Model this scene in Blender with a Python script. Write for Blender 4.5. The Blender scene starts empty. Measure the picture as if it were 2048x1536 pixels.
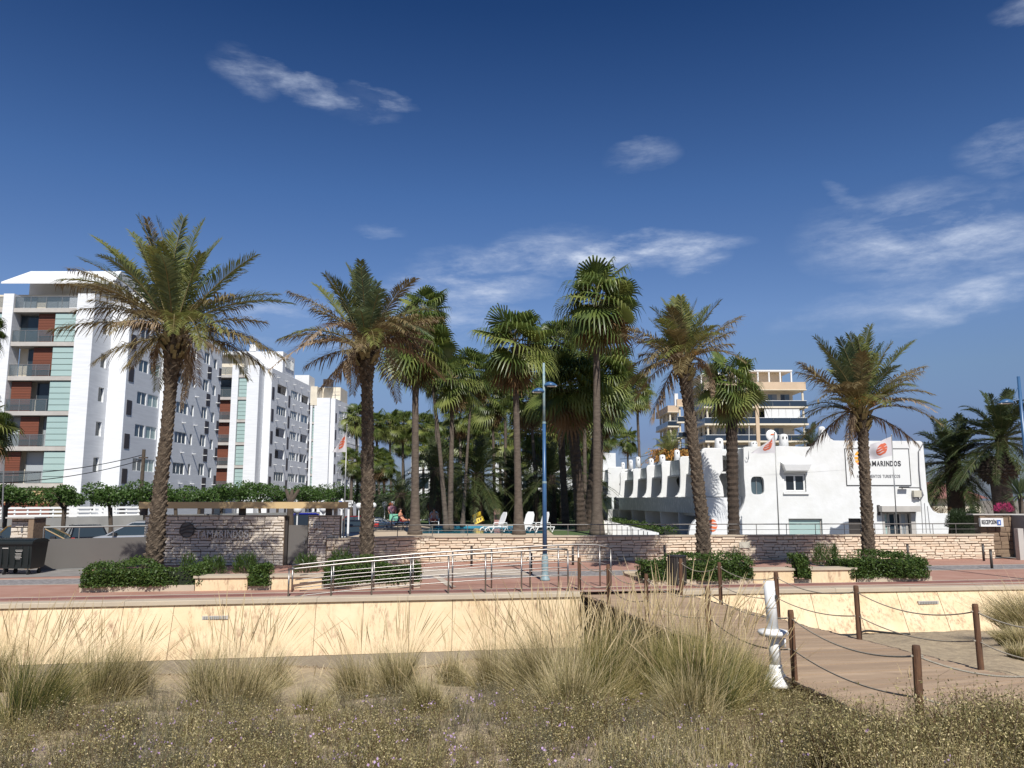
import bpy, bmesh, math, random
import numpy as np
from mathutils import Vector, Matrix
from mathutils.geometry import tessellate_polygon
random.seed(7)
RNG = np.random.default_rng(11)
S = bpy.context.scene
COL = S.collection
PI = math.pi
# ------------------------------------------------------------------ camera
EYE = 2.62; FPX = 1600.0; PITCH = math.radians(8.25)
cam = bpy.data.cameras.new('camera'); cam.sensor_width = 36.0; cam.lens = 36.0*FPX/2048.0
cam.clip_start = 0.1; cam.clip_end = 9000
camo = bpy.data.objects.new('camera', cam); COL.objects.link(camo)
camo.location = (0, 0, EYE); camo.rotation_euler = (PI/2+PITCH, 0, 0); S.camera = camo
# ------------------------------------------------------------------ exposure
S.view_settings.view_transform = 'Standard'; S.view_settings.look = 'None'
S.view_settings.exposure = 0.12; S.view_settings.gamma = 1.0
S.view_settings.use_curve_mapping = False
S.cycles.max_bounces = 6; S.cycles.transparent_max_bounces = 8
# ------------------------------------------------------------------ sun
SUN_EL = math.radians(47); SUN_AZ = math.radians(169.5)      # azimuth clockwise from +Y
sv = Vector((math.sin(SUN_AZ)*math.cos(SUN_EL), math.cos(SUN_AZ)*math.cos(SUN_EL), math.sin(SUN_EL)))
sl = bpy.data.lights.new('sun', 'SUN'); sl.energy = 5.0; sl.angle = math.radians(0.5); sl.color = (1, .97, .92)
slo = bpy.data.objects.new('sun', sl); COL.objects.link(slo)
slo.rotation_euler = (-sv).to_track_quat('-Z', 'Y').to_euler(); slo.location = (8, -40, 60)
# ------------------------------------------------------------------ pixel helpers
CA, SA = math.cos(PITCH), math.sin(PITCH)
def ray(px, py):
    u = (px-1024)/FPX; v = (768-py)/FPX
    return Vector((u, CA-v*SA, SA+v*CA))
def at(px, py, Y):
    d = ray(px, py); t = Y/d.y
    return Vector((d.x*t, Y, EYE+d.z*t))
def atz(px, py, z):
    d = ray(px, py); t = (z-EYE)/d.z
    return Vector((d.x*t, d.y*t, z))
# ------------------------------------------------------------------ sky
w = bpy.data.worlds.new('World'); S.world = w; w.use_nodes = True
nt = w.node_tree; nt.nodes.clear(); L = nt.links
def N(t, tree=None, **kw):
    n = (tree or nt).nodes.new(t)
    for k, v in kw.items(): setattr(n, k, v)
    return n
def mth(op, a, b=None, c=None, tree=None, clamp=False):
    tr = tree or nt
    n = tr.nodes.new('ShaderNodeMath'); n.operation = op; n.use_clamp = clamp
    for i, v in enumerate((a, b, c)):
        if v is None: continue
        if isinstance(v, (int, float)): n.inputs[i].default_value = v
        else: tr.links.new(v, n.inputs[i])
    return n.outputs[0]
sky = N('ShaderNodeTexSky'); sky.sky_type = 'NISHITA'; sky.sun_disc = False
sky.sun_elevation = SUN_EL; sky.sun_rotation = SUN_AZ
sky.altitude = 0; sky.air_density = 1.0; sky.dust_density = 0.6; sky.ozone_density = 2.2
SKY_STRENGTH = 0.072/.78
geo = N('ShaderNodeTexCoord')
dirv = geo.outputs['Generated']
noi = N('ShaderNodeTexNoise'); noi.inputs['Scale'].default_value = 5.5; noi.inputs['Detail'].default_value = 9
noi.inputs['Roughness'].default_value = .62; noi.inputs['Distortion'].default_value = .25
mp = N('ShaderNodeMapping'); mp.inputs['Scale'].default_value = (1.6, 1.6, 5.5); mp.inputs['Rotation'].default_value = (0, math.radians(9), 0)
L.new(dirv, mp.inputs[0]); L.new(mp.outputs[0], noi.inputs[0])
noi2 = N('ShaderNodeTexNoise'); noi2.inputs['Scale'].default_value = 7; noi2.inputs['Detail'].default_value = 6
noi2.inputs['Roughness'].default_value = .6
L.new(mp.outputs[0], noi2.inputs[0])
wx = mth('MULTIPLY', mth('SUBTRACT', noi2.outputs[0], .5), .22)
# cirrus patches: (direction px, py, half width px, half height px, tilt degrees, amount)
CL = [(490, 145, 62, 30, -22, .36), (620, 178, 155, 22, -12, .42), (760, 198, 70, 16, -12, .42), (1285, 312, 70, 28, 4, .22),
      (1000, 525, 220, 46, 10, .42), (1240, 508, 235, 30, 3, .72), (1400, 530, 60, 16, 6, .40), (930, 572, 180, 34, 4, .55),
      (620, 650, 170, 45, 0, .40), (900, 640, 160, 36, 0, .40), (1880, 475, 230, 78, -6, .42), (1960, 590, 230, 30, 14, .42),
      (1700, 400, 55, 12, -42, .20), (2020, 300, 80, 36, 0, .32), (2045, 22, 45, 20, 0, .22), (760, 465, 50, 14, 0, .18),
      (1780, 610, 200, 28, 6, .22)]
tot = None
for (px, py, hw, hh, tilt, amt) in CL:
    c = ray(px, py).normalized()
    e = Vector((c.y, -c.x, 0)).normalized(); n_ = c.cross(e) * -1
    if n_.z < 0: n_ = -n_
    a = math.radians(tilt); t1 = e*math.cos(a)+n_*math.sin(a); t2 = n_*math.cos(a)-e*math.sin(a)
    def dot(v):
        d = N('ShaderNodeVectorMath', operation='DOT_PRODUCT'); L.new(dirv, d.inputs[0]); d.inputs[1].default_value = v
        return d.outputs['Value']
    dc = mth('MAXIMUM', dot(c), 0.05)
    u = mth('DIVIDE', mth('DIVIDE', dot(t1), dc), hw/FPX*1.15); v = mth('DIVIDE', mth('ADD', mth('DIVIDE', dot(t2), dc), mth('MULTIPLY', wx, .22)), hh/FPX*1.3)
    r2 = mth('ADD', mth('MULTIPLY', u, u), mth('MULTIPLY', v, v))
    m = mth('MULTIPLY', mth('POWER', mth('SUBTRACT', 1.0, r2, clamp=True), 1.2), amt)
    m = mth('MULTIPLY', m, mth('GREATER_THAN', dot(c), 0.1))
    tot = m if tot is None else mth('MAXIMUM', tot, m)
st = N('ShaderNodeMapRange'); st.inputs['From Min'].default_value = .40; st.inputs['From Max'].default_value = .66
L.new(noi.outputs[0], st.inputs[0])
noi3 = N('ShaderNodeTexNoise'); noi3.inputs['Scale'].default_value = 21; noi3.inputs['Detail'].default_value = 7; noi3.inputs['Roughness'].default_value = .68
mp3 = N('ShaderNodeMapping'); mp3.inputs['Scale'].default_value = (1, 1, 3.2); mp3.inputs['Rotation'].default_value = (0, math.radians(16), 0)
L.new(dirv, mp3.inputs[0]); L.new(mp3.outputs[0], noi3.inputs[0])
st3 = N('ShaderNodeMapRange'); st3.inputs['From Min'].default_value = .34; st3.inputs['From Max'].default_value = .66; L.new(noi3.outputs[0], st3.inputs[0])
cl = mth('MULTIPLY', tot, mth('MULTIPLY', mth('ADD', mth('MULTIPLY', st.outputs[0], 1.5), .10), mth('ADD', mth('MULTIPLY', st3.outputs[0], .85), .38)), clamp=True)
hs = N('ShaderNodeHueSaturation'); hs.inputs['Saturation'].default_value = 1.12; hs.inputs['Hue'].default_value = .512; hs.inputs['Value'].default_value = 1.0
L.new(sky.outputs[0], hs.inputs['Color'])
# camera-like rendering of the sky colour by height above the horizon, the same all round
sx_ = N('ShaderNodeSeparateXYZ'); L.new(dirv, sx_.inputs[0])
rp = N('ShaderNodeValToRGB'); el = rp.color_ramp.elements
stops = [(0.0, (.44, .50, .78)), (.074, (.52, .56, .86)), (.148, (.87, .91, 1.0)), (.222, (1.05, 1.13, 1.24)), (.362, (.71, .96, 1.15)), (.553, (.27, .53, .76)), (1.0, (.27, .47, .66))]
for i, (q_, c_) in enumerate(stops):
    e_ = el[i] if i < 2 else el.new(q_)
    e_.position = q_; e_.color = (*[v*.78 for v in c_], 1)
L.new(sx_.outputs[2], rp.inputs[0])
tint = N('ShaderNodeMix', data_type='RGBA', blend_type='MULTIPLY'); tint.inputs[0].default_value = 1
L.new(hs.outputs[0], tint.inputs[6]); L.new(rp.outputs[0], tint.inputs[7])
mx = N('ShaderNodeMix', data_type='RGBA'); L.new(cl, mx.inputs[0]); L.new(tint.outputs[2], mx.inputs[6])
mx.inputs[7].default_value = (6.2, 7.0, 8.6, 1)
bg = N('ShaderNodeBackground'); bg.inputs[1].default_value = SKY_STRENGTH
L.new(mx.outputs[2], bg.inputs[0]); wo = N('ShaderNodeOutputWorld'); L.new(bg.outputs[0], wo.inputs[0])

# ------------------------------------------------------------------ materials
def mat(name, col, rough=.8, var=0.0, vscale=2.0, bump=0.0, bscale=20.0, metal=0.0, obj=0.0, island=0.0,
        col2=None, trans=0.0, spec=.5, stretch=(1, 1, 1), alpha=1.0, emit=None, detail=5, ramp=(.35, .65)):
    m = bpy.data.materials.new(name); m.use_nodes = True
    t = m.node_tree; b = t.nodes['Principled BSDF']; k = t.links
    b.inputs['Roughness'].default_value = rough; b.inputs['Metallic'].default_value = metal
    b.inputs['Specular IOR Level'].default_value = spec
    c = (*col, 1); out = None
    if col2 is None: col2 = tuple(x*.55 for x in col)
    tc = t.nodes.new('ShaderNodeTexCoord'); mp_ = t.nodes.new('ShaderNodeMapping'); mp_.inputs['Scale'].default_value = stretch
    k.new(tc.outputs['Object'], mp_.inputs[0])
    if obj: # move the pattern from one copy to the next
        oi = t.nodes.new('ShaderNodeObjectInfo'); cb = t.nodes.new('ShaderNodeCombineXYZ')
        for i in range(3): k.new(mth('MULTIPLY', oi.outputs['Random'], 37.0+i*11, tree=t), cb.inputs[i])
        k.new(cb.outputs[0], mp_.inputs['Location'])
    if var:
        n = t.nodes.new('ShaderNodeTexNoise'); n.inputs['Scale'].default_value = vscale; n.inputs['Detail'].default_value = detail
        n.inputs['Roughness'].default_value = .6
        k.new(mp_.outputs[0], n.inputs[0])
        mr = t.nodes.new('ShaderNodeMapRange'); mr.inputs['From Min'].default_value = ramp[0]; mr.inputs['From Max'].default_value = ramp[1]
        k.new(n.outputs[0], mr.inputs[0])
        x = t.nodes.new('ShaderNodeMix'); x.data_type = 'RGBA'; k.new(mth('MULTIPLY', mr.outputs[0], var, tree=t), x.inputs[0])
        x.inputs[6].default_value = c; x.inputs[7].default_value = (*col2, 1); out = x.outputs[2]
    rnd = None
    if obj:
        rnd = oi.outputs['Random']; amt = obj
    if island:
        g = t.nodes.new('ShaderNodeNewGeometry'); rnd = g.outputs['Random Per Island']; amt = island
    if rnd is not None:
        x = t.nodes.new('ShaderNodeMix'); x.data_type = 'RGBA'
        k.new(mth('MULTIPLY', rnd, amt, tree=t), x.inputs[0])
        if out: k.new(out, x.inputs[6])
        else: x.inputs[6].default_value = c
        x.inputs[7].default_value = (*col2, 1); out = x.outputs[2]
    if out: k.new(out, b.inputs['Base Color'])
    else: b.inputs['Base Color'].default_value = c
    if bump:
        n = t.nodes.new('ShaderNodeTexNoise'); n.inputs['Scale'].default_value = bscale; n.inputs['Detail'].default_value = 4
        k.new(mp_.outputs[0], n.inputs[0])
        bp = t.nodes.new('ShaderNodeBump'); bp.inputs['Strength'].default_value = bump; bp.inputs['Distance'].default_value = .02
        k.new(n.outputs[0], bp.inputs['Height']); k.new(bp.outputs[0], b.inputs['Normal'])
    if alpha < 1: b.inputs['Alpha'].default_value = alpha
    if trans:
        tl = t.nodes.new('ShaderNodeBsdfTranslucent'); ms = t.nodes.new('ShaderNodeMixShader'); ms.inputs[0].default_value = trans
        if out: k.new(out, tl.inputs[0])
        else: tl.inputs[0].default_value = c
        k.new(b.outputs[0], ms.inputs[1]); k.new(tl.outputs[0], ms.inputs[2])
        k.new(ms.outputs[0], t.nodes['Material Output'].inputs[0])
    return m
M = {}
M['white'] = mat('white_render', (.74, .74, .73), .85, var=.7, vscale=.8, col2=(.64, .64, .62), bump=.25, bscale=9)
M['stucco'] = mat('rough_white_stucco', (.72, .72, .71), .9, var=.8, vscale=1.0, col2=(.63, .63, .60), bump=.9, bscale=2.6)
M['shadestucco'] = mat('rough_white_stucco_shade_tint', (.60, .64, .63), .9, var=.9, vscale=4.5, col2=(.80, .82, .81), bump=1.0, bscale=6, stretch=(1, 1, .6), ramp=(.5, .62))  # white stucco, its shade grey and grazing light speckle put into the colour
M['brickwhite'] = mat('white_painted_brick', (.76, .77, .78), .85, var=.8, vscale=1.2, col2=(.66, .67, .68), bump=.3, bscale=5, stretch=(.4, .4, 4))
M['brickgrey'] = mat('pale_grey_painted_brick', (.76, .77, .78), .85, var=.7, vscale=1.1, col2=(.66, .67, .68), bump=.3, bscale=5, stretch=(.4, .4, 4))
M['cream'] = mat('cream_render', (.74, .66, .52), .85, var=.3, vscale=1)
M['slab'] = mat('grey_beige_slab', (.48, .45, .41), .8, var=.3, vscale=1.5)
M['beige'] = mat('beige_render', (.60, .45, .31), .85, var=.3, vscale=.6)
M['beigelight'] = mat('pale_beige_render', (.72, .64, .50), .85, var=.2, vscale=.6)
M['darkglass'] = mat('dark_window_glass', (.02, .026, .034), .1, spec=.5, obj=.5, col2=(.05, .08, .1))
M['glass'] = mat('blue_window_glass', (.055, .085, .105), .06, spec=.9, obj=.8, col2=(.12, .16, .18))
M['curtain'] = mat('pale_window_blind', (.42, .45, .46), .5, obj=.8, col2=(.12, .14, .16))
M['frost'] = mat('frosted_mint_glass', (.37, .49, .46), .25, var=.3, vscale=.5, col2=(.30, .43, .42), spec=.6)
M['frostbar'] = mat('glass_louvre_bar', (.12, .17, .17), .4)
M['railglass'] = mat('balcony_glass', (.10, .13, .14), .08, alpha=.42, spec=.9)
M['bluerail'] = mat('dark_blue_balcony_glass', (.022, .035, .055), .12, spec=.7)
M['bluerail2'] = mat('blue_grey_balcony_glass', (.11, .16, .21), .2, spec=.6)
M['shutter'] = mat('red_brown_shutter', (.20, .062, .032), .6, obj=.4, col2=(.11, .04, .025))
M['metal'] = mat('grey_metal', (.30, .30, .29), .4, metal=.6)
M['letter'] = mat('brushed_letter_metal', (.50, .47, .43), .5, metal=.2)
M['steel'] = mat('stainless_steel', (.30, .28, .26), .38, metal=1.0)
M['darkmetal'] = mat('dark_brown_metal', (.045, .038, .033), .5, var=.3, vscale=4)
M['darkpanel'] = mat('dark_brown_panel', (.045, .035, .035), .5)
M['gatemetal'] = mat('grey_painted_gate', (.135, .125, .112), .45, var=.5, vscale=.6, col2=(.11, .10, .092))
M['bluepaint'] = mat('blue_lamp_paint', (.035, .095, .21), .35, var=.4, vscale=3, col2=(.07, .16, .28))
M['teal'] = mat('worn_teal_paint', (.16, .27, .31), .5, var=.7, vscale=9, col2=(.34, .40, .38))
M['plastic'] = mat('white_plastic', (.78, .78, .76), .35)
M['globe'] = mat('white_globe', (.74, .74, .73), .3)
M['sand'] = mat('beach_sand', (.42, .33, .21), .95, var=.9, vscale=6, col2=(.27, .205, .135), bump=1.0, bscale=16, detail=8)
M['ground'] = mat('dusty_ground', (.26, .22, .17), .95, var=.6, vscale=.2)
M['redpave'] = mat('red_paving', (.34, .175, .125), .85, var=.7, vscale=.9, col2=(.43, .26, .20), bump=.15, bscale=12)
M['redpath'] = mat('dark_red_cycle_path', (.20, .08, .062), .85, var=.6, vscale=1.2, col2=(.34, .17, .15))
M['palepave'] = mat('pale_paving', (.52, .44, .35), .85, var=.5, vscale=1.5)
M['cobble'] = mat('grey_cobbles', (.17, .155, .15), .85, var=.9, vscale=7, col2=(.30, .28, .27), bump=.8, bscale=8, ramp=(.42, .58))
M['driveway'] = mat('grey_driveway', (.27, .25, .23), .85, var=.6, vscale=2)
M['asphalt'] = mat('car_park_asphalt', (.09, .09, .09), .9, var=.4, vscale=2)
M['concrete'] = mat('grey_concrete', (.27, .265, .25), .85, var=.7, vscale=.9, col2=(.19, .185, .175))
M['plinth'] = mat('dusty_concrete', (.30, .25, .185), .95, var=.7, vscale=1.6, col2=(.22, .18, .13), bump=.4, bscale=10)
M['cap'] = mat('limestone_cap', (.50, .42, .31), .8, var=.7, vscale=2.2, col2=(.40, .33, .25), obj=.25, stretch=(.5, 1, 1))
M['deck'] = mat('pool_deck_stone', (.56, .44, .31), .85, var=.4, vscale=1)
M['lawn'] = mat('lawn', (.055, .10, .025), .95, var=.7, vscale=1.5, col2=(.10, .13, .04), bump=.8, bscale=40)
M['water'] = mat('pool_water', (.02, .20, .30), .06, var=.6, vscale=2.2, col2=(.035, .30, .40), bump=.25, bscale=4, spec=.6)
M['tile'] = mat('pool_tile', (.04, .22, .32), .2, var=.8, vscale=6, col2=(.08, .34, .44))
M['ochre'] = mat('ochre_painted_beam', (.55, .40, .20), .7, var=.4, vscale=1.5, col2=(.48, .34, .17))
M['stone'] = mat('warm_limestone', (.66, .49, .34), .9, var=.7, vscale=5, col2=(.72, .62, .48), obj=.9, bump=.6, bscale=14)
M['stonegate'] = mat('pale_limestone', (.62, .52, .40), .9, var=.6, vscale=6, col2=(.66, .60, .52), obj=.7, bump=.6, bscale=14)
M['stonestuff'] = mat('warm_limestone_joined', (.66, .49, .34), .9, var=.7, vscale=5, col2=(.72, .62, .48), island=.9, bump=.6, bscale=14)
M['stonegate2'] = mat('pale_limestone_joined', (.62, .52, .40), .9, var=.6, vscale=6, col2=(.66, .60, .52), island=.7, bump=.6, bscale=14)
M['brownstone'] = mat('brown_stone', (.27, .19, .12), .9, var=.7, vscale=5, col2=(.19, .13, .09), obj=.7, bump=.6, bscale=14)
M['mortar'] = mat('mortar', (.17, .125, .085), .95, bump=.4)
M['post'] = mat('weathered_timber_post', (.16, .078, .038), .8, var=.9, vscale=6, col2=(.08, .04, .022), stretch=(3, 3, .5), bump=.5, bscale=20, obj=.3)
M['rope'] = mat('rope', (.36, .32, .25), .9, bump=.6, bscale=90, var=.5, vscale=30)
M['plank'] = mat('boardwalk_plank', (.47, .34, .225), .85, var=.7, vscale=1.1, col2=(.29, .20, .13), stretch=(.5, 4, 1), obj=.9, bump=.25, bscale=30)
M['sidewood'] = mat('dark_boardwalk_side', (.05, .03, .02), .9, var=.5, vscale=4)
def panelmat():
    m = mat('yellow_limestone_panel', (.64, .475, .275), .8, var=.8, vscale=1.5, col2=(.76, .61, .40), obj=.35, bump=.12, bscale=25)
    t = m.node_tree; k = t.links; b = t.nodes['Principled BSDF']
    src = b.inputs['Base Color'].links[0].from_socket
    tc = t.nodes.new('ShaderNodeTexCoord'); mp2 = t.nodes.new('ShaderNodeMapping'); mp2.inputs['Scale'].default_value = (4.2, 4.2, 1.1)
    k.new(tc.outputs['Object'], mp2.inputs[0])
    oi = t.nodes.new('ShaderNodeObjectInfo'); cb = t.nodes.new('ShaderNodeCombineXYZ')
    for i in range(3): k.new(mth('MULTIPLY', oi.outputs['Random'], 91.0+i*7, tree=t), cb.inputs[i])
    k.new(cb.outputs[0], mp2.inputs['Location'])
    n1 = t.nodes.new('ShaderNodeTexNoise'); n1.inputs['Scale'].default_value = 2.2; n1.inputs['Detail'].default_value = 8; n1.inputs['Roughness'].default_value = .75
    k.new(mp2.outputs[0], n1.inputs[0])
    n2 = t.nodes.new('ShaderNodeTexNoise'); n2.inputs['Scale'].default_value = .9; n2.inputs['Detail'].default_value = 3
    k.new(tc.outputs['Object'], n2.inputs[0])
    a = t.nodes.new('ShaderNodeMapRange'); a.inputs['From Min'].default_value = .49; a.inputs['From Max'].default_value = .66; k.new(n1.outputs[0], a.inputs[0])
    c2 = t.nodes.new('ShaderNodeMapRange'); c2.inputs['From Min'].default_value = .38; c2.inputs['From Max'].default_value = .58; k.new(n2.outputs[0], c2.inputs[0])
    f = mth('MULTIPLY', mth('MULTIPLY', a.outputs[0], c2.outputs[0], tree=t), 1.0, tree=t)
    x = t.nodes.new('ShaderNodeMix'); x.data_type = 'RGBA'; k.new(f, x.inputs[0]); k.new(src, x.inputs[6]); x.inputs[7].default_value = (.30, .175, .105, 1)
    k.new(x.outputs[2], b.inputs['Base Color'])
    return m
M['panel'] = panelmat()
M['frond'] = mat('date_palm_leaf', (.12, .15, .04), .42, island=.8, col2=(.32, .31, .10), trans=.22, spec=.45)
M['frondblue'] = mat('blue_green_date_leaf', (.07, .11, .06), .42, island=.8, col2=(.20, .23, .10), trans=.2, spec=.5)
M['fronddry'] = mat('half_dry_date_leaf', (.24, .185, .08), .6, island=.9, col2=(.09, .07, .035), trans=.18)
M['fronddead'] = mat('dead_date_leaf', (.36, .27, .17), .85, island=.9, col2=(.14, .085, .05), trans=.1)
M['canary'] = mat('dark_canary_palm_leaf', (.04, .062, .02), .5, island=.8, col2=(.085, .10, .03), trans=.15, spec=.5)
M['rachis'] = mat('palm_leaf_stalk', (.21, .17, .075), .6)
M['fan'] = mat('fan_palm_leaf', (.055, .09, .022), .4, island=.8, col2=(.22, .26, .06), trans=.26, obj=0, spec=.5)
M['fanlight'] = mat('yellow_green_fan_leaf', (.19, .225, .055), .42, island=.6, col2=(.30, .30, .10), trans=.3, spec=.5)
M['fandry'] = mat('dry_fan_leaf', (.20, .115, .045), .8, island=.8, col2=(.10, .055, .025), trans=.12)
M['bark'] = mat('date_palm_bark', (.135, .10, .068), .95, var=.95, vscale=7, col2=(.042, .03, .02), bump=.8, bscale=25)
M['fanbark'] = mat('fan_palm_bark', (.135, .105, .08), .95, var=.9, vscale=3.5, col2=(.07, .052, .04), bump=.6, bscale=18, stretch=(1, 1, 3))
M['fanbarkdark'] = mat('dark_fan_palm_bark', (.075, .052, .036), .95, var=.9, vscale=5, col2=(.035, .025, .018), bump=.9, bscale=18)
M['rachisdark'] = mat('dark_palm_leaf_stalk', (.10, .095, .035), .6)  # darker stalk tone for the shared canary palm fronds
M['fruit'] = mat('orange_date_fruit', (.42, .19, .03), .7, island=.6, col2=(.25, .12, .03))
M['treebark'] = mat('grey_brown_tree_bark', (.10, .075, .055), .95, var=.7, vscale=6, bump=.8)
M['leaf'] = mat('mulberry_leaf', (.055, .115, .022), .5, island=.85, col2=(.10, .16, .035), trans=.3)
M['hedge'] = mat('hedge_leaf', (.028, .062, .012), .5, island=.85, col2=(.10, .145, .03), trans=.18, spec=.3)
M['oleander'] = mat('oleander_leaf', (.04, .085, .018), .4, island=.85, col2=(.09, .13, .03), trans=.2)
M['shrubdark'] = mat('dark_shrub_leaf', (.022, .045, .012), .5, island=.8, col2=(.05, .075, .022), trans=.12)
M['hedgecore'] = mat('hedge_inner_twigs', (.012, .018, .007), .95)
M['pink'] = mat('pink_flower', (.45, .02, .12), .6, island=.5, col2=(.6, .05, .2))
M['thatch'] = mat('dry_sand_litter', (.30, .22, .14), .95, island=.9, col2=(.14, .095, .06))
M['lilac'] = mat('lilac_flower', (.48, .30, .52), .6, island=.6, col2=(.62, .48, .66), trans=.2)
M['skin'] = mat('skin', (.52, .24, .15), .55)
M['ring'] = mat('faded_orange_life_ring', (.55, .20, .12), .6)
M['red'] = mat('red_cloth', (.50, .03, .02), .6)
M['orange'] = mat('orange_print', (.72, .16, .05), .7)
M['amber'] = mat('amber_print', (.80, .36, .04), .7)
M['black'] = mat('black_paint', (.02, .02, .022), .5)
M['rubber'] = mat('black_rubber', (.02, .02, .02), .8)
M['ink'] = mat('dark_grey_lettering', (.035, .035, .04), .6)
M['inklight'] = mat('grey_lettering', (.16, .16, .17), .6)
M['yellow'] = mat('yellow_plastic', (.70, .50, .04), .5)
M['pinkpaint'] = mat('pink_paint', (.68, .40, .38), .7)
M['flagcloth'] = mat('white_flag_cloth', (.66, .63, .64), .8, trans=.25)
M['flagred'] = mat('red_orange_flag_print', (.62, .14, .07), .8, trans=.2)
M['binplastic'] = mat('black_green_bin_plastic', (.012, .016, .016), .38)
M['signwhite'] = mat('white_sign_board', (.70, .70, .68), .6)
M['signblue'] = mat('blue_sign_patch', (.04, .12, .40), .5)
M['brownsign'] = mat('cream_box', (.50, .47, .38), .6)
M['floral'] = mat('patterned_shirt', (.55, .25, .25), .8, var=1, vscale=14, col2=(.12, .08, .16))
M['mint'] = mat('mint_towel', (.20, .52, .36), .9)
M['hair'] = mat('hair', (.05, .035, .03), .8)
M['far'] = mat('distant_hill', (.10, .125, .15), 1.0)

# ------------------------------------------------------------------ mesh helpers
class MB:
    def __init__(s): s.v = []; s.f = []
    def box(s, x0, x1, y0, y1, z0, z1):
        b = len(s.v)
        s.v += [(x0,y0,z0),(x1,y0,z0),(x1,y1,z0),(x0,y1,z0),(x0,y0,z1),(x1,y0,z1),(x1,y1,z1),(x0,y1,z1)]
        s.f += [tuple(b+i for i in q) for q in ((3,2,1,0),(4,5,6,7),(0,1,5,4),(1,2,6,5),(2,3,7,6),(3,0,4,7))]
        return s
    def obox(s, o, ex, ey, ez):       # corner + three edge vectors
        o, ex, ey, ez = map(Vector, (o, ex, ey, ez)); b = len(s.v)
        s.v += [tuple(p) for p in (o, o+ex, o+ex+ey, o+ey, o+ez, o+ex+ez, o+ex+ey+ez, o+ey+ez)]
        s.f += [tuple(b+i for i in q) for q in ((3,2,1,0),(4,5,6,7),(0,1,5,4),(1,2,6,5),(2,3,7,6),(3,0,4,7))]
        return s
    def quad(s, *p):
        b = len(s.v); s.v += [tuple(q) for q in p]; s.f.append(tuple(range(b, b+len(p)))); return s
    def tube(s, pts, r, n=8, cap=True, mod=None):
        pts = [Vector(p) for p in pts]; b0 = len(s.v); up = Vector((.13, .37, .9)).normalized()
        for i, p in enumerate(pts):
            t = (pts[min(i+1, len(pts)-1)]-pts[max(i-1, 0)]).normalized()
            a = t.cross(Vector((0, 1, 0)) if abs(t.y) < .9 else Vector((1, 0, 0))).normalized(); c = t.cross(a)
            ri = r[i] if isinstance(r, (list, tuple)) else r
            for j in range(n):
                g = 2*PI*j/n; q = ri*(mod(i, j) if mod else 1)
                s.v.append(tuple(p+a*math.cos(g)*q+c*math.sin(g)*q))
        for i in range(len(pts)-1):
            for j in range(n):
                j2 = (j+1) % n; a = b0+i*n
                s.f.append((a+j, a+j2, a+n+j2, a+n+j))
        if cap:
            s.f.append(tuple(b0+j for j in reversed(range(n)))); a = b0+(len(pts)-1)*n; s.f.append(tuple(a+j for j in range(n)))
        return s
    def lathe(s, c, prof, n=16):      # prof: (r, z)
        b0 = len(s.v); c = Vector(c)
        for (r, z) in prof:
            for j in range(n):
                g = 2*PI*j/n; s.v.append((c.x+r*math.cos(g), c.y+r*math.sin(g), c.z+z))
        for i in range(len(prof)-1):
            for j in range(n):
                j2 = (j+1) % n; a = b0+i*n; s.f.append((a+j, a+j2, a+n+j2, a+n+j))
        s.f.append(tuple(b0+j for j in reversed(range(n)))); a = b0+(len(prof)-1)*n; s.f.append(tuple(a+j for j in range(n)))
        return s
    def sphere(s, c, r, n=12, sc=(1, 1, 1)):
        c = Vector(c); pr = []
        b0 = len(s.v); R = n//2
        for i in range(1, R):
            th = PI*i/R
            for j in range(n):
                g = 2*PI*j/n
                s.v.append((c.x+sc[0]*r*math.sin(th)*math.cos(g), c.y+sc[1]*r*math.sin(th)*math.sin(g), c.z-sc[2]*r*math.cos(th)))
        for i in range(R-2):
            for j in range(n):
                j2 = (j+1) % n; a = b0+i*n; s.f.append((a+j, a+j2, a+n+j2, a+n+j))
        s.f.append(tuple(b0+j for j in reversed(range(n)))); a = b0+(R-2)*n; s.f.append(tuple(a+j for j in range(n)))
        return s
    def plate(s, outer, holes, org, ud, nd, th):   # outline in (u,z) with holes, extruded th along -nd
        org, ud, nd = Vector(org), Vector(ud), Vector(nd)
        loops = [outer]+holes; flat = [p for l in loops for p in l]
        P = lambda q, d: tuple(org+ud*q[0]+Vector((0, 0, q[1]))-nd*d)
        b = len(s.v); n = len(flat)
        s.v += [P(q, 0) for q in flat]; s.v += [P(q, th) for q in flat]
        for t in tessellate_polygon([[Vector((q[0], q[1], 0)) for q in l] for l in loops]):
            s.f.append(tuple(b+i for i in t)); s.f.append(tuple(b+n+i for i in reversed(t)))
        k = 0
        for l in loops:
            for i in range(len(l)):
                a, c = b+k+i, b+k+(i+1) % len(l); s.f.append((a, c, c+n, a+n))
            k += len(l)
        return s
    def build(s, name, m, parent=None, smooth=False, recalc=True):
        me = bpy.data.meshes.new(name); me.from_pydata(s.v, [], s.f); me.materials.append(m)
        if recalc:
            bm = bmesh.new(); bm.from_mesh(me); bmesh.ops.recalc_face_normals(bm, faces=bm.faces); bm.to_mesh(me); bm.free()
        if smooth: me.polygons.foreach_set('use_smooth', [True]*len(me.polygons))
        me.update()
        return link(name, me, parent)
def link(name, me, parent=None, mw=None):
    o = bpy.data.objects.new(name, me); COL.objects.link(o)
    if parent: o.parent = parent
    if mw is not None: o.matrix_local = mw
    return o
def tag(o, label=None, cat=None, group=None, kind=None):
    if label: o['label'] = label
    if cat: o['category'] = cat
    if group: o['group'] = group
    if kind: o['kind'] = kind
    return o
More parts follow.
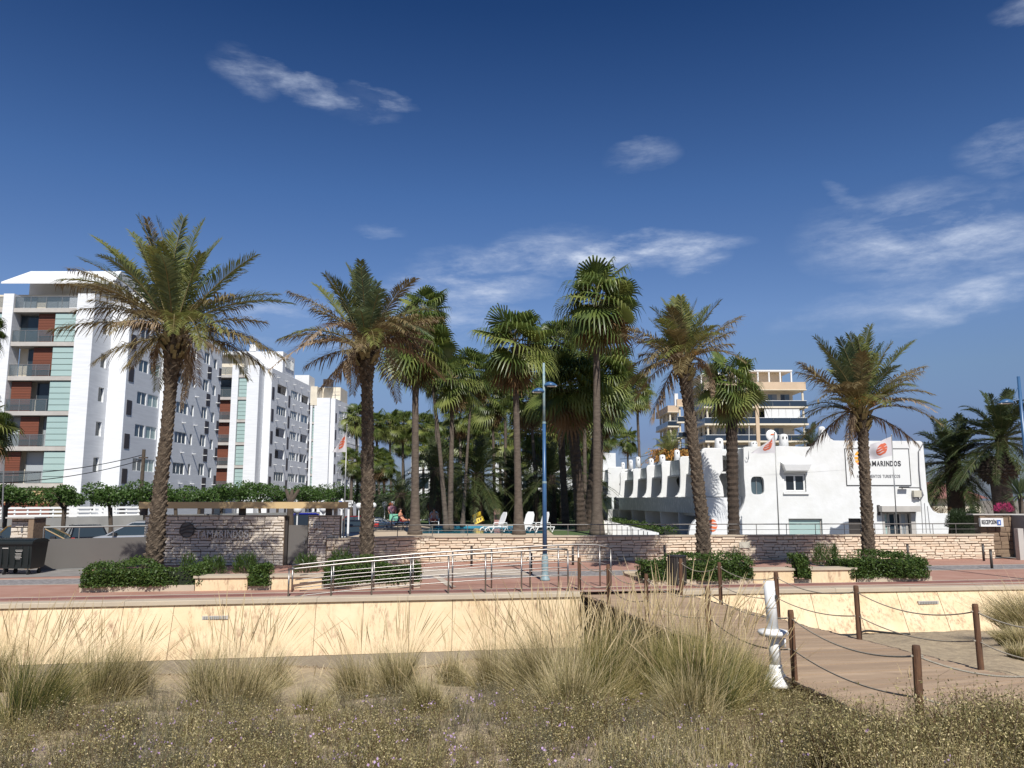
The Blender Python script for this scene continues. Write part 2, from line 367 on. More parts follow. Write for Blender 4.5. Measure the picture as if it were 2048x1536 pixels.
def thing(name, label, cat, loc=(0, 0, 0), rz=0, group=None):
    o = bpy.data.objects.new(name, None); COL.objects.link(o); o.location = loc; o.rotation_euler = (0, 0, rz)
    o.empty_display_size = .2
    return tag(o, label, cat, group)
def copy_tree(o, parent=None):
    c = o.copy(); COL.objects.link(c); c.parent = parent
    for ch in list(o.children): copy_tree(ch, c)
    return c
def struct(o): o['kind'] = 'structure'; return o
def npmesh(name, V, F, m, smooth=False, attr=None):
    V = np.asarray(V, np.float32); F = np.asarray(F, np.int32)
    me = bpy.data.meshes.new(name); me.vertices.add(len(V)); me.vertices.foreach_set('co', V.ravel())
    nf, k = F.shape; me.loops.add(nf*k); me.loops.foreach_set('vertex_index', F.ravel())
    me.polygons.add(nf); me.polygons.foreach_set('loop_start', np.arange(0, nf*k, k, dtype=np.int32))
    me.polygons.foreach_set('loop_total', np.full(nf, k, np.int32))
    if smooth: me.polygons.foreach_set('use_smooth', np.ones(nf, bool))
    me.materials.append(m)
    if attr is not None:
        a = me.attributes.new('t', 'FLOAT', 'POINT'); a.data.foreach_set('value', np.asarray(attr, np.float32))
    me.update(calc_edges=True); me.validate()
    return me
def scatter(tv, tf, pos, R, sc):      # template verts/quads, positions (n,3), rotation matrices (n,3,3), scales (n,)
    tv = np.asarray(tv); n = len(pos)
    V = np.einsum('nij,kj->nki', R, tv)*sc[:, None, None]+pos[:, None, :]
    F = np.asarray(tf)[None]+(np.arange(n)*len(tv))[:, None, None]
    return V.reshape(-1, 3), F.reshape(-1, np.asarray(tf).shape[1])
def randrot(n, up=0.0):
    v = RNG.normal(size=(n, 3)); v[:, 2] += up; v /= np.linalg.norm(v, axis=1)[:, None]
    a = RNG.normal(size=(n, 3)); a -= (a*v).sum(1)[:, None]*v; a /= np.linalg.norm(a, axis=1)[:, None]
    b = np.cross(v, a)
    return np.stack([a, b, v], axis=2)
LEAF = ([(-.5, 0, 0), (0, -.24, .05), (.5, 0, -.06), (0, .24, .05)], [(0, 1, 2, 3)])
def font(name, text, size, m, loc, rot, parent, extrude=.01, sx=1.0, align='LEFT', bold=0.0):
    cu = bpy.data.curves.new(name, 'FONT'); cu.body = text; cu.size = size; cu.extrude = extrude; cu.align_x = align; cu.offset = bold
    o = bpy.data.objects.new(name, cu); COL.objects.link(o)
    dg = bpy.context.evaluated_depsgraph_get(); me = bpy.data.meshes.new_from_object(o.evaluated_get(dg))
    bpy.data.objects.remove(o); me.materials.clear(); me.materials.append(m)
    q = link(name, me, parent); q.location = loc; q.rotation_euler = rot; q.scale = (sx, 1, 1)
    return q
# ================================================================== SETTING
def Yw(X): return 22.99+.17*X if X <= 3.85 else 23.644+.13*(X-3.85)
DL = [(1.97, 24.1), (2.54, 21.6), (3.02, 18.5), (3.71, 15.7), (4.28, 12.6), (4.66, 9.6), (6.75, 9.35), (9.4, 9.1)]
DR = [(4.85, 24.3), (5.5, 21.6), (6.1, 18.9), (6.8, 16.2), (7.55, 13.4), (8.3, 11.9), (9.6, 11.3), (11.6, 10.9)]
def lerpl(P, s):
    i = min(int(s), len(P)-2); f = s-i
    return (P[i][0]+(P[i+1][0]-P[i][0])*f, P[i][1]+(P[i+1][1]-P[i][1])*f)
def edgeX(P, Y):      # deck edge X at a given Y
    for i in range(len(P)-1):
        if P[i][1] >= Y >= P[i+1][1]:
            f = (P[i][1]-Y)/(P[i][1]-P[i+1][1]); return P[i][0]+(P[i+1][0]-P[i][0])*f
    return P[0][0] if Y > P[0][1] else P[-1][0]+6
def smooth01(x): x = max(0., min(1., x)); return x*x*(3-2*x)
def hground(X, Y):
    s = Yw(X)-Y
    L_ = np.interp(s, [-2, 0, 2.5, 6, 10.5, 14, 17, 22, 60], [-1.8, -1.78, -1.55, -1.12, -.55, -.08, .35, .82, .9])
    R_ = np.interp(s, [-2, 0, 2.5, 5, 8, 12, 17, 22, 60], [-1.4, -1.28, -1.0, -.55, -.24, -.12, .28, .8, .9])
    xr = edgeX(DR, Y); k = smooth01((X-xr+2.2)/2.2)
    h = L_*(1-k)+R_*k
    xl = edgeX(DL, Y)
    if Y < 13.5 and X > xl-2.2 and X < xr+2:      # sand drifts up to the boardwalk
        h0 = h; h = h*(1-smooth01((13.5-Y)/2))+min(h, -.22)*smooth01((13.5-Y)/2)
        k2 = smooth01((9.3-Y)/.9); h = h*(1-k2)+max(h0, .04)*k2
    h += .05*math.sin(X*1.3+Y*.7)+.04*math.sin(X*2.9-Y*2.1+1)+.03*math.sin(Y*3.7+X*.4)
    return float(h)
xs = list(np.arange(-30, 30.01, .4)); ys = list(np.arange(-6, 26.01, .4))
xs = [-200, -120, -70, -45]+xs+[45, 70, 120, 200]; ys = [-80, -40, -20, -12]+ys
V = [(x, min(y, Yw(x)+.4) if y > 15 else y, 0) for x in xs for y in ys]
V = [(x, y, hground(max(-30, min(30, x)), y) if y > -20 else .9) for (x, y, _) in V]
nY = len(ys); F = [(i*nY+j, (i+1)*nY+j, (i+1)*nY+j+1, i*nY+j+1) for i in range(len(xs)-1) for j in range(nY-1)]
struct(link('beach_sand', npmesh('beach_sand', V, F, M['sand'], True)))
def sheet(name, pts, z, m, th=.03, kind='structure'):
    o = MB().plate([(p[0], p[1]) for p in pts], [], (0, 0, 0), (1, 0, 0), (0, 0, 0), 0) if False else None
    me = MB(); b = len(pts)
    me.v = [(p[0], p[1], z) for p in pts]; me.f = [tuple(range(b))]
    o = me.build(name, m, recalc=False)
    return struct(o) if kind else o
# big ground to the horizon and hills behind
gz = -.30
sheet('ground', [(-4000, 21.5+0*1), (-60, 14.5), (-30, 18.5), (30, 27.8), (60, 31.7), (4000, 40), (4000, 5000), (-4000, 5000)], gz, M['ground'])
hv = []; hf = []
for i in range(81):
    x = -3200+i*80; h = 26+34*(.5+.5*math.sin(i*.37))*(.5+.5*math.sin(i*.11+1))+9*math.sin(i*1.3)
    hv += [(x, 3300, -5), (x, 3400, h*.6), (x, 3600, h), (x, 4200, h*.4)]
for i in range(80):
    for j in range(3): a = i*4+j; hf.append((a, a+4, a+5, a+1))
struct(link('distant_hills', npmesh('distant_hills', hv, hf, M['far'], True)))
# promenade: base slab in red paving, then painted / paved strips in the same family of lines
def strip(name, a0, a1, x0, x1, z, m, k=.17):
    return sheet(name, [(x0, a0+k*x0), (x1, a0+k*x1), (x1, a1+k*x1), (x0, a1+k*x0)], z, m)
mb = MB()
X0, X1 = -45, 45
pts = [(x, Yw(x)+.28) for x in (X0, 3.85, X1)]+[(X1, 60), (X0, 60)]
sheet('promenade', pts, 0, M['redpave'])
strip('cycle_path', 23.95, 24.45, X0, X1, .004, M['redpath'])
strip('cycle_path_edge', 24.45, 24.62, X0, X1, .004, M['palepave'])
strip('promenade_edge_band', 23.42, 23.62, X0, X1, .004, M['palepave'])
strip('cobbled_road', 28.2, 30.0, X0, X1, .004, M['cobble'])
strip('road_kerb_line', 28.05, 28.2, X0, X1, .004, M['palepave'])
strip('far_road_kerb_line', 30.0, 30.16, X0, X1, .004, M['palepave'])
c = [atz(845, 1151, 0), atz(1062, 1151, 0), atz(1035, 1138, 0), atz(845, 1138, 0)]
sheet('road_crossing', [(p.x, p.y) for p in c], .008, M['palepave'])
for a, b in (((868, 1150), (905, 1175)), ((470, 1150), (400, 1180)), ((1640, 1130), (1790, 1160))):
    p, q = atz(*a, 0), atz(*b, 0); d = (q-p).normalized(); n = Vector((-d.y, d.x, 0))*.12
    sheet('pale_paving_band', [tuple(v)[:2] for v in (p-n, q-n, q+n, p+n)], .012, M['palepave'])
c = [atz(-60, 1158, 0), atz(160, 1152, 0), atz(180, 1134, 0), atz(-60, 1140, 0)]
sheet('driveway', [(p.x, p.y) for p in c], .006, M['driveway'])
sheet('car_park', [(-60, 33.6), (-7.9, 33.6), (-7.9, 90), (-60, 90)], .006, M['asphalt'])
# ---- retaining wall with limestone panels and cap
rw = thing('retaining_wall', 'long low sea wall of yellow limestone panels under a pale stone cap, left of the boardwalk', 'wall')
rw2 = thing('retaining_wall', 'sea wall of yellow limestone panels right of the boardwalk behind the rope fence', 'wall')
def batter(X): return np.interp(X, [-22, -13, 0, 3.9, 6, 24], [.5, .4, .12, .1, .6, .8])
def zbot(X): return np.interp(X, [-30, 0, 3.9, 4.8, 30], [-1.36, -1.45, -1.45, -1.18, -1.18])
def wallrun(root, xa, xb, w0):
    n = max(1, round((xb-xa)/w0)); xsx = [xa+(xb-xa)*i/n+(random.uniform(-.05, .05) if 0 < i < n else 0) for i in range(n+1)]
    for i in range(n):
        a, b = xsx[i]+.007, xsx[i+1]-.007
        m_ = MB(); P = []
        for x in (a, b):
            yt, yb, zb = Yw(x), Yw(x)-batter(x), zbot(x)
            P.append([Vector((x, yb, zb)), Vector((x, yt, -.09))])
        o0, o1 = P; t = Vector((0, .08, 0)); pr = Vector((0, random.uniform(-.004, .004), 0))
        m_.v = [tuple(v) for v in (o0[0]+pr, o1[0]+pr, o1[0]+t, o0[0]+t, o0[1]+pr, o1[1]+pr, o1[1]+t, o0[1]+t)]
        m_.f = [(3,2,1,0),(4,5,6,7),(0,1,5,4),(1,2,6,5),(2,3,7,6),(3,0,4,7)]
        m_.build('panel', M['panel'], root)
    core = MB(); pl = MB()
    for i in range(n):
        a, b = xsx[i], xsx[i+1]
        for (mm, off, zt, zb_, bb) in ((core, .085, -.1, None, 0), (pl, -.05, None, -2.2, 1)):
            q = []
            for x in (a, b):
                y1, y0 = Yw(x)+(off if not bb else -batter(x)+off), Yw(x)-batter(x)+off
                z1 = zt if zt is not None else zbot(x)-.012; z0 = zb_ if zb_ is not None else zbot(x)-.05
                q.append((x, y0, z0, y1, z1))
            b0 = len(mm.v)
            for (x, y0, z0, y1, z1) in q: mm.v += [(x, y0, z0), (x, y1, z1), (x, y1+.35, z1), (x, y0+.35, z0)]
            mm.f += [tuple(b0+k for k in f) for f in ((0,4,5,1),(1,5,6,2),(2,6,7,3),(3,7,4,0),(0,1,2,3),(4,7,6,5))]
    core.build('wall_core', M['plinth'], root); pl.build('plinth', M['plinth'], root)
    m2 = max(1, round((xb-xa)/2.45)); ex = [xa+(xb-xa)*i/m2 for i in range(m2+1)]
    for i in range(m2):
        a, b = ex[i]+.004, ex[i+1]-.004; m_ = MB(); z0, z1 = -.088, .028+random.uniform(-.003, .003)
        P = [(a, Yw(a)-.07), (b, Yw(b)-.07), (b, Yw(b)+.34), (a, Yw(a)+.34)]
        m_.v = [(x, y, z0) for x, y in P]+[(x, y, z1-.015) for x, y in P]+[(x, y+(.015 if k < 2 else -.01), z1) for k, (x, y) in enumerate(P)]
        m_.f = [(3,2,1,0), (8,9,10,11)]+[(k, (k+1) % 4, 4+(k+1) % 4, 4+k) for k in range(4)]+[(4+k, 4+(k+1) % 4, 8+(k+1) % 4, 8+k) for k in range(4)]
        m_.build('cap_stone', M['cap'], root)
wallrun(rw, -24.3, 1.93, 1.17)
wallrun(rw2, 4.9, 26, 1.3)
# slotted lights let into the wall
for px, py, lab in ((431, 1235, 'slotted outlet let into the sea wall between the two left grass clumps'), (1856, 1205, 'thin slotted outlet let into the sea wall right of the boardwalk'),):
    X = at(px, py, 22).x
    for _ in range(4):
        zz = at(px, py, Yw(X)).z; f = (-.09-zz)/(-.09-zbot(X)); Yp = Yw(X)-batter(X)*f; X = at(px, py, Yp).x
    zz = at(px, py, Yp).z
    o = thing('wall_vent', lab, 'vent', (X, Yp, zz), math.atan(.15))
    MB().box(-.33, .33, -.035, .03, -.045, .045).build('vent_frame', M['slab'], o)
    for k in range(11): MB().box(-.29+k*.053, -.26+k*.053, -.05, -.03, -.03, .03).build('vent_slat', M['concrete'], o)
# ---- boardwalk
bw = thing('boardwalk', 'timber boardwalk running from the promenade to the beach at right', 'boardwalk')
NP = 112; sN = len(DL)-1
# arc-length spacing along the centre line
cl_ = [((a[0]+b[0])/2, (a[1]+b[1])/2) for a, b in zip(DL, DR)]
seg = [0]
for i in range(1, len(cl_)): seg.append(seg[-1]+math.dist(cl_[i-1], cl_[i]))
def s_at(d): return float(np.interp(d, seg, range(len(seg))))
for i in range(NP):
    d0, d1 = seg[-1]*i/NP+.011, seg[-1]*(i+1)/NP-.011
    if seg[-1]*i/NP > seg[-1]: break
    a, b, c_, d_ = lerpl(DL, s_at(d0)), lerpl(DR, s_at(d0)), lerpl(DR, s_at(d1)), lerpl(DL, s_at(d1))
    ex = random.uniform(-.02, .02); zt = -.08+random.uniform(-.011, .011)
    m_ = MB(); P = [(a[0]-.04+ex, a[1]), (b[0]+.04+ex, b[1]), (c_[0]+.04+ex, c_[1]), (d_[0]-.04+ex, d_[1])]
    m_.v = [(x, y, zt-.035) for x, y in P]+[(x, y, zt) for x, y in P]
    m_.f = [(3,2,1,0),(4,5,6,7),(0,1,5,4),(1,2,6,5),(2,3,7,6),(3,0,4,7)]
    m_.build('plank', M['plank'], bw)
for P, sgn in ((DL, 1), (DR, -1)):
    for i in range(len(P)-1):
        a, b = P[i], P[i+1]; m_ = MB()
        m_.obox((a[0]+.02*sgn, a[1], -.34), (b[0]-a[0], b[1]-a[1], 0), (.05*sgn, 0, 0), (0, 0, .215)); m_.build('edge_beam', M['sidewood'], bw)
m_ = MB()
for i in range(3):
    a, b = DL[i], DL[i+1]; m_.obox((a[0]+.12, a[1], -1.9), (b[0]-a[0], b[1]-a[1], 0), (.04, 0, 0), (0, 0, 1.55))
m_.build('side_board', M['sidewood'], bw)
# rope fences
def rope_fence(lab, P, lean):
    r = thing('rope_fence', lab, 'fence')
    tops = []
    for i, (x, y) in enumerate(P):
        p = MB(); lx = random.uniform(-.03, .03); h = 1.05+random.uniform(-.03, .03); rr = .05+random.uniform(-.004, .005)
        zb = min(-.3, hground(x, y)-.2); k = 9
        pts = [(x+lx*t, y, zb+(h-.08-zb)*t) for t in (0, .3, .6, .97, 1)]
        p.tube(pts, [rr*1.04, rr*1.02, rr, rr, rr*.86], 14).build('post', M['post'], r, smooth=False)
        tops.append((x+lx, y, h-.08))
    for i in range(len(P)-1):
        a, b = Vector(tops[i]), Vector(tops[i+1])
        for dz, sag in ((.12, .17), (.58, .15)):
            m_ = MB(); n = 22; d = (b-a); pts = []
            sg = sag*random.uniform(.8, 1.35)
            for k in range(n+1):
                t = k/n; q = a+d*t; q.z -= dz+4*sg*t*(1-t); pts.append(q)
            m_.tube(pts, .011, 6).build('rope', M['rope'], r, smooth=True)
    for (x, y, z) in tops:
        for dz in (.12, .58): MB().tube([(x-.072, y, z-dz), (x+.072, y, z-dz)], .014, 6).build('rope_knot', M['rope'], r)
    return r
rope_fence('rope and post fence along the left edge of the boardwalk, behind the white post', DL[:7], 0)
rope_fence('rope and post fence along the far right edge of the boardwalk beside the sea wall', [(4.85, 23.6)]+DR[1:6]+[(9.6, 11.3)], 0)
# ---- white foot-wash post
p0 = atz(1553, 1366, -.2); g0 = hground(p0.x, p0.y)
t = thing('beach_tap_post', 'chipped white beach tap post with a disc and flared foot beside the boardwalk', 'post', (p0.x, p0.y, -.22))
MB().lathe((0, 0, 0), [(.30, 0), (.29, .04), (.17, .11), (.11, .2), (.095, .3)], 18).build('foot', M['plastic'], t, smooth=True)
MB().obox((.08, -.12, 0), (.3, -.05, 0), (.02, .22, 0), (0, 0, .07)).build('toe', M['plastic'], t)
MB().tube([(0, 0, .28), (-.01, 0, .74)], .088, 18).build('lower_pipe', M['plastic'], t, smooth=True)
MB().lathe((-.02, 0, .74), [(.10, -.03), (.21, .0), (.24, .04), (.22, .075), (.1, .1)], 20).build('disc', M['plastic'], t, smooth=True)
MB().tube([(-.02, 0, .82), (-.05, 0, 1.57)], [.088, .084], 18).build('upper_pipe', M['plastic'], t, smooth=True)
MB().tube([(.12, -.04, .56), (.12, -.04, .7)], .045, 10).build('tap', M['plastic'], t, smooth=True)
MB().tube([(-.036, 0, 1.16), (-.036, 0, 1.168)], .0895, 18).build('joint_ring', M['inklight'], t, smooth=True)
MB().box(.015, .05, -.10, -.06, 1.30, 1.36).build('tap_knob', M['darkmetal'], t)
# black hose
m_ = MB(); pts = []
for i in range(40):
    px = 1700+i*4.4; b = 1270-9*math.exp(-((px-1790)/45)**2)*1.0; q = atz(px, 1268, -.9)
    x, y = q.x, Yw(q.x)-batter(q.x)-.35-.25*math.sin(i*.22); pts.append((x, y, hground(x, y)+.03+.16*math.exp(-((px-1790)/30)**2)))
tag(m_.tube(pts, .03, 8).build('hose', M['rubber'], smooth=True), 'black hose lying on the sand at the foot of the sea wall', 'hose')
# ---- stone walls
STV = []
for k in range(14):
    m_ = MB(); j = lambda s=.5: random.uniform(-.5, .5)*s
    b4 = [(-.5, 0, -.5), (.5, 0, -.5), (.5, 0, .5), (-.5, 0, .5)]
    c4 = [(x+j(.06), -.75, z+j(.22)) for (x, _, z) in [(-.495, 0, -.48), (.495, 0, -.48), (.495, 0, .48), (-.495, 0, .48)]]
    f4 = [(x+j(.06), -1.0+j(.15), z+j(.22)) for (x, _, z) in [(-.465, 0, -.36), (.465, 0, -.36), (.465, 0, .36), (-.465, 0, .36)]]
    m_.v = b4+c4+f4
    m_.f = [(3,2,1,0), (8,9,10,11)]+[(i, (i+1) % 4, 4+(i+1) % 4, 4+i) for i in range(4)]+[(4+i, 4+(i+1) % 4, 8+(i+1) % 4, 8+i) for i in range(4)]
    STV.append((m_.v, m_.f))
def stone_meshes(m):
    r = []
    for v, f in STV:
        me = bpy.data.meshes.new('stone'); me.from_pydata(v, [], f); me.materials.append(m)
        bm = bmesh.new(); bm.from_mesh(me); bmesh.ops.recalc_face_normals(bm, faces=bm.faces); bm.to_mesh(me); bm.free(); r.append(me)
    return r
SM = {k: stone_meshes(M[k]) for k in ('stone', 'stonegate', 'brownstone')}
def stones(root, p0, p1, z0, z1, key, keyj, hmin=.09, hmax=.15, lmin=.24, lmax=.62, most=290, proud=.065, holes=()):
    """courses of individual stones on the face p0->p1 (xy), visible side to the right of the direction"""
    p0, p1 = Vector((*p0, 0)), Vector((*p1, 0)); d = (p1-p0); Ln = d.length; d.normalize()
    ang = math.atan2(d.y, d.x); items = []; z = z0
    while z < z1-.02:
        h = random.uniform(hmin, hmax)
        if z+h > z1-.05: h = z1-z
        x = -random.uniform(0, lmax)
        while x < Ln:
            l = random.uniform(lmin, lmax); a, b = max(0, x), min(Ln, x+l); x += l
            if b-a < .06: continue
            if any(a < hx1 and b > hx0 and z < hz1-.02 and z+h > hz0+.02 for hx0, hx1, hz0, hz1 in holes):
                for hx0, hx1, hz0, hz1 in holes:
                    if a < hx1 and b > hx0 and z < hz1-.02 and z+h > hz0+.02:
                        if a < hx0: b = hx0
                        elif b > hx1: a = hx1
                        else: b = a
                if b-a < .06: continue
            items.append(((a+b)/2, z+h/2, b-a-.024, h-.022))
        z += h
    items.sort(key=lambda q: -q[2]*q[3])
    Rm = Matrix.Rotation(ang, 4, 'Z'); jv = []; jf = []
    for i, (u, zz, l, h) in enumerate(items):
        pp = p0+d*u; jz = random.uniform(-.012, .012); pr = proud*random.uniform(.35, 1.0)
        mw = Matrix.Translation((pp.x, pp.y, zz+jz*1.3)) @ Rm @ Matrix.Rotation(random.uniform(-.035, .035), 4, 'Y') @ Matrix.Diagonal((l, pr, h, 1))
        if i < most: link('stone', random.choice(SM[key]), root, mw)
        else:
            v, f = random.choice(STV); b0 = len(jv); jv += [mw @ Vector(q) for q in v]; jf += [tuple(b0+k for k in q) for q in f]
    if jf:
        m_ = MB(); m_.v = [tuple(q) for q in jv]; m_.f = jf; o = m_.build('small_stones', M[keyj], root); o['kind'] = 'stuff'
# gate wall
GY = 33.0
xa, xb = at(288, 1080, GY).x, at(568, 1080, GY).x; xc, xd = at(616, 1080, GY).x, at(679, 1080, GY).x; gt = at(430, 1032.5, GY).z
gw = thing('entrance_wall', 'tall pale limestone entrance wall with metal lettering and a round wave emblem', 'wall')
MB().box(xa, xb, GY, GY+.35, -.05, gt).build('wall_core', M['mortar'], gw)
MB().box(xc, xd, GY, GY+.35, -.05, gt).build('wall_core', M['mortar'], gw)
stones(gw, (xa, GY), (xb, GY), 0, gt, 'stonegate', 'stonegate2', .09, .135, .25, .6, 290)
gw2 = gw
stones(gw, (xc, GY), (xd, GY), 0, gt, 'stonegate', 'stonegate2', .09, .135, .25, .5, 0)
for a, b in ((xa, xb), (xc, xd)): MB().box(a-.01, b+.01, GY-.05, GY+.38, gt, gt+.035).build('coping', M['cap'], gw)
# emblem
ec = at(374, 1060, GY-.1); em = []
R0 = .43*1.0*(28.5/2/FPX*GY)/.43
m_ = MB(); 
m_.tube([(ec.x+R0*math.cos(a), GY-.11, ec.z+R0*math.sin(a)) for a in np.linspace(0, 2*PI, 33)], .012, 6, cap=False); m_.build('emblem_ring', M['darkmetal'], gw)
circ = [(ec.x+R0*.98*math.cos(a), ec.z+R0*.98*math.sin(a)) for a in np.linspace(0, 2*PI, 33)[:-1]]
MB().plate(circ, [], (0, GY-.085, 0), (1, 0, 0), (0, -1, 0), .01).build('emblem_disc', M['gatemetal'], gw)
for k, (z_, hh) in enumerate(((.52, .13), (.05, .15), (-.42, .13))):
    m_ = MB(); n = 14; top = []; bot = []
    for i in range(n+1):
        u = -.93+1.86*i/n; wv = .10*math.sin(u*3.1+k*.9)+.12*u
        zt = z_+hh+wv; zb = z_-hh*.6+wv
        lim = math.sqrt(max(0, .96-u*u)); top.append((ec.x+R0*u, ec.z+R0*max(-lim, min(lim, zt)))); bot.append((ec.x+R0*u, ec.z+R0*max(-lim, min(lim, zb))))
    for i in range(n):
        m_.obox((bot[i][0], GY-.125, bot[i][1]), (bot[i+1][0]-bot[i][0], 0, bot[i+1][1]-bot[i][1]), (0, .03, 0), (0, 0, max(.003, top[i][1]-bot[i][1])))
    m_.build('emblem_wave', M['darkmetal'], gw)
# lettering sign board behind letters
def letters(root, text, x0, x1, zb, hgt, Y, m, ext=.012, bold=.004):
    """each letter a part, set between x0 and x1"""
    n = len(text); wtot = (x1-x0)
    wid = {'I': .45, 'M': 1.25, 'N': 1.05, '1': .7, ' ': .6}
    tw = sum(wid.get(c, 1) for c in text); x = x0
    for c in text:
        cw = wid.get(c, 1)/tw*wtot
        if c != ' ':
            o = font('letter', c, hgt/.70, m, (0, 0, 0), (PI/2, 0, 0), root, ext, 1, 'LEFT', bold)
            bb = [v.co.x for v in o.data.vertices]; lo, hi = min(bb), max(bb)
            s = (cw*.84)/(hi-lo) if c not in 'I1' else min(1, (cw*.6)/(hi-lo))
            o.scale = (s, 1, 1); o.location = (x+cw*.08-lo*s, Y, zb)
        x += cw
la, lb = at(394, 1075, GY), at(500, 1075, GY)
letters(gw, 'TAMARINDOS', la.x, lb.x, la.z, .30, GY-.13, M['letter'], .02, .008)
MB().box(la.x-.05, lb.x+.05, GY-.115, GY-.07, la.z+.315, la.z+.35).build('letter_rail', M['darkmetal'], gw)
na, nb = at(622, 1057, GY), at(642, 1057, GY)
letters(gw, '188', na.x-.05, nb.x+.05, na.z, .22, GY-.09, M['letter'], .02, .004)
# pedestrian gate
gd = thing('pedestrian_gate', 'dark grey metal pedestrian gate between the two parts of the limestone entrance wall', 'gate', ((xb+xc)/2, GY+.2, 0))
wg = (xc-xb)/2; gh = at(590, 1050.5, GY).z
MB().box(-wg+.12, wg-.04, 0, .05, .06, gh).build('gate_leaf', M['gatemetal'], gd)
MB().box(-wg, -wg+.1, -.1, .1, 0, gt).build('gate_post', M['darkmetal'], gd)
MB().box(wg-.05, wg-.003, -.1, .1, 0, gt).build('gate_post', M['darkmetal'], gd)
MB().box(wg-.2, wg-.16, -.06, 0, .85, 1.05).build('handle', M['metal'], gd)
# ochre beam over the entrance wall
ba, bb = at(278, 1004, GY-.35), at(678, 1017, GY-.35)
bm_ = thing('entrance_canopy', 'ochre painted canopy beam spanning above the limestone entrance wall', 'canopy')
MB().box(ba.x, bb.x, GY-.35, GY+1.5, bb.z, ba.z).build('beam', M['ochre'], bm_)
for px in (288, 485, 606+60-8):
    q = at(px, 1020, GY+.2); MB().box(q.x-.12, q.x+.12, GY+.1, GY+.3, gt+.036, bb.z-.002).build('support_post', M['darkmetal'], bm_)
# sliding vehicle gate
sa, sb = at(80, 1140, 30.6), at(289, 1133, 32.6)
sg = thing('sliding_gate', 'plain grey metal sliding vehicle gate between the bin and the entrance wall', 'gate')
d = Vector((sb.x-sa.x, 2.0, 0)); n_ = Vector((-d.y, d.x, 0)).normalized()
z1 = at(180, 1076, 31.6).z
MB().obox((sa.x, 30.6, .05), d, n_*.06, (0, 0, z1-.05)).build('gate_leaf', M['gatemetal'], sg)
zr = at(180, 1053, 31.6).z
MB().tube([(sa.x, 30.63, zr), (sb.x, 32.63, zr)], .035, 8).build('top_rail', M['metal'], sg)
for f in (.0, .33, .66, .99): MB().tube([(sa.x+d.x*f, 30.63+d.y*f, z1), (sa.x+d.x*f, 30.63+d.y*f, zr)], .02, 6).build('baluster', M['metal'], sg)
MB().obox((sa.x, 30.55, .012), d, n_*.16, (0, 0, .03)).build('floor_track', M['concrete'], sg)
# small stone gate pier at left
pa, pb = at(24, 1040, 31.5), at(66, 1040, 31.5)
gp = thing('gate_pier', 'short limestone pier with a dark side post behind the waste containers', 'wall')
pz = at(40, 1037, 31.5).z
MB().box(pa.x, pb.x, 31.5, 32.0, -.05, pz).build('wall_core', M['mortar'], gp)
stones(gp, (pa.x, 31.5), (pb.x, 31.5), 0, pz, 'stonegate', 'stonegate2', .1, .16, .25, .5, 60)
MB().box(pb.x+.01, pb.x+.22, 31.2, 32.0, -.05, pz+.01).build('side_post', M['brownstone'], gp)
MB().box(pa.x-.05, pb.x+.25, 31.16, 32.05, pz+.012, pz+.06).build('coping', M['slab'], gp)
MB().box(pa.x+.42, pa.x+.5, 31.42, 31.5, pz-.5, pz-.36).build('intercom', M['metal'], gp)
# lower terrace wall
W = [at(653, 1090, 32.85), None, None]
q0 = atz(840, 1124.5, 0); q1 = atz(1990, 1117.5, 0)
WL = [(at(653, 1090, 32.8).x, 32.8), (at(700, 1090, 33.15).x, 33.15), (q0.x, q0.y), (q1.x, q1.y)]
tw = thing('terrace_wall', 'long low warm limestone wall with a flat coping in front of the pool and white building', 'wall')
wt = 1.03
for i in range(3):
    a, b = Vector((*WL[i], 0)), Vector((*WL[i+1], 0)); d = b-a; n_ = Vector((-d.y, d.x, 0)).normalized()
    MB().obox((a.x, a.y, -.05), d, n_*.4, (0, 0, wt+.05)).build('wall_core', M['mortar'], tw)
    stones(tw, WL[i], WL[i+1], 0, wt, 'stone', 'stonestuff', .085, .15, .22, .62, (0, 20, 270)[i])
    nC = max(1, round(d.length/1.9))
    for k in range(nC):
        e = a+d*(k/nC)-n_*.09+d.normalized()*.004
        MB().obox((e.x, e.y, wt+.001), d/nC-d.normalized()*.008, n_*.55, (0, 0, .065)).build('coping', M['cap'], tw)
# railing on the terrace wall
tr = thing('terrace_railing', 'thin grey metal railing standing on the long low terrace wall', 'railing')
zt_ = wt+.066; zr = zt_+.46
pts = []
for i in range(1, 4):
    a, b = Vector((*WL[i], 0)), Vector((*WL[i-1], 0))
rl = [WL[1], WL[2], (WL[3][0]-1.0, WL[3][1]-.02)]
def alongY(px):      # wall Y at px
    X = at(px, 1060, 34).x
    for _ in range(3):
        Y_ = np.interp(X, [p[0] for p in WL], [p[1] for p in WL])+.2; X = at(px, 1060, Y_).x
    return X, Y_
P0 = [alongY(px) for px in (700, 840, 1100, 1400, 1700, 1955)]
for z, r in ((zr, .022), (zt_+.22, .009)):
    MB().tube([(x, y, z) for x, y in P0], r, 8).build('rail', M['gatemetal'], tr)
for px in (738, 795, 865, 935, 1004, 1070, 1136, 1200, 1262, 1330, 1395, 1455, 1513, 1573, 1631, 1689, 1750, 1808, 1866, 1912):
    x, y = alongY(px); MB().tube([(x, y, zt_), (x, y, zr)], .016, 6).build('baluster', M['gatemetal'], tr)
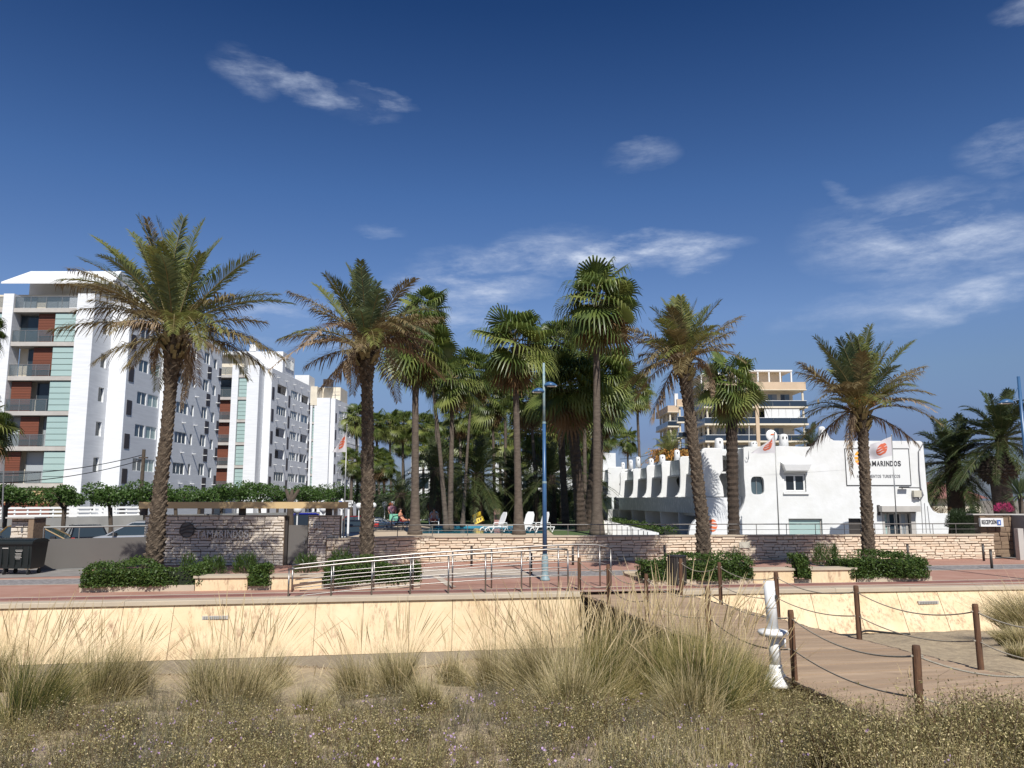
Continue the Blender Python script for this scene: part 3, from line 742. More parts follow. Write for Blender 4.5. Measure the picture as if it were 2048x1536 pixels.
# right-hand brown stone wall with RECEPCION sign
rwall = thing('garden_wall', 'brown stone garden wall behind the reception sign at the right edge', 'wall')
ga, gb = at(1958, 1040, 37.5), at(2022, 1040, 37.5); gzt = at(1990, 1030, 37.5).z
MB().box(ga.x, gb.x, 37.5, 37.9, -.05, gzt).build('wall_core', M['mortar'], rwall)
stones(rwall, (ga.x, 37.5), (gb.x, 37.5), 0, gzt, 'brownstone', 'stonestuff', .16, .26, .3, .6, 120)
MB().box(ga.x-.3, gb.x+2.5, 37.42, 38.0, gzt+.001, gzt+.05).build('coping', M['slab'], rwall)
pr = thing('gate_pier', 'tall rendered grey gate pier at the right edge of the photograph', 'wall')
MB().box(gb.x+.01, gb.x+2.2, 36.3, 38.0, -.05, gzt).build('pier', M['concrete'], pr)
MB().box(at(2030, 1060, 36.2).x, at(2041, 1060, 36.2).x, 36.0, 36.29, -.05, at(2020, 1057, 36).z).build('stub', M['slab'], pr)
sp = at(1960, 1053, 37.3); sq = at(2004, 1036, 37.3)
rs = thing('reception_sign', 'white RECEPCIÓN sign box on the brown stone wall', 'sign')
MB().box(sp.x, sq.x, 37.22, 37.36, sp.z, sq.z).build('sign_box', M['signwhite'], rs)
sw = sq.x-sp.x; sh = sq.z-sp.z
letters(rs, 'RECEPCI\u00d3N', sp.x+.04, sp.x+sw*.70, sp.z+sh*.30, sh*.48, 37.205, M['ink'], .006, .003)
MB().box(sp.x+sw*.72, sp.x+sw*.88, 37.2, 37.218, sp.z+sh*.18, sp.z+sh*.78).build('sign_symbol', M['signblue'], rs)
MB().box(sp.x+sw*.77, sp.x+sw*.83, 37.19, 37.199, sp.z+sh*.3, sp.z+sh*.6).build('sign_symbol', M['signwhite'], rs)
# ---- pool terrace
pA, pB = atz(836, 1067, .93), atz(1094, 1067, .93); pF = atz(836, 1051.5, .93)
dx0, dx1 = -7.55, 7.55; py0, py1 = pA.y, pF.y; px0, px1 = pA.x-.3, pB.x
m_ = MB()
dy0 = 33.9
m_.v = []
def dbox(x0, x1, y0, y1): m_.box(x0, x1, y0, y1, -.29, .93)
dbox(dx0, 4.0, 36.15, py0); dbox(dx0, px0, py0+.001, py1); dbox(px1, 4.0, py0+.001, py1); dbox(dx0, 4.0, py1+.001, 120)
m_.plate([(4.001, 36.15), (4.15, 36.15), (8.6, 76), (8.6, 120), (4.001, 120)], [], (0, 0, 0), (1, 0, 0), (0, 0, 0), 0) if False else None
_q = [(4.001, 36.15), (4.15, 36.15), (8.6, 76), (8.6, 120), (4.001, 120)]; _b = len(m_.v); m_.v += [(x, y, -.29) for x, y in _q]+[(x, y, .93) for x, y in _q]
m_.f += [tuple(_b+i for i in (4, 3, 2, 1, 0)), tuple(_b+i for i in (5, 6, 7, 8, 9))]+[(_b+i, _b+(i+1) % 5, _b+5+(i+1) % 5, _b+5+i) for i in range(5)]
struct(m_.build('pool_terrace', M['deck']))
struct(MB().box(px0, px1, py0, py1, -.28, -.2).build('pool_floor', M['tile']))
struct(MB().box(px0+.01, px1-.01, py1-.03, py1-.01, -.2, .925).build('pool_side', M['tile']))
struct(MB().box(px0+.01, px1-.01, py0+.012, py1-.032, .78, .84).build('pool_water', M['water']))
sheet('lawn', [(px1+.25, 36.17), (4.13, 36.17), (8.58, 76), (8.58, 118), (-7.5, 118), (-7.5, py1+3.2), (px1+.25, py1+3.2)], .936, M['lawn'])
sheet('garden_path', [(4.2, 35.6), (30, 37.5), (30, 110), (8.7, 110), (8.7, 76)], .03, M['concrete'])
# ---- promenade planters
FK = .17
def Yp(X): return 25.4+.125*X-.35
def xpl(px, py=1165):
    X = at(px, py, 25).x
    for _ in range(4): X = at(px, py, Yp(X)).x
    return X
def seatwall(root, x0, x1, h=.42, depth=.5):
    a, b = Vector((x0, Yp(x0), 0)), Vector((x1, Yp(x1), 0)); d = b-a; n_ = Vector((-d.y, d.x, 0)).normalized()
    MB().obox((a.x, a.y, -.03), d, n_*depth, (0, 0, h-.06+.03)).build('seat_wall', M['panel'], root)
    e = a-n_*.05-d.normalized()*.05
    MB().obox((e.x, e.y, h-.059), d+d.normalized()*.1, n_*(depth+.1), (0, 0, .07)).build('seat_top', M['cap'], root)
def kerb(root, x0, x1, h=.2, yo=0, depth=3.2):
    a, b = Vector((x0, Yp(x0)+yo, 0)), Vector((x1, Yp(x1)+yo, 0)); d = b-a; n_ = Vector((-d.y, d.x, 0)).normalized()
    MB().obox((a.x, a.y, -.03), d, n_*.15, (0, 0, h+.03)).build('kerb', M['cap'], root)
    MB().obox((a.x, a.y, -.03)+0*Vector((0,0,0)) if False else (a.x+n_.x*.151, a.y+n_.y*.151, -.03), d, n_*(depth-.3), (0, 0, h-.03)).build('soil', M['sand'], root)
    MB().obox((a.x+n_.x*(depth-.148), a.y+n_.y*(depth-.148), -.03), d, n_*.15, (0, 0, h+.03)).build('kerb', M['cap'], root)
pl1 = thing('planter', 'long planter with stone seats and hedges left of the steel handrails', 'planter')
pl2 = thing('planter', 'long planter with stone seats and hedges behind the litter bin at right', 'planter')
def hedgebox(name, lab, x0, x1, z0, z1, depth, yo, key, n, group=None, over=.08, bumps=.2):
    """clipped hedge: many leaves on and inside a rounded box that follows the planter line"""
    cnt = n; a, b = Vector((x0, Yp(x0)+yo, 0)), Vector((x1, Yp(x1)+yo, 0)); d = b-a; Ln = d.length; d.normalize(); n_ = Vector((-d.y, d.x, 0))
    face = RNG.random(cnt); u = RNG.random(cnt); v = RNG.random(cnt); wv = RNG.random(cnt)
    U = u*Ln; D = wv*depth; Z = z0+v*(z1-z0)
    front = face < .52; top = (face >= .52) & (face < .88); sd = face >= .88
    D = np.where(front, RNG.normal(0, .05, cnt), D); Z = np.where(top, z1+RNG.normal(0, .045, cnt), Z)
    U = np.where(sd, np.where(u < .5, RNG.normal(0, .05, cnt), Ln+RNG.normal(0, .05, cnt)), U)
    bump = bumps*(np.sin(U*1.7+x0)+.6*np.sin(U*4.1+D*2)+.5*np.sin(Z*6+U*3.0)); Z = Z+np.where(top, bump*.6, 0); D = D-np.where(front, bump*.5, 0)
    edge = np.clip((Z-z0)/(z1-z0), 0, 1); D = D+np.where(front, (edge > .85)*(edge-.85)*1.0, 0)
    pos = np.stack([a.x+d.x*U+n_.x*D, a.y+d.y*U+n_.y*D, Z], 1)
    Vv, Ff = scatter(LEAF[0], LEAF[1], pos, randrot(cnt, .35), RNG.uniform(.05, .10, cnt))
    root = thing(name, lab, 'hedge' if 'hedge' in name else 'bush', (0, 0, 0), 0, group)
    o = link('leaves', npmesh('leaves', Vv, Ff, M[key]), root); o['kind'] = 'stuff'
    ins = .1
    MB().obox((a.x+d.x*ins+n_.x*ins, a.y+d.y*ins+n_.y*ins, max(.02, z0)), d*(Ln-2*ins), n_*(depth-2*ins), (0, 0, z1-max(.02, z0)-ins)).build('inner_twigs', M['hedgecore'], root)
    return root
a, b, c, e, f_, g = [xpl(p) for p in (160, 389, 497, 541, 645, 840)]
kerb(pl1, a, b, .17); seatwall(pl1, b+.02, c-.03); kerb(pl1, c, e, .12); seatwall(pl1, e+.03, f_-.02); kerb(pl1, f_, g, .17)
hedgebox('hedge', 'long clipped dark green hedge at the foot of the tall leaning date palm', a+.05, b+.15, .15, .66, 1.5, -.03, 'hedge', 9500)
hedgebox('hedge', 'dark green hedge seen through the steel handrails in front of the second date palm', f_+.05, g-.05, .14, .68, 1.5, .0, 'hedge', 9000)
hedgebox('bush', 'round bush spilling over between the two stone seats at left', c+.02, e-.02, .14, .72, .7, -.1, 'hedge', 2600)
a2, b2, c2, e2, f2, g2 = [xpl(p) for p in (1300, 1506, 1590, 1622, 1697, 1862)]
kerb(pl2, a2, b2, .15); seatwall(pl2, b2+.02, c2-.03, .45); kerb(pl2, c2, e2, .1); seatwall(pl2, e2+.03, f2+.25, .45); kerb(pl2, f2+.3, g2+.05, .15)
hedgebox('hedge', 'clipped hedge around the foot of the leaning palm behind the litter bin', a2+.0, b2+.0, .12, .74, 1.5, -.05, 'hedge', 8500)
hedgebox('hedge', 'mounded hedge at the foot of the rightmost date palm', f2+.08, g2-.05, .12, .72, 1.6, -.05, 'hedge', 8500)
hedgebox('bush', 'small bush hanging between two stone seats right of the tap post', c2+.02, e2-.05, .16, .78, .6, -.1, 'hedge', 2200)
# shrubs of narrow leaves standing in the planter
NLEAF = ([(-.1, 0, 0), (.45, -.07, .04), (1, 0, -.05), (.45, .07, .04)], [(0, 1, 2, 3)])
def shrub(name, lab, px, pyb, Y, wpx, ztop, key, n=700, ls=.16, group=None, cat='shrub'):
    c = at(px, pyb, Y); r = wpx/FPX*Y; z0 = 0.05 if c.z < .5 else c.z; H = ztop-z0
    th = RNG.uniform(0, 2*PI, n); el = RNG.uniform(.12, 1, n)**.8; rad = RNG.uniform(.35, 1, n)**.5
    pos = np.stack([c.x+np.cos(th)*r*rad*np.sqrt(1-(el*.85)**2), Y+np.sin(th)*r*rad*np.sqrt(1-(el*.85)**2), z0+H*(.1+.85*el*rad)], 1)
    out = pos-np.array([c.x, Y, z0]); out /= np.linalg.norm(out, axis=1)[:, None]+1e-6; out += RNG.normal(0, .35, (n, 3)); out[:, 2] += .25
    out /= np.linalg.norm(out, axis=1)[:, None]; s = RNG.normal(size=(n, 3)); s -= (s*out).sum(1)[:, None]*out; s /= np.linalg.norm(s, axis=1)[:, None]
    R = np.stack([out, s, np.cross(out, s)], axis=2)
    Vv, Ff = scatter(NLEAF[0], NLEAF[1], pos, R, RNG.uniform(ls*.6, ls*1.2, n))
    root = thing(name, lab, cat, (0, 0, 0), 0, group)
    o = link('leaves', npmesh('leaves', Vv, Ff, M[key]), root); o['kind'] = 'stuff'
    m_ = MB()
    for k in range(7):
        g = k*.9; m_.tube([(c.x, Y, z0-.03), (c.x+math.cos(g)*r*.3, Y+math.sin(g)*r*.3, z0+H*.5)], .012, 5)
    m_.build('stems', M['treebark'], root)
    return root
OG = 'narrow leaved shrubs in the promenade planters'
shrub('shrub', 'small shrub in the planter just right of the tall leaning palm', 376, 1150, 26.5, 15, .95, 'oleander', 350)
shrub('shrub', 'leafy shrub behind the first stone seat under the metal letters', 425, 1150, 26.4, 24, .85, 'oleander', 800)
shrub('shrub', 'taller shrub in front of the entrance wall left of the grey gate', 490, 1150, 26.6, 24, .93, 'oleander', 800)
shrub('shrub', 'narrow leaved shrub in front of the grey pedestrian gate', 612, 1150, 27, 24, .90, 'oleander', 800)
shrub('shrub', 'upright shrub in front of the wall corner left of the second date palm', 681, 1150, 27.4, 24, 1.0, 'oleander', 700)
shrub('shrub', 'feathery light green shrub behind the stone seat at right', 1655, 1150, 29.3, 28, 1.12, 'oleander', 1500, .13)
shrub('shrub', 'small tuft rising above the hedge behind the rope fence', 1474, 1150, 29.2, 9, 1.0, 'oleander', 160)
# ================================================================== BUILDINGS
def holed(mb, o, u, n, u0, u1, z0, z1, holes, depth=.2, back=False):
    """rectangular wall in the plane through o along u (unit), outward normal n, with recessed rectangular holes"""
    o, u, n = Vector(o), Vector(u), Vector(n)
    us = sorted({u0, u1, *[max(u0, min(u1, q)) for h in holes for q in h[:2]]}); zs = sorted({z0, z1, *[max(z0, min(z1, q)) for h in holes for q in h[2:4]]})
    P = lambda a, z, d=0: tuple(o+u*a+Vector((0, 0, z))-n*d)
    for i in range(len(us)-1):
        j = 0
        while j < len(zs)-1:
            cu = (us[i]+us[i+1])/2; inside = lambda jj: any(h[0] < cu < h[1] and h[2] < (zs[jj]+zs[jj+1])/2 < h[3] for h in holes)
            if inside(j): j += 1; continue
            k = j
            while k+1 < len(zs)-1 and not inside(k+1): k += 1
            mb.quad(P(us[i], zs[j]), P(us[i+1], zs[j]), P(us[i+1], zs[k+1]), P(us[i], zs[k+1])); j = k+1
    for h in holes:
        a, b, c, d = h[:4]
        mb.quad(P(a, c), P(a, c, depth), P(a, d, depth), P(a, d)); mb.quad(P(b, c), P(b, d), P(b, d, depth), P(b, c, depth))
        mb.quad(P(a, d), P(a, d, depth), P(b, d, depth), P(b, d)); mb.quad(P(a, c), P(b, c), P(b, c, depth), P(a, c, depth))
def window(root, o, u, n, a, b, z0, z1, depth, nl=2, fm='plastic', gm='glass', fw=.06, name='window'):
    """frame of real bars with its pane as a sub-part, set back in its opening"""
    o, u, n = Vector(o), Vector(u), Vector(n)
    base = o-n*depth; m_ = MB()
    def bar(a0, a1, c0, c1, d=.06): m_.obox(base+u*a0+Vector((0, 0, c0)), u*(a1-a0), n*d, (0, 0, c1-c0))
    bar(a, b, z0, z0+fw); bar(a, b, z1-fw, z1); bar(a, a+fw, z0+fw, z1-fw); bar(b-fw, b, z0+fw, z1-fw)
    for k in range(1, nl):
        q = a+(b-a)*k/nl; bar(q-fw*.5, q+fw*.5, z0+fw, z1-fw)
    w_ = m_.build(name, M[fm], root)
    for k in range(nl):
        q0, q1 = a+(b-a)*k/nl, a+(b-a)*(k+1)/nl
        g = gm if isinstance(gm, str) else random.choice(gm)
        MB().obox(base+u*(q0+.01)+Vector((0, 0, z0+.01)), u*(q1-q0-.02), n*.02, (0, 0, z1-z0-.02)).build('pane', M[g], w_)
    return w_
MS = .0475; UD = Vector((MS, 1, 0)).normalized(); ND = Vector((UD.y, -UD.x, 0))
ZS = [4.0, 7.07, 10.05, 13.03, 16.0, 18.95]
def side_hit(px, py, X0, Y0):       # ray with the side plane through (X0,Y0)
    d = ray(px, py); t = (X0-MS*Y0)/(d.x-MS*d.y); return Vector((d.x*t, d.y*t, EYE+d.z*t))
def block(root, x0, y0, x1, y1, ztop, name='wall', m='brickwhite'):
    return MB().box(x0, x1, y0, y1, -.29, ztop).build(name, M[m], root)
def apartment(lab, Yf, XL, corners, side_cells, fronts, full=True, far=False, sideX=None, sideY=None, endY=0, shade='brickgrey'):
    r = thing('apartment_building', lab, 'building')
    wall = MB()
    # stepped plan: corners = [(X, Yfront, Yback)] from left to right, the last one carries the long side wall
    zt = 20.2
    for i, (xa_, xb_, ya_, yb_) in enumerate(corners):
        nx = MS*(yb_-ya_)
        m_ = MB(); b = 0
        pts = [(xa_, ya_), (xb_, ya_), (xb_+nx, yb_), (xa_, yb_)]
        m_.v = [(x, y, -.29) for x, y in pts]+[(x, y, zt-(0 if i else 0)) for x, y in pts]
        m_.f = [(3,2,1,0),(4,5,6,7),(0,1,5,4),(1,2,6,5),(2,3,7,6),(3,0,4,7)]
        m_.build('stair_tower' if i < len(corners)-1 else 'stair_tower', M['brickwhite'], r)
    return r
def big_block(lab, Yf, xl, bays, pillars, steps, sideX, sideY, endY, side_items, recess_items, penthouse, seed, stepin=None, full=True):
    random.seed(seed)
    r = thing('apartment_building', lab, 'building')
    zt = 20.2; G = -.29
    # front bays set between white pillars
    for (x0, x1) in pillars: MB().box(x0, x1, Yf, Yf+1.4, G, zt).build('pillar', M['brickwhite'], r)
    for (x0, x1, kind) in bays:
        back = Yf+1.5
        MB().box(x0, x1, back, back+.2, G, zt-1.3).build('back_wall', M['cream'], r)
        for fi, z in enumerate(ZS):
            MB().box(x0+.002, x1-.002, Yf+.12, back-.002, z-.36, z).build('balcony_slab', M['slab'], r)
        for fi in range(len(ZS)-1):
            z0, z1 = ZS[fi], ZS[fi+1]-.36
            wbay = x1-x0
            if kind == 'full':
                g0 = x1-1.95*(wbay/5.4)
                fr = [(x0+.0, x0+1.9*wbay/5.4, 'darkglass'), (x0+1.9*wbay/5.4, g0-.1, 'shutter')] if fi in (4,) else \
                     [(x0+.9*wbay/5.4, x0+1.8*wbay/5.4, 'darkglass'), (x0+1.7*wbay/5.4, g0-.1, 'shutter')] if fi == 3 else \
                     [(x0+.1, x0+1.8*wbay/5.4, 'shutter'), (x0+1.9*wbay/5.4, g0-.1, 'darkglass')] if fi == 2 else \
                     [(x0+.1, x0+1.1*wbay/5.4, 'curtain'), (x0+1.1*wbay/5.4, x0+2.7*wbay/5.4, 'shutter'), (x0+2.7*wbay/5.4, g0-.1, 'curtain')] if fi == 1 else \
                     [(x0+.1, x0+1.4*wbay/5.4, 'shutter'), (x0+1.5*wbay/5.4, g0-.1, 'curtain')]
                gl = (g0, x1)
            elif kind == 'narrow':
                fr = [(x0+.05, x1-.05, 'shutter' if fi in (0, 1, 2, 3) and seed != 9 else 'darkglass')]; gl = None
                if fi == 4: fr = [(x0+.05, x1-.05, 'darkglass')]
            else:
                fr = []; gl = (x0, x1)
            for (a, b, k) in fr:
                if k == 'shutter':
                    s_ = MB().box(a, b, Yf+.62, Yf+.64, z0+.02, z1-.02).build('shutter', M['darkpanel'], r)
                    for q in range(18):
                        zz = z0+.06+q*(z1-z0-.1)/18
                        MB().obox((a+.02, Yf+.61, zz), (b-a-.04, 0, 0), (0, -.035, -.02), (0, 0, .105)).build('slat', M['shutter'], s_)
                else:
                    f = window(r, (0, Yf+1.2, 0), (1, 0, 0), (0, -1, 0), a+.03, b-.03, z0+.03, z1-.05, 0, 1, 'metal', k, .05, 'balcony_door')
            if gl:
                a, b = gl
                gp_ = MB().box(a+.03, b-.03, Yf+.32, Yf+.34, z0+.02, z1-.02).build('glazed_screen', M['frostbar'], r)
                nn = 5; hh = (z1-z0-.1)/nn
                for q in range(nn):
                    zz = z0+.05+q*hh
                    MB().obox((a+.07, Yf+.30, zz+.035), (b-a-.14, 0, 0), (0, -.05, -.03), (0, 0, hh-.07)).build('glass_louvre', M['frost'], gp_)
            if kind != 'glass':
                e = gl[0] if gl else x1
                rg = MB().box(x0+.03, e, Yf+.16, Yf+.175, z0+.06, z0+.98).build('balcony_glass', M['railglass'], r)
                m_ = MB().box(x0+.02, e+.02, Yf+.135, Yf+.195, z0+.98, z0+1.02)
                for q in range(4):
                    xx = x0+.05+(e-x0-.1)*q/3; m_.box(xx-.018, xx+.018, Yf+.14, Yf+.185, z0, z0+.98)
                m_.build('balcony_rail', M['metal'], r)
        # top terrace rail
        z0 = ZS[-1]
        MB().box(x0+.03, x1-.03, Yf+.16, Yf+.175, z0+.06, z0+.98).build('balcony_glass', M['railglass'], r)
        m_ = MB().box(x0+.02, x1-.02, Yf+.135, Yf+.195, z0+.98, z0+1.02)
        for q in range(5):
            xx = x0+.05+(x1-x0-.1)*q/4; m_.box(xx-.018, xx+.018, Yf+.14, Yf+.185, z0, z0+.98)
        m_.build('balcony_rail', M['metal'], r)
    # stepped stair towers with recessed windows in their side faces
    for (xa_, xb_, ya_, yb_, items) in steps:
        m_ = MB(); o = (xb_, ya_, 0)
        L_ = (yb_-ya_)*math.hypot(1, MS)
        m_.quad((xa_, ya_, G), (xb_, ya_, G), (xb_, ya_, zt), (xa_, ya_, zt))
        x2 = xb_+MS*(yb_-ya_)
        m_.quad((xa_, ya_, zt), (xb_, ya_, zt), (x2, yb_+.3, zt), (xa_, yb_+.3, zt)); m_.quad((xa_, ya_, G), (xa_, yb_, G), (xa_, yb_, zt), (xa_, ya_, zt))
        holes = []
        for (u0_, u1_) in (items or []):
            for z in [0.9]+[q+.35 for q in ZS[:-1]]: holes.append((u0_, u1_, z+.75, z+2.0))
        if items is not None: holed(m_, o, UD, ND, 0, L_, G, zt, holes, .22)
        m_.build('stair_tower', M['brickwhite'], r, recalc=False)
        for h in holes: window(r, o, UD, ND, *h, .2, 1, 'darkmetal', 'darkglass', .04)
    # long side wall
    Ls = (endY-sideY)*math.hypot(1, MS); o = (sideX, sideY, 0); m_ = MB(); holes = []; wins = []
    for it in side_items:
        (u0_, u1_, kind, zoff, h, nl) = it
        for fi, z in enumerate([.95]+ZS[:-1] if kind != 'pent' else []):
            zz0 = z+zoff; zz1 = zz0+h
            if kind == 'panel': continue
            if zz1 < zt-.3: holes.append((u0_, u1_, zz0, zz1)); wins.append((u0_, u1_, zz0, zz1, kind, nl, fi))
    holed(m_, o, UD, ND, 0, Ls, G, zt, holes, .2)
    e2 = Vector(o)+UD*Ls
    fr_ = MB(); fr_.quad((sideX-3, sideY, G), (sideX, sideY, G), (sideX, sideY, zt), (sideX-3, sideY, zt)); fr_.build('stair_tower', M['brickwhite'], r, recalc=False)
    m_.quad((sideX-8, sideY+.01, zt), (sideX, sideY, zt), (e2.x, e2.y, zt), (e2.x-8, e2.y, zt))
    m_.quad((e2.x, e2.y, G), (e2.x-9, e2.y, G), (e2.x-9, e2.y, zt), (e2.x, e2.y, zt))
    m_.build('side_wall', M['brickgrey'], r, recalc=False)
    for (a, b, c, d_, kind, nl, fi) in wins:
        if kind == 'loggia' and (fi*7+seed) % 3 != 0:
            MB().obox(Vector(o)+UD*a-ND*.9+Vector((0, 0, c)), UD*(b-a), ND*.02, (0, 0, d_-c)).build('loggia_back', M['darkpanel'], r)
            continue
        g = 'curtain' if kind == 'frost' else ('glass', 'glass', 'darkglass')
        window(r, o, UD, ND, a, b, c, d_, .12, nl, 'plastic', g, .05)
    for it in side_items:
        if it[2] != 'panel': continue
        for z in [.95]+ZS[:-1]:
            z0_ = z+it[3]
            MB().obox(Vector(o)+UD*it[0]+ND*.0+Vector((0, 0, z0_)), UD*(it[1]-it[0]), ND*.035, (0, 0, it[4])).build('side_panel', M['darkpanel'], r)
    # small bracket lights with thin shadows on the wall
    for k in range(5 if full else 4):
        u = Ls*(.12+.2*k)
        for z in ZS:
            m2 = MB(); q = Vector(o)+UD*u+Vector((0, 0, z+.25)); m2.obox(q, UD*.22, ND*.42, (0, 0, .05)); m2.build('wall_bracket', M['plastic'], r)
    # roof storey
    for (x0, x1, y0, y1, z0, z1, m, nm) in penthouse: MB().box(x0, x1, y0, y1, z0, z1).build(nm, M[m], r)
    return r
def fx(px, py, Y): return at(px, py, Y).x
# --- first block
P = 880
c1 = fx(169, P, 67); y2 = side_hit(207.4, P, c1, 67).y; x2 = side_hit(207.4, P, c1, 67).x
c2 = fx(243.7, P, y2); h3 = side_hit(314, P, c2, y2); c3 = fx(321, P, h3.y)
eY = side_hit(436, P, c3, h3.y).y
def U(px, X0, Y0, py=P): return (side_hit(px, py, X0, Y0).y-Y0)*math.hypot(1, MS)
xs0, xs1, xs2, xs3 = fx(23, 650, 67), fx(109, 650, 67), fx(151, 650, 67), fx(2, 650, 67)
it1 = [(U(248, c2, y2), U(258, c2, y2), 'panel', .1, 1.25, 1)]
b1 = big_block('large white apartment block at the left edge, nearest of three, with red brown shutters', 67, -60,
    [(xs0, xs2, 'full'), (-50.5, xs3, 'full')], [(xs3, xs0), (xs2, c1+.0)],
    [(c1-3, c1, 68.41, y2-.01, None), (c2-3.5, c2, y2, h3.y-.01, None)], c3, h3.y, eY,
    [(U(349, c3, h3.y), U(372, c3, h3.y), 'win', 1.15, 1.15, 3), (U(379, c3, h3.y), U(384, c3, h3.y), 'win', 1.15, 1.15, 1),
     (U(400, c3, h3.y), U(411, c3, h3.y), 'win', 1.2, 1.25, 2), (U(420, c3, h3.y), U(426, c3, h3.y), 'win', 1.0, 1.1, 1),
     (U(408, c3, h3.y), U(415.5, c3, h3.y), 'panel', -.35, 1.35, 1), (U(431, c3, h3.y), U(436, c3, h3.y)-.1, 'panel', -.1, 1.4, 1)],
    None, [(-50, -37.5, 70.5, 84, 18.9, 21.0, 'cream', 'roof_storey'), (-37.4, -34.6, 75, 84, 18.9, 21.2, 'cream', 'roof_storey'), (-36.3, -35.0, 74.2, 76, 21.2, 22.2, 'white', 'chimney'), (-36.2, -35.1, 74.3, 75.9, 22.2, 22.7, 'darkpanel', 'chimney_cap')], 3)
# pillar side face carries small windows; second tower side carries windows and panels
o1 = Vector((c1, 67, 0)); m_ = MB(); L1 = (y2-67)*math.hypot(1, MS)
hl = [(1.5, min(L1-.12, 2.35), z+.35+.75, z+.35+2.0) for z in ([.6]+[q-.1 for q in ZS[:-1]])]
holed(m_, o1+ND*.012, UD, ND, 0, L1, -.29, 20.2, hl, .2); m_.build('stair_tower_side', M['brickwhite'], b1, recalc=False)
for h in hl: window(b1, o1+ND*.012, UD, ND, *h, .18, 1, 'plastic', 'darkglass', .04)
o2 = Vector((c2, y2, 0)); L2 = (h3.y-y2)*math.hypot(1, MS); m_ = MB(); hl = []
for z in [.95]+ZS[:-1]:
    hl += [(U(268, c2, y2), U(287, c2, y2), z+1.2, z+2.35), (U(290, c2, y2), U(311, c2, y2), z+1.2, z+2.35)]
holed(m_, o2+ND*.012, UD, ND, 0, L2, -.29, 20.2, hl, .16); m_.build('stair_tower_side', M['brickgrey'], b1, recalc=False)
for i, h in enumerate(hl): window(b1, o2+ND*.012, UD, ND, *h, .1, 2, 'plastic', 'glass' if i % 2 == 0 else 'frost', .05)
for z in [.95]+ZS[:-1]:
    MB().obox(o2+ND*.013+UD*U(248, c2, y2)+Vector((0, 0, z+.05)), UD*(U(258, c2, y2)-U(248, c2, y2)), ND*.035, (0, 0, 1.3)).build('side_panel', M['darkpanel'], b1)
# sloped white roof over the roof storey of the first block
e0, e1 = at(2, 567, 69.2), at(48, 547, 72); e3 = at(232, 547, 72); e4 = at(228, 568, 69.2)
m_ = MB(); q = [(e0.x-8, 69.2, 20.95), (e4.x, 69.2, 20.95), (e3.x, 73.2, 22.25), (e0.x+1.9, 73.2, 22.25)]
q = [(e0.x, 69.2, e0.z), (e4.x, 69.2, e0.z), (e3.x, 73, e1.z+.35), (e1.x, 73, e1.z+.35)]
m_.v = q+[(x, y, z+.16) for x, y, z in q]+[]
m_.f = [(3,2,1,0),(4,5,6,7),(0,1,5,4),(1,2,6,5),(2,3,7,6),(3,0,4,7)]
m_.build('sloped_roof', M['white'], b1)
MB().box(e1.x, e3.x, 73.02, 83, 20.9, e1.z+.45).build('roof_deck', M['white'], b1)
for (pa_, pb_) in ((30, 75), (95, 140)):
    a_, b_ = fx(pa_, 590, 70.4), fx(pb_, 590, 70.4)
    window(b1, (0, 70.45, 0), (1, 0, 0), (0, -1, 0), a_, b_, 19.0, 20.8, 0, 2, 'metal', 'curtain', .06)
# --- second and third blocks
def rear_block(lab, Yf, px_bay, px_pil, px_gl, px_wall, px_sh, px_sl, endpx, items, seed, left, pent, Pq):
    xb0, xb1 = fx(px_bay[0], Pq, Yf), fx(px_bay[1], Pq, Yf); xp1 = fx(px_pil, Pq, Yf); xg1 = fx(px_gl, Pq, Yf); c = fx(px_wall, Pq, Yf)
    h_ = side_hit(px_sh, Pq, c, Yf); c_ = fx(px_sl, Pq, h_.y); ey = side_hit(endpx, Pq, c_, h_.y).y
    its = [(U(a, c_, h_.y, Pq), U(b, c_, h_.y, Pq), k, zo, hh, nl) for (a, b, k, zo, hh, nl) in items]
    return big_block(lab, Yf, left, [(xb0-2.5, xb1, 'narrow'), (xp1, xg1, 'glass')], [(xb1, xp1), (xg1, c)],
        [(c-3, c, Yf+1.41, h_.y-.01, [])], c_, h_.y, ey, its, None, pent(c_, h_.y, ey), seed), c_, h_, ey
b2, c_, h_, ey = rear_block('middle white apartment block behind the leaning palm and the first block', 104, (440, 457), 470, 488, 512, 524, 538, 617,
    [(550, 569, 'loggia', 1.15, 1.25, 4), (578, 592, 'win', 1.15, 1.2, 4), (594, 598, 'win', 1.15, 1.2, 1), (600, 614, 'loggia', 1.15, 1.2, 2),
     (539.5, 544, 'panel', .0, 1.7, 1), (573, 576.5, 'panel', -.3, 1.7, 1), (614.7, 617, 'panel', -.2, 1.7, 1)], 5, -50,
    lambda X, y, e: [(X-8, X+.2, y+4, y+10, 20.2, 23.2, 'brickwhite', 'roof_storey'), (X-10, X-3.5, y-1, y+3.5, 18.9, 21.7, 'cream', 'roof_storey'), (X-10.5, X-3, y-2, y+3.8, 21.7, 22.0, 'white', 'roof_deck'), (X-4.5, X-3.6, y+3.9, y+5, 23.2, 24.2, 'white', 'chimney')], 894)
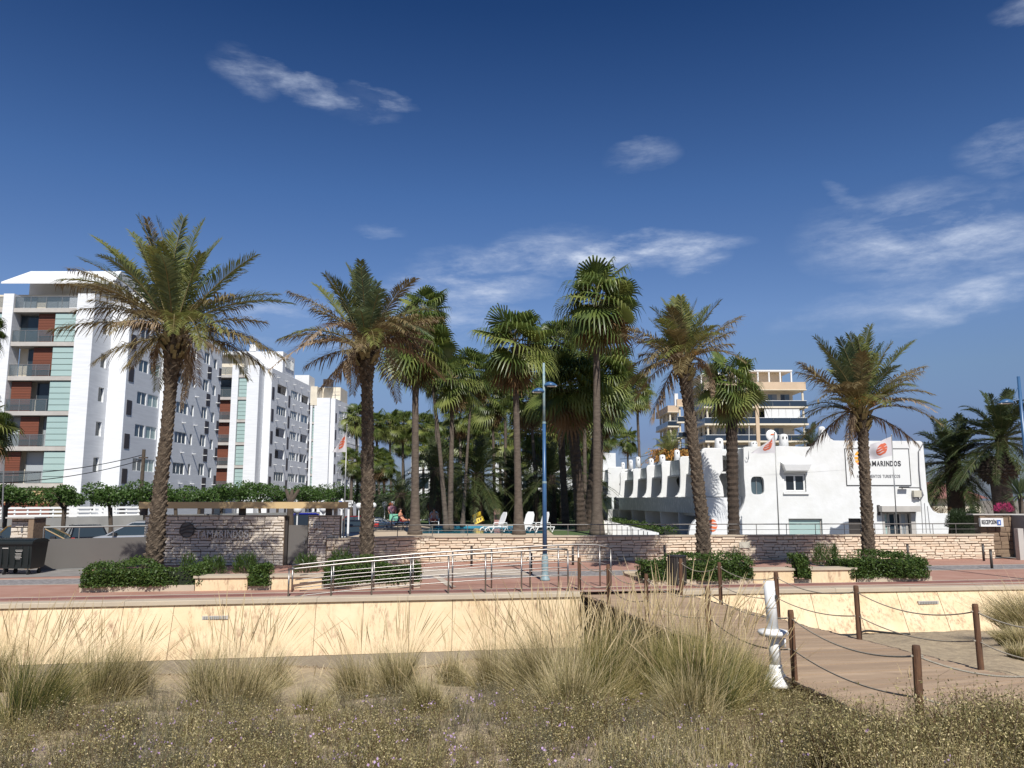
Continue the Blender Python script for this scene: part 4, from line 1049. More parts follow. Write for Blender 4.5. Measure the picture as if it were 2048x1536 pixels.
b3, c_3, h_3, ey3 = rear_block('farthest white apartment block behind the white flag on its pole', 138, (604, 618), 622, 626, 657, 660, 668, 718,
    [(676, 686, 'win', 1.15, 1.2, 4), (688, 690.5, 'win', 1.15, 1.2, 1), (692, 700, 'loggia', 1.15, 1.2, 2), (704, 713, 'win', 1.15, 1.2, 3),
     (669, 671.5, 'panel', 0, 1.7, 1), (688.5, 690.5, 'panel', -.6, 1.6, 1)], 9, -50,
    lambda X, y, e: [(X-7, X+.2, y+3, y+9, 20.2, 22.6, 'cream', 'roof_storey'), (X-7, X-4.5, y-1, y+3, 20.2, 24.2, 'white', 'chimney'), (X-2.5, X-1.0, y+1, y+2.5, 22.6, 23.8, 'darkpanel', 'chimney_cap'), (X-9, X-3, y-1, y+2.9, 18.9, 22.2, 'cream', 'roof_storey')], 894)
# penthouse windows of the middle block
oo = Vector((c_+.2+.011, h_.y+4, 0))
for (a_, b_) in ((1.2, 3.6), (4.0, 5.2)): window(b2, oo, (0, 1, 0), (1, 0, 0), a_, b_, 21.2, 22.6, -.02, 4, 'plastic', 'glass', .05)
# roof antenna
an = at(671, 760, 140); o = thing('tv_antenna', 'thin television antenna on the roof of the farthest white block', 'antenna', (an.x, 140, 0))
z0 = 20.2; zt = at(671, 762, 140).z
MB().tube([(0, 0, z0), (0, 0, zt)], .04, 5).build('mast', M['metal'], o)
for k in range(3): MB().tube([(-.7, 0, zt-.2-.9*k), (.8, 0, zt-.15-.9*k)], .03, 5).build('antenna_bar', M['metal'], o)
# --- beige apartment building at right, far
bb_ = thing('apartment_building', 'beige apartment block with dark blue glass balconies behind the white terraced houses', 'building')
def zpy(py, Y): return at(1024, py, Y).z
def wing(Yf, px0, px1, side_px, zt, depth, nf, glassed=(), col=None, first=False):
    x0, x1 = fx(px0, 800, Yf), fx(px1, 800, Yf)
    d = ray(side_px, 800); yb = x0*d.y/d.x; H = 3.04
    MB().box(x0+1.8, x1-(1.8 if first else 0), Yf+1.8, yb+2, -.29, zt-1.2).build('inner_wall', M['beigelight'], bb_)
    MB().box(x0, x1, Yf, yb, zt-1.35, zt).build('parapet', M['beige'], bb_)
    MB().box(x0-.12, x1+.12, Yf-.12, yb, zt-1.47, zt-1.351).build('cornice', M['beigelight'], bb_)
    for f in range(nf):
        z = zt-1.47-H*(f+1)+.0
        if z < 0: break
        MB().box(x0-.15, x1+.15, Yf-.15, yb, z-.16, z+.14).build('balcony_slab', M['beigelight'], bb_)
        n = max(1, round((x1-x0)/3.0))
        for k in range(n):
            a, b = x0+(x1-x0)*k/n, x0+(x1-x0)*(k+1)/n
            MB().box(a+.03, b-.03, Yf-.05, Yf-.01, z+.14, z+1.12).build('balcony_glass', M['bluerail'], bb_)
        MB().box(x0, x1, Yf-.08, Yf+.02, z+1.125, z+1.19).build('balcony_rail', M['plastic'], bb_)
        ns = max(1, round((yb-Yf)/3.4))
        for k in range(ns):
            a, b = Yf+(yb-Yf)*k/ns, Yf+(yb-Yf)*(k+1)/ns
            MB().box(x0-.05, x0-.01, a+.03, b-.03, z+.14, z+1.15).build('balcony_glass', M['bluerail2'], bb_)
            if k: MB().box(x0+.2, x0+.6, a-.2, a+.2, z+.14, z+H-.16).build('column', M['beigelight'], bb_)
        MB().tube([(x0+.55, Yf+.55, z+.14), (x0+.55, Yf+.55, z+H-.16)], .2, 10).build('column', M['beigelight'], bb_)
        if first: MB().tube([(x1-.5, Yf+.5, z+.14), (x1-.5, Yf+.5, z+H-.16)], .2, 10).build('column', M['beigelight'], bb_)
        # doors and windows on the inner wall
        k = 0; x = x0+2.4
        while x < x1-3.2:
            wd = random.choice((1.6, 2.2, 2.6))
            window(bb_, (0, Yf+1.8, 0), (1, 0, 0), (0, -1, 0), x, x+wd, z+.2, z+2.5, -.02, 2, 'metal', ('glass', 'darkglass', 'curtain'), .05); x += wd+random.uniform(.5, 1.4)
        y = Yf+3
        while y < yb-2.5:
            window(bb_, (x0+1.8, 0, 0), (0, -1, 0), (-1, 0, 0), -y-1.6, -y, z+.2, z+2.4, -.02, 1, 'metal', 'darkglass', .05); y += 3
        if f in glassed:
            for k, (a, b) in enumerate(glassed[f]):
                a_, b_ = fx(a, 800, Yf), fx(b, 800, Yf); n2 = max(1, round((b_-a_)/1.2))
                for j in range(n2):
                    p, q = a_+(b_-a_)*j/n2, a_+(b_-a_)*(j+1)/n2
                    MB().box(p+.02, q-.02, Yf+.05, Yf+.07, z+.8, z+H-.2).build('sun_blind', M['signwhite'] if k % 2 == 0 else M['frost'], bb_)
    return x0, x1, yb
zt1 = zpy(764, 141)
x0, x1, yb = wing(141, 1409, 1613, 1378, zt1, 20, 8, {1: [(1528, 1599)], 0: [(1424, 1445), (1471, 1492)]}, first=True)
MB().box(fx(1509, 800, 141), fx(1516, 800, 141), 140.7, 140.99, -.29, zt1-1.48).build('pier', M['beige'], bb_)
a_, b_ = fx(1480, 760, 145), fx(1568, 760, 145)
MB().box(a_, b_, 146, 154, zt1, zt1+2.4).build('penthouse', M['beigelight'], bb_)
MB().box(a_-1, b_+1.4, 144.4, 155, zt1+2.45, zt1+2.75).build('white_pergola', M['white'], bb_)
for k in range(6): xx = a_-.9+(b_-a_+2.1)*k/5; MB().box(xx-.12, xx+.12, 144.5, 144.8, zt1, zt1+2.45).build('pergola_post', M['white'], bb_)
MB().box(fx(1402, 760, 146), fx(1440, 760, 146), 145, 160, zt1+2.0, zt1+2.3).build('white_pergola', M['white'], bb_)
for k in range(3): xx = fx(1403, 760, 145)+k*1.6; MB().box(xx-.1, xx+.1, 145.1, 145.4, zt1, zt1+2.0).build('pergola_post', M['white'], bb_)
wing(yb+.1, 1354, 1392, 1352.5, zpy(798, yb), 20, 7)
xw = fx(1335, 800, 171)
wing(171, 1335, 1358, 1311, zpy(811, 171), 20, 7)
MB().box(fx(1349, 790, 175), fx(1356, 790, 175), 175, 176, zpy(812, 171), zpy(787, 175)).build('chimney', M['white'], bb_)
# distant low white houses seen between the palms
def villa(lab, px0, px1, pyt, Y, nfl, seed):
    random.seed(seed); r = thing('white_house', lab, 'house'); x0, x1 = fx(px0, 950, Y), fx(px1, 950, Y); zt = at(px0, pyt, Y).z
    m_ = MB(); holes = []; H = 2.9
    for f in range(nfl):
        x = .8
        while x < x1-x0-2:
            wd = random.uniform(1.0, 1.8); holes.append((x, x+wd, zt-H*(f+1)+.7, zt-H*(f+1)+2.2)); x += wd+random.uniform(.8, 1.8)
    holes = [h for h in holes if h[2] > 0.2]
    holed(m_, (x0, Y, 0), (1, 0, 0), (0, -1, 0), 0, x1-x0, -.29, zt, holes, .25)
    m_.quad((x0, Y, zt), (x1, Y, zt), (x1, Y+9, zt), (x0, Y+9, zt)); m_.quad((x0, Y, -.29), (x0, Y+9, -.29), (x0, Y+9, zt), (x0, Y, zt)); m_.quad((x1, Y, -.29), (x1, Y+9, -.29), (x1, Y+9, zt), (x1, Y, zt))
    m_.build('wall', M['white'], r, recalc=False)
    for h in holes: window(r, (x0, Y, 0), (1, 0, 0), (0, -1, 0), *h, .2, 2, 'plastic', 'darkglass', .05)
    MB().box(x0-.3, x1+.3, Y-.5, Y-.02, zt-H-.1, zt-H+.1).build('ledge', M['white'], r)
villa('distant white house glimpsed between palm trunks left of centre', 822, 873, 902, 108, 3, 1)
villa('distant low white house behind the dark date palms at the centre', 985, 1148, 903, 112, 3, 2)
villa('distant white house beyond the far end of the terraced row', 1196, 1232, 906, 105, 3, 4)
hs_ = thing('low_house', 'low cream house with a red tiled roof half hidden behind the big palm at right', 'house')
a_, b_ = at(1855, 1000, 70), at(1960, 1000, 70)
MB().box(a_.x, b_.x, 70, 78, -.29, at(1855, 997, 70).z).build('wall', M['cream'], hs_)
m_ = MB(); za = at(1855, 997, 70).z; m_.v = [(a_.x-.5, 69.4, za), (b_.x+.5, 69.4, za), (b_.x-1, 74, za+1.5), (a_.x+1, 74, za+1.5), (a_.x-.5, 79, za), (b_.x+.5, 79, za)]
m_.f = [(0, 1, 2, 3), (3, 2, 5, 4), (0, 3, 4), (1, 5, 2), (0, 4, 5, 1)]; m_.build('roof', M['redpath'], hs_)
# yellow shop front under the first block (behind the street trees)
sf = thing('shop_front', 'yellow shop front with a brown base at street level behind the trees at left', 'shop')
a_, b_ = at(60, 985, 64), at(102, 985, 64); MB().box(a_.x-2, b_.x, 64, 66.5, -.29, at(60, 982, 64).z).build('wall', M['ochre'], sf)
MB().box(a_.x-2.1, b_.x+.1, 63.8, 63.99, -.28, at(60, 1006, 64).z).build('base', M['shutter'], sf)

# ================================================================== WHITE RECEPTION BUILDING
WY = 45.0
def wp(px, py): q = at(px, py, WY); return (q.x, q.z)
rb = thing('reception_building', 'white rendered building with a curved parapet, painted sign and oval window at right', 'building')
top = [(1480, 1075), (1479, 1040), (1478.6, 1026), (1483, 1018), (1488, 1007), (1491, 992), (1490.5, 979), (1488, 953), (1487.5, 925), (1487, 897), (1490, 893.5), (1560, 892), (1612, 893.5), (1624, 893), (1631, 889),
       (1638, 880), (1642, 868), (1644, 860), (1649, 855.6), (1653, 861), (1656, 869), (1661, 877), (1668, 881), (1700, 881.5), (1780, 881.8), (1840, 882), (1844.5, 884), (1846.5, 890), (1850, 930), (1853, 970), (1856, 1003), (1861, 1014), (1867, 1022), (1877, 1026.8), (1900, 1026.8), (1897, 1066), (1896.6, 1085)]
outer = [wp(*p) for p in top]
outer[0] = (outer[0][0], -.29); outer[-1] = (outer[-1][0], -.29)
def rrect(px0, py0, px1, py1, r=.5, n=6):
    (xa_, za_), (xb_, zb_) = wp(px0, py1), wp(px1, py0); cx, cz = (xa_+xb_)/2, (za_+zb_)/2; hx, hz = abs(xb_-xa_)/2, abs(zb_-za_)/2; out = []
    for i in range(24):
        t = 2*PI*i/24; c, s = math.cos(t), math.sin(t); e = r
        out.append((cx+hx*math.copysign(abs(c)**e, c), cz+hz*math.copysign(abs(s)**e, s)))
    return out
def rect(px0, py0, px1, py1):
    (xa_, zb_), (xb_, za_) = wp(px0, py0), wp(px1, py1); return [(xa_, za_), (xb_, za_), (xb_, zb_), (xa_, zb_)]
H1 = rrect(1503, 953, 1527.5, 989); H2 = rect(1568, 948, 1613, 984)
H3 = rect(1577, 1037.5, 1647, 1090); H4 = rect(1697, 1037, 1727, 1090); H5 = rect(1763, 1016, 1835, 1092)
for h in (H3, H4, H5): h[0] = (h[0][0], -.05); h[1] = (h[1][0], -.05)
wf = MB().plate(outer, [H1, H2, H3, H4, H5], (0, WY, 0), (1, 0, 0), (0, -1, 0), .32).build('front_wall', M['stucco'], rb)
bv = wf.modifiers.new('bevel', 'BEVEL'); bv.width = .03; bv.segments = 2; bv.limit_method = 'ANGLE'; bv.angle_limit = math.radians(60)
xl_, xr_ = outer[9][0]+.15, wp(1843, 900)[0]-.05
MB().box(xl_, xr_, WY+.321, WY+11, -.29, 5.55).build('main_block', M['white'], rb)
# dark room boxes behind the openings are cut by the block: give each opening its window
window(rb, (0, WY+.3, 0), (1, 0, 0), (0, -1, 0), H1[12][0]-.02, H1[0][0]+.02, H1[18][1]-.02, H1[6][1]+.02, .0, 2, 'metal', 'glass', .04)
window(rb, (0, WY+.16, 0), (1, 0, 0), (0, -1, 0), H2[0][0]+.03, H2[1][0]-.03, H2[0][1]+.02, H2[2][1]-.02, 0, 2, 'signwhite', 'darkglass', .09)
MB().box(H2[0][0]-.1, H2[1][0]+.12, WY-.1, WY-.012, H2[0][1]-.12, H2[0][1]-.02).build('window_sill', M['white'], rb)
cz0, cz1 = at(1567, 944, WY-.4).z, at(1567, 925, WY-.4).z; ca, cb = at(1563, 930, WY).x, at(1615, 930, WY).x
m_ = MB(); m_.v = [(ca+.1, WY-.004, cz0), (cb-.1, WY-.004, cz0), (cb-.1, WY-.42, cz0+.08), (ca+.1, WY-.42, cz0+.08), (ca-.05, WY-.004, cz1+.05), (cb+.05, WY-.004, cz1+.05), (cb+.05, WY-.5, cz1-.1), (ca-.05, WY-.5, cz1-.1)]
m_.f = [(3,2,1,0),(4,5,6,7),(0,1,5,4),(1,2,6,5),(2,3,7,6),(3,0,4,7)]; m_.build('window_hood', M['white'], rb)
window(rb, (0, WY+.2, 0), (1, 0, 0), (0, -1, 0), H3[0][0]+.02, H3[1][0]-.02, 0, H3[2][1]-.02, 0, 1, 'slab', 'frost', .05, 'glazed_screen')
MB().box(H4[0][0]+.01, H4[1][0]-.01, WY+.2, WY+.26, 0, H4[2][1]-.01).build('garage_door', M['darkmetal'], rb)
# reception entrance: framed glass doors under a grey hood
ea, eb, et = H5[0][0], H5[1][0], H5[2][1]
ez = at(1800, 1026, WY).z
for (f0, f1, g) in ((.06, .22, 'frost'), (.24, .44, 'darkglass'), (.46, .60, 'darkglass'), (.60, .78, 'curtain'), (.79, .90, 'darkglass')):
    window(rb, (0, WY+.28, 0), (1, 0, 0), (0, -1, 0), ea+(eb-ea)*f0, ea+(eb-ea)*f1, .02, ez-.02, 0, 1, 'slab', g, .05, 'glass_door')
MB().box(ea+.01, eb-.01, WY+.1, WY+.3, ez, et-.01).build('door_lintel', M['slab'], rb)
MB().box(eb-.25, eb-.01, WY+.0, WY+.28, 0, ez-.002).build('door_jamb', M['slab'], rb)
MB().box(ea+.01, ea+.14, WY+.0, WY+.28, 0, ez-.002).build('door_jamb', M['slab'], rb)
ha, hb = at(1762, 1012, WY-.4), at(1840, 1023.5, WY-.4)
MB().box(ha.x, hb.x, WY-.5, WY-.004, hb.z, ha.z).build('entrance_hood', M['slab'], rb)
MB().box(ha.x-.05, ha.x+.1, WY-.06, WY-.004, hb.z-.2, ha.z+.05).build('hood_bracket', M['darkmetal'], rb)
MB().box(ea+.12+.1, ea+.5, WY+.17, WY+.2, 1.2, 1.32).build('door_plate', M['metal'], rb)
# painted sign frame and words
f0, f1 = wp(1694, 970), wp(1816, 898); fr = .035; ys = WY-.028
sgn = thing('painted_sign', 'framed sign reading TAMARINDOS APARTAMENTOS TURISTICOS on the white building', 'sign')
MB().box(f0[0], f1[0], WY-.02, WY-.003, f0[1], f1[1]).build('sign_board', M['signwhite'], sgn)
for q in ((f0[0]-fr, f1[0]+fr, f0[1]-fr, f0[1]), (f0[0]-fr, f1[0]+fr, f1[1], f1[1]+fr), (f0[0]-fr, f0[0], f0[1], f1[1]), (f1[0], f1[0]+fr, f0[1], f1[1])):
    MB().box(q[0], q[1], WY-.04, WY-.002, q[2], q[3]).build('sign_frame', M['ink'], sgn)
t0, t1 = wp(1728, 932), wp(1801.5, 922)
letters(sgn, 'TAMARINDOS', t0[0], t1[0], t0[1], t1[1]-t0[1]+.0, WY-.03, M['ink'], .006, .012)
t0, t1 = wp(1713, 955.5), wp(1800, 949.5)
letters(sgn, 'APARTAMENTOS TURISTICOS', t0[0], t1[0], t0[1], t1[1]-t0[1], WY-.03, M['inklight'], .005, .004)
def sunlogo(root, cx, cz, R, mapf, cols, thin=.006, name='logo_wave'):
    """round sun emblem cut by wavy bands"""
    for k, (a, b, c) in enumerate(cols):
        m_ = MB(); n = 14
        for i in range(n):
            u0_, u1_ = -1+2*i/n, -1+2*(i+1)/n
            def zz(u, s): w_ = .08*math.sin(u*4+k); lim = math.sqrt(max(0, 1-u*u)); return max(-lim, min(lim, s+w_+.1*u))
            q = [(u0_, zz(u0_, a)), (u1_, zz(u1_, a)), (u1_, zz(u1_, b)), (u0_, zz(u0_, b))]
            if abs(q[3][1]-q[0][1])+abs(q[2][1]-q[1][1]) < .02: continue
            m_.quad(*[mapf(cx+R*x, cz+R*z) for x, z in q])
        m_.build(name, c, root, recalc=False)
lc = wp(1724, 916); R_ = abs(wp(1740, 916)[0]-lc[0])
sunlogo(sgn, lc[0], lc[1], R_, lambda x, z: (x, WY-.024, z), [(.42, 1, M['amber']), (-.05, .30, M['amber']), (-.5, -.15, M['amber']), (-1, -.62, M['orange'])])
# wall lamp, meter box, cables, dish
wl = thing('wall_lamp', 'long black lamp fixed to the white building below the painted sign', 'lamp')
a_, b_ = at(1799, 975, WY-.2), at(1817, 975, WY-.2)
MB().box(a_.x, b_.x, WY-.3, WY-.12, a_.z-.03, a_.z+.05).build('lamp_body', M['black'], wl); MB().box((a_.x+b_.x)/2-.03, (a_.x+b_.x)/2+.03, WY-.12, WY-.001, a_.z-.02, a_.z+.03).build('lamp_arm', M['black'], wl)
mt = thing('meter_box', 'cream meter box with a dark cable loop on the right of the white building', 'box')
a_, b_ = at(1826, 994, WY-.1), at(1840, 981, WY-.1)
MB().box(a_.x, b_.x, WY-.25, WY-.002, a_.z, b_.z).build('box_body', M['brownsign'], mt); MB().box(a_.x+.06, a_.x+.2, WY-.2, WY-.01, a_.z-.1, a_.z-.002).build('box_base', M['inklight'], mt)
cbp = [(1847, 886), (1837, 903), (1838, 940), (1841, 975), (1845, 990), (1841, 1000), (1836, 997), (1836, 985)]
tag(MB().tube([at(x, y, WY-.03) for x, y in cbp], [.03, .03, .035, .04, .08, .035, .03, .03], 6).build('cable', M['inklight']), 'grey cable running down the right edge of the white building', 'cable')
tag(MB().tube([at(1818, 974.5, WY-.03), at(1840, 975, WY-.03)], .015, 5).build('cable', M['inklight']), 'thin horizontal cable between the black wall lamp and the cable loop', 'cable')
for k, (a_, b_) in enumerate((((1842, 1002), (1846, 1066)), ((1849, 1006), (1853, 1066)), ((1855, 1012), (1861, 1066)))):
    tag(MB().tube([at(*a_, WY-.02), at(*b_, WY-.02)], .012, 5).build('conduit', M['inklight']), 'thin vertical conduit on the white wall right of the entrance, '+('left of three', 'middle of three', 'right of three')[k], 'conduit')
def chimney(px0, px1, py0, py1, Y, lab, n=2):
    a, b = at(px0, py1, Y), at(px1, py0, Y); c = (a.x+b.x)/2; r_ = abs(b.x-a.x)/2; h = b.z-a.z
    t = thing('chimney', lab, 'chimney', (c, Y, a.z-.25), 0, 'white domed chimneys of the terraced houses')
    MB().lathe((0, 0, 0), [(r_, 0), (r_*.92, .25+h*.6), (r_*.88, .25+h*.82), (r_*.7, .25+h*.95), (r_*.3, .25+h)], 14).build('stack', M['white'], t, smooth=True)
    for k in range(n):
        u = (k-(n-1)/2)*.42*r_*1.6; y = -math.sqrt(max(0.01, (r_*.93)**2-u*u))-.004
        MB().plate([(u+.16*r_*math.cos(g), .25+h*.62+.14*h*math.sin(g)) for g in np.linspace(0, 2*PI, 13)[:-1]], [], (0, y, 0), (1, 0, 0), (0, -1, 0), .05).build('smoke_hole', M['black'], t)
CHL = [((1558, 1576, 868, 890), WY+2, 'white domed chimney with two holes, right beside the satellite dish'), ((1500, 1515, 883, 893), WY+2.5, 'low white chimney behind the parapet, left of the satellite dish'),
       ((1429, 1447, 876, 899), 49.5, 'tall white chimney on the roof between the leaning palm and the thick fan palm'), ((1637, 1650, 853, 872), WY+.8, 'white chimney joined to the curved parapet peak')]
for q, Y, l in CHL: chimney(*q, Y, l, 2 if q[1]-q[0] > 14 and q[0] > 1450 else 1)
dp = at(1544, 871, WY+1.2); dish = thing('satellite_dish', 'white satellite dish on the roof of the reception building', 'satellite dish', (dp.x, WY+1.2, dp.z))
R_ = 12.5/FPX*46.2; MB().lathe((0, 0, 0), [(.02, .12), (R_*.5, .08), (R_*.85, .02), (R_, -.03), (R_*1.0, -.05)], 24).build('reflector', M['plastic'], dish, smooth=True).rotation_euler = (math.radians(80), 0, .2)
MB().tube([(0, .05, 0), (0, .1, -.9)], .04, 6).build('mount', M['metal'], dish)
MB().tube([(-.05, -.05, -R_*.8), (.0, -.45, -.05)], .012, 5).build('feed_arm', M['metal'], dish)
MB().box(-.12, .12, -.16, -.13, .03, .1).build('maker_plate', M['orange'], dish)
# ---- recess wing between reception building and the row
K = .094; RX0 = 10.24; RY0 = 52.0
def rowX(Y): return RX0-K*(Y-RY0)
uR = Vector((-K, 1, 0)).normalized(); nR = Vector((-uR.y, uR.x, 0))
def rhit(px, py, off=0):
    d = ray(px, py); X0 = RX0+off; t = (X0+K*RY0)/(d.x+K*d.y); return Vector((d.x*t, d.y*t, EYE+d.z*t))
tr_ = thing('terraced_houses', 'receding row of white terraced houses with curved fins and rough white stucco balcony band tinted shade grey', 'building')
zB0, zB1 = 1.85, 2.78; Yn = rhit(1398, 1000).y; Yr1 = rhit(1237, 1000).y; Yr2 = 84
MB().obox((rowX(Yn), Yn, zB0), uR*(Yr1-Yn), -nR*.18, (0, 0, zB1-zB0)).build('balcony_band', M['shadestucco'], tr_)
MB().obox((rowX(Yn)+.181, Yn, zB0-.001), uR*(Yr1-Yn), (1.9, 0, 0), (0, 0, .2)).build('balcony_floor', M['white'], tr_)
X2 = rowX(Yr1)-.55
MB().obox((X2, Yr1+.1, zB0), uR*(Yr2-Yr1), -nR*.18, (0, 0, zB1-zB0+.06)).build('balcony_band', M['shadestucco'], tr_)
# house bodies behind
Zr = 5.2
inner = 1.7
MB().obox((rowX(Yn)+inner, Yn+2.4, -.29), uR*(Yr1-Yn-2.4), (9, 0, 0), (0, 0, Zr+.29)).build('house_body', M['white'], tr_)
MB().obox((X2+inner, Yr1+.2, -.29), uR*(Yr2-Yr1-.2), (9, 0, 0), (0, 0, Zr+.2)).build('house_body', M['white'], tr_)
random.seed(21)
fins = [rhit(p, 985).y for p in (1400, 1356, 1319.6, 1289.5, 1262.7, 1237)]
fins2 = [fins[-1]+2.2+4.1*i for i in range(5)]
def fin(X, Y, zt):
    prof = [(1.5, 2.79), (-.06, 2.79), (-.04, 2.84), (.08, 2.92), (.19, 3.10), (.26, 3.42), (.29, 3.9), (.30, 4.4), (.28, zt-.25), (.34, zt-.08), (.48, zt), (1.5, zt), (1.5, 4.3), (1.25, 3.95), (1.45, 3.4)]
    o = MB().plate([(u, z) for u, z in prof], [], (X, Y, 0), (1, 0, 0), (0, -1, 0), .34).build('fin', M['white'], tr_)
    b = o.modifiers.new('bevel', 'BEVEL'); b.width = .06; b.segments = 2; b.limit_method = 'ANGLE'; b.angle_limit = math.radians(50)
for gi, (fl, X_) in enumerate(((fins, lambda Y: rowX(Y)-.12), (fins2, lambda Y: X2-K*(Y-Yr1)-.12))):
    for i, Y in enumerate(fl):
        zt = 5.35-(.10 if gi == 0 else 0)*i+.1
        if i == 0 and gi == 0: zt = 5.6
        fin(X_(Y), Y, zt)
        Yn2 = fl[i+1] if i+1 < len(fl) else Y+4
        zt -= .12
        if i+1 < len(fl):
            a = X_(Y)+.86
            MB().obox((a, Y+.36, 4.25), uR*(Yn2-Y-.38), -nR*.2, (0, 0, zt-4.25)).build('roof_fascia', M['shadestucco'], tr_)
            MB().obox((a-.22, Y+.36, 4.15), uR*(Yn2-Y-.38), (1.1, 0, 0), (0, 0, .098)).build('canopy_lip', M['white'], tr_)
            # window of the upper floor on the wall behind
            yy = Y+(Yn2-Y)*.42; ob = Vector((X_(Y)+.12+inner-.012, Y, 0))
            window(tr_, ob-Vector((.02, 0, 0)), uR, nR, (Yn2-Y)*.35, (Yn2-Y)*.75, 2.9, 4.1, 0, 2, 'darkmetal', 'darkglass', .06)
            ceil = MB().obox((X_(Y)+1.07, Y+.3, zt-.3), uR*(Yn2-Y), (9, 0, 0), (0, 0, .25)).build('roof', M['white'], tr_)
# porch dividers on the ground floor
for i, Y in enumerate(fins+fins2):
    X_ = rowX(Y) if i < len(fins) else X2-K*(Y-Yr1)
    prof = [(inner, -.29), (.25, -.29), (.12, .3), (.05, 1.2), (.03, zB0-.01), (inner, zB0-.01)]
    MB().plate(prof, [], (X_, Y+.1, 0), (1, 0, 0), (0, -1, 0), .25).build('porch_wall', M['white'], tr_)
    if i < len(fins)-1:
        window(tr_, Vector((X_+inner-.012-.02, Y, 0)), uR, nR, 1.0, 3.2, -.2, 1.7, 0, 2, 'metal', 'darkglass', .06, 'porch_door')
# low front garden wall pieces: white panels in front with hedge behind
fe = thing('picket_wall', 'low white garden wall of separate upright panels receding along the terraced houses', 'fence')
f_a, f_b = at(1312, 1064, 42.5), at(1209, 1041, 68)
nF = 11
for i in range(nF):
    t = i/(nF-1); x = f_a.x+(f_b.x-f_a.x)*t; y = f_a.y+(f_b.y-f_a.y)*(t**1.25)
    z = at(1312, 1064, 42.5).z*(1-t)+at(1209, 1041, 68).z*t
    MB().box(x-.42, x+.02, y, y+.3, -.29, z).build('panel', M['white'], fe)
m_ = MB(); m_.obox((f_a.x+.03, f_a.y, -.29), (f_b.x-f_a.x, f_b.y-f_a.y, 0), (.12, 0, 0), (0, 0, f_a.z+.25)); m_.build('low_wall', M['white'], fe)
def yhedge(lab, x0, y0, x1, y1, z0, z1, wd, key, n, name='hedge'):
    d = Vector((x1-x0, y1-y0, 0)); Ln = d.length; d.normalize(); nn = Vector((-d.y, d.x, 0))
    u = RNG.random(n)*Ln; v = (RNG.random(n)-.5)*wd; z = z0+RNG.random(n)*(z1-z0)
    k = RNG.random(n); z = np.where(k < .35, z1+RNG.normal(0, .06, n), z); v = np.where(k > .35, np.where(k < .8, .5*wd, -.5*wd)+RNG.normal(0, .05, n), v)
    z = z+.1*np.sin(u*1.3)+.07*np.sin(u*3.1)
    pos = np.stack([x0+d.x*u+nn.x*v, y0+d.y*u+nn.y*v, z], 1)
    Vv, Ff = scatter(LEAF[0], LEAF[1], pos, randrot(n, .3), RNG.uniform(.07, .16, n)*(1 if z1 < 2 else 1.8))
    r = thing(name, lab, 'hedge'); o = link('leaves', npmesh('leaves', Vv, Ff, M[key]), r); o['kind'] = 'stuff'
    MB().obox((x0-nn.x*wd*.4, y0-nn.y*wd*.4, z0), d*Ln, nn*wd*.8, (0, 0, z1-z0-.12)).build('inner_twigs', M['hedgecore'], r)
yhedge('low dark hedge between the white garden wall and the terraced houses', f_a.x+.9, 43, f_b.x+.9, 69, -.2, 1.0, .8, 'hedge', 6500)
# patio wing: front-facing shaded walls between row and reception building
pw = thing('patio_wing', 'shaded patio wing with an arched opening between the terraced houses and the reception building', 'building')
py_ = 47.6
a_ = at(1404, 900, py_); b_ = at(1488, 900, py_)
arch = [(1400, 988), (1418, 988), (1416, 970), (1420, 935), (1424, 928), (1432, 922), (1445, 920), (1475, 921), (1484, 930), (1487, 945), (1490, 986), (1495, 986), (1495, 896), (1476, 896), (1440, 899), (1405, 902), (1400, 903)]
def wq(px, py, Y): q = at(px, py, Y); return (q.x, q.z)
MB().plate([wq(x, y, py_) for x, y in arch], [], (0, py_, 0), (1, 0, 0), (0, -1, 0), .3).build('arched_wall', M['shadestucco'], pw)
MB().box(at(1398, 1000, 46).x+.0, at(1482, 1000, 46).x, 46.0, 46.2, -.29, 2.76).build('patio_parapet', M['brickgrey'], pw)
MB().box(at(1398, 1000, 46).x+.05, at(1482, 1000, 46).x+1, 46.21, 52, 1.7, 1.9).build('patio_floor', M['white'], pw)
MB().box(at(1398, 1000, 50).x+.3, at(1500, 1000, 50).x+1, 51.0, 51.2, -.29, 5.3).build('patio_back_wall', M['brickgrey'], pw)
MB().box(at(1398, 1000, 50).x+.3, at(1500, 1000, 50).x+.6, 47.91, 51, 5.16, 5.3).build('patio_roof', M['white'], pw)
pl_ = at(1443, 942, 50.95); MB().box(pl_.x-.1, pl_.x+.1, 50.85, 50.99, pl_.z-.3, pl_.z+.3).build('patio_light', M['brownsign'], pw)
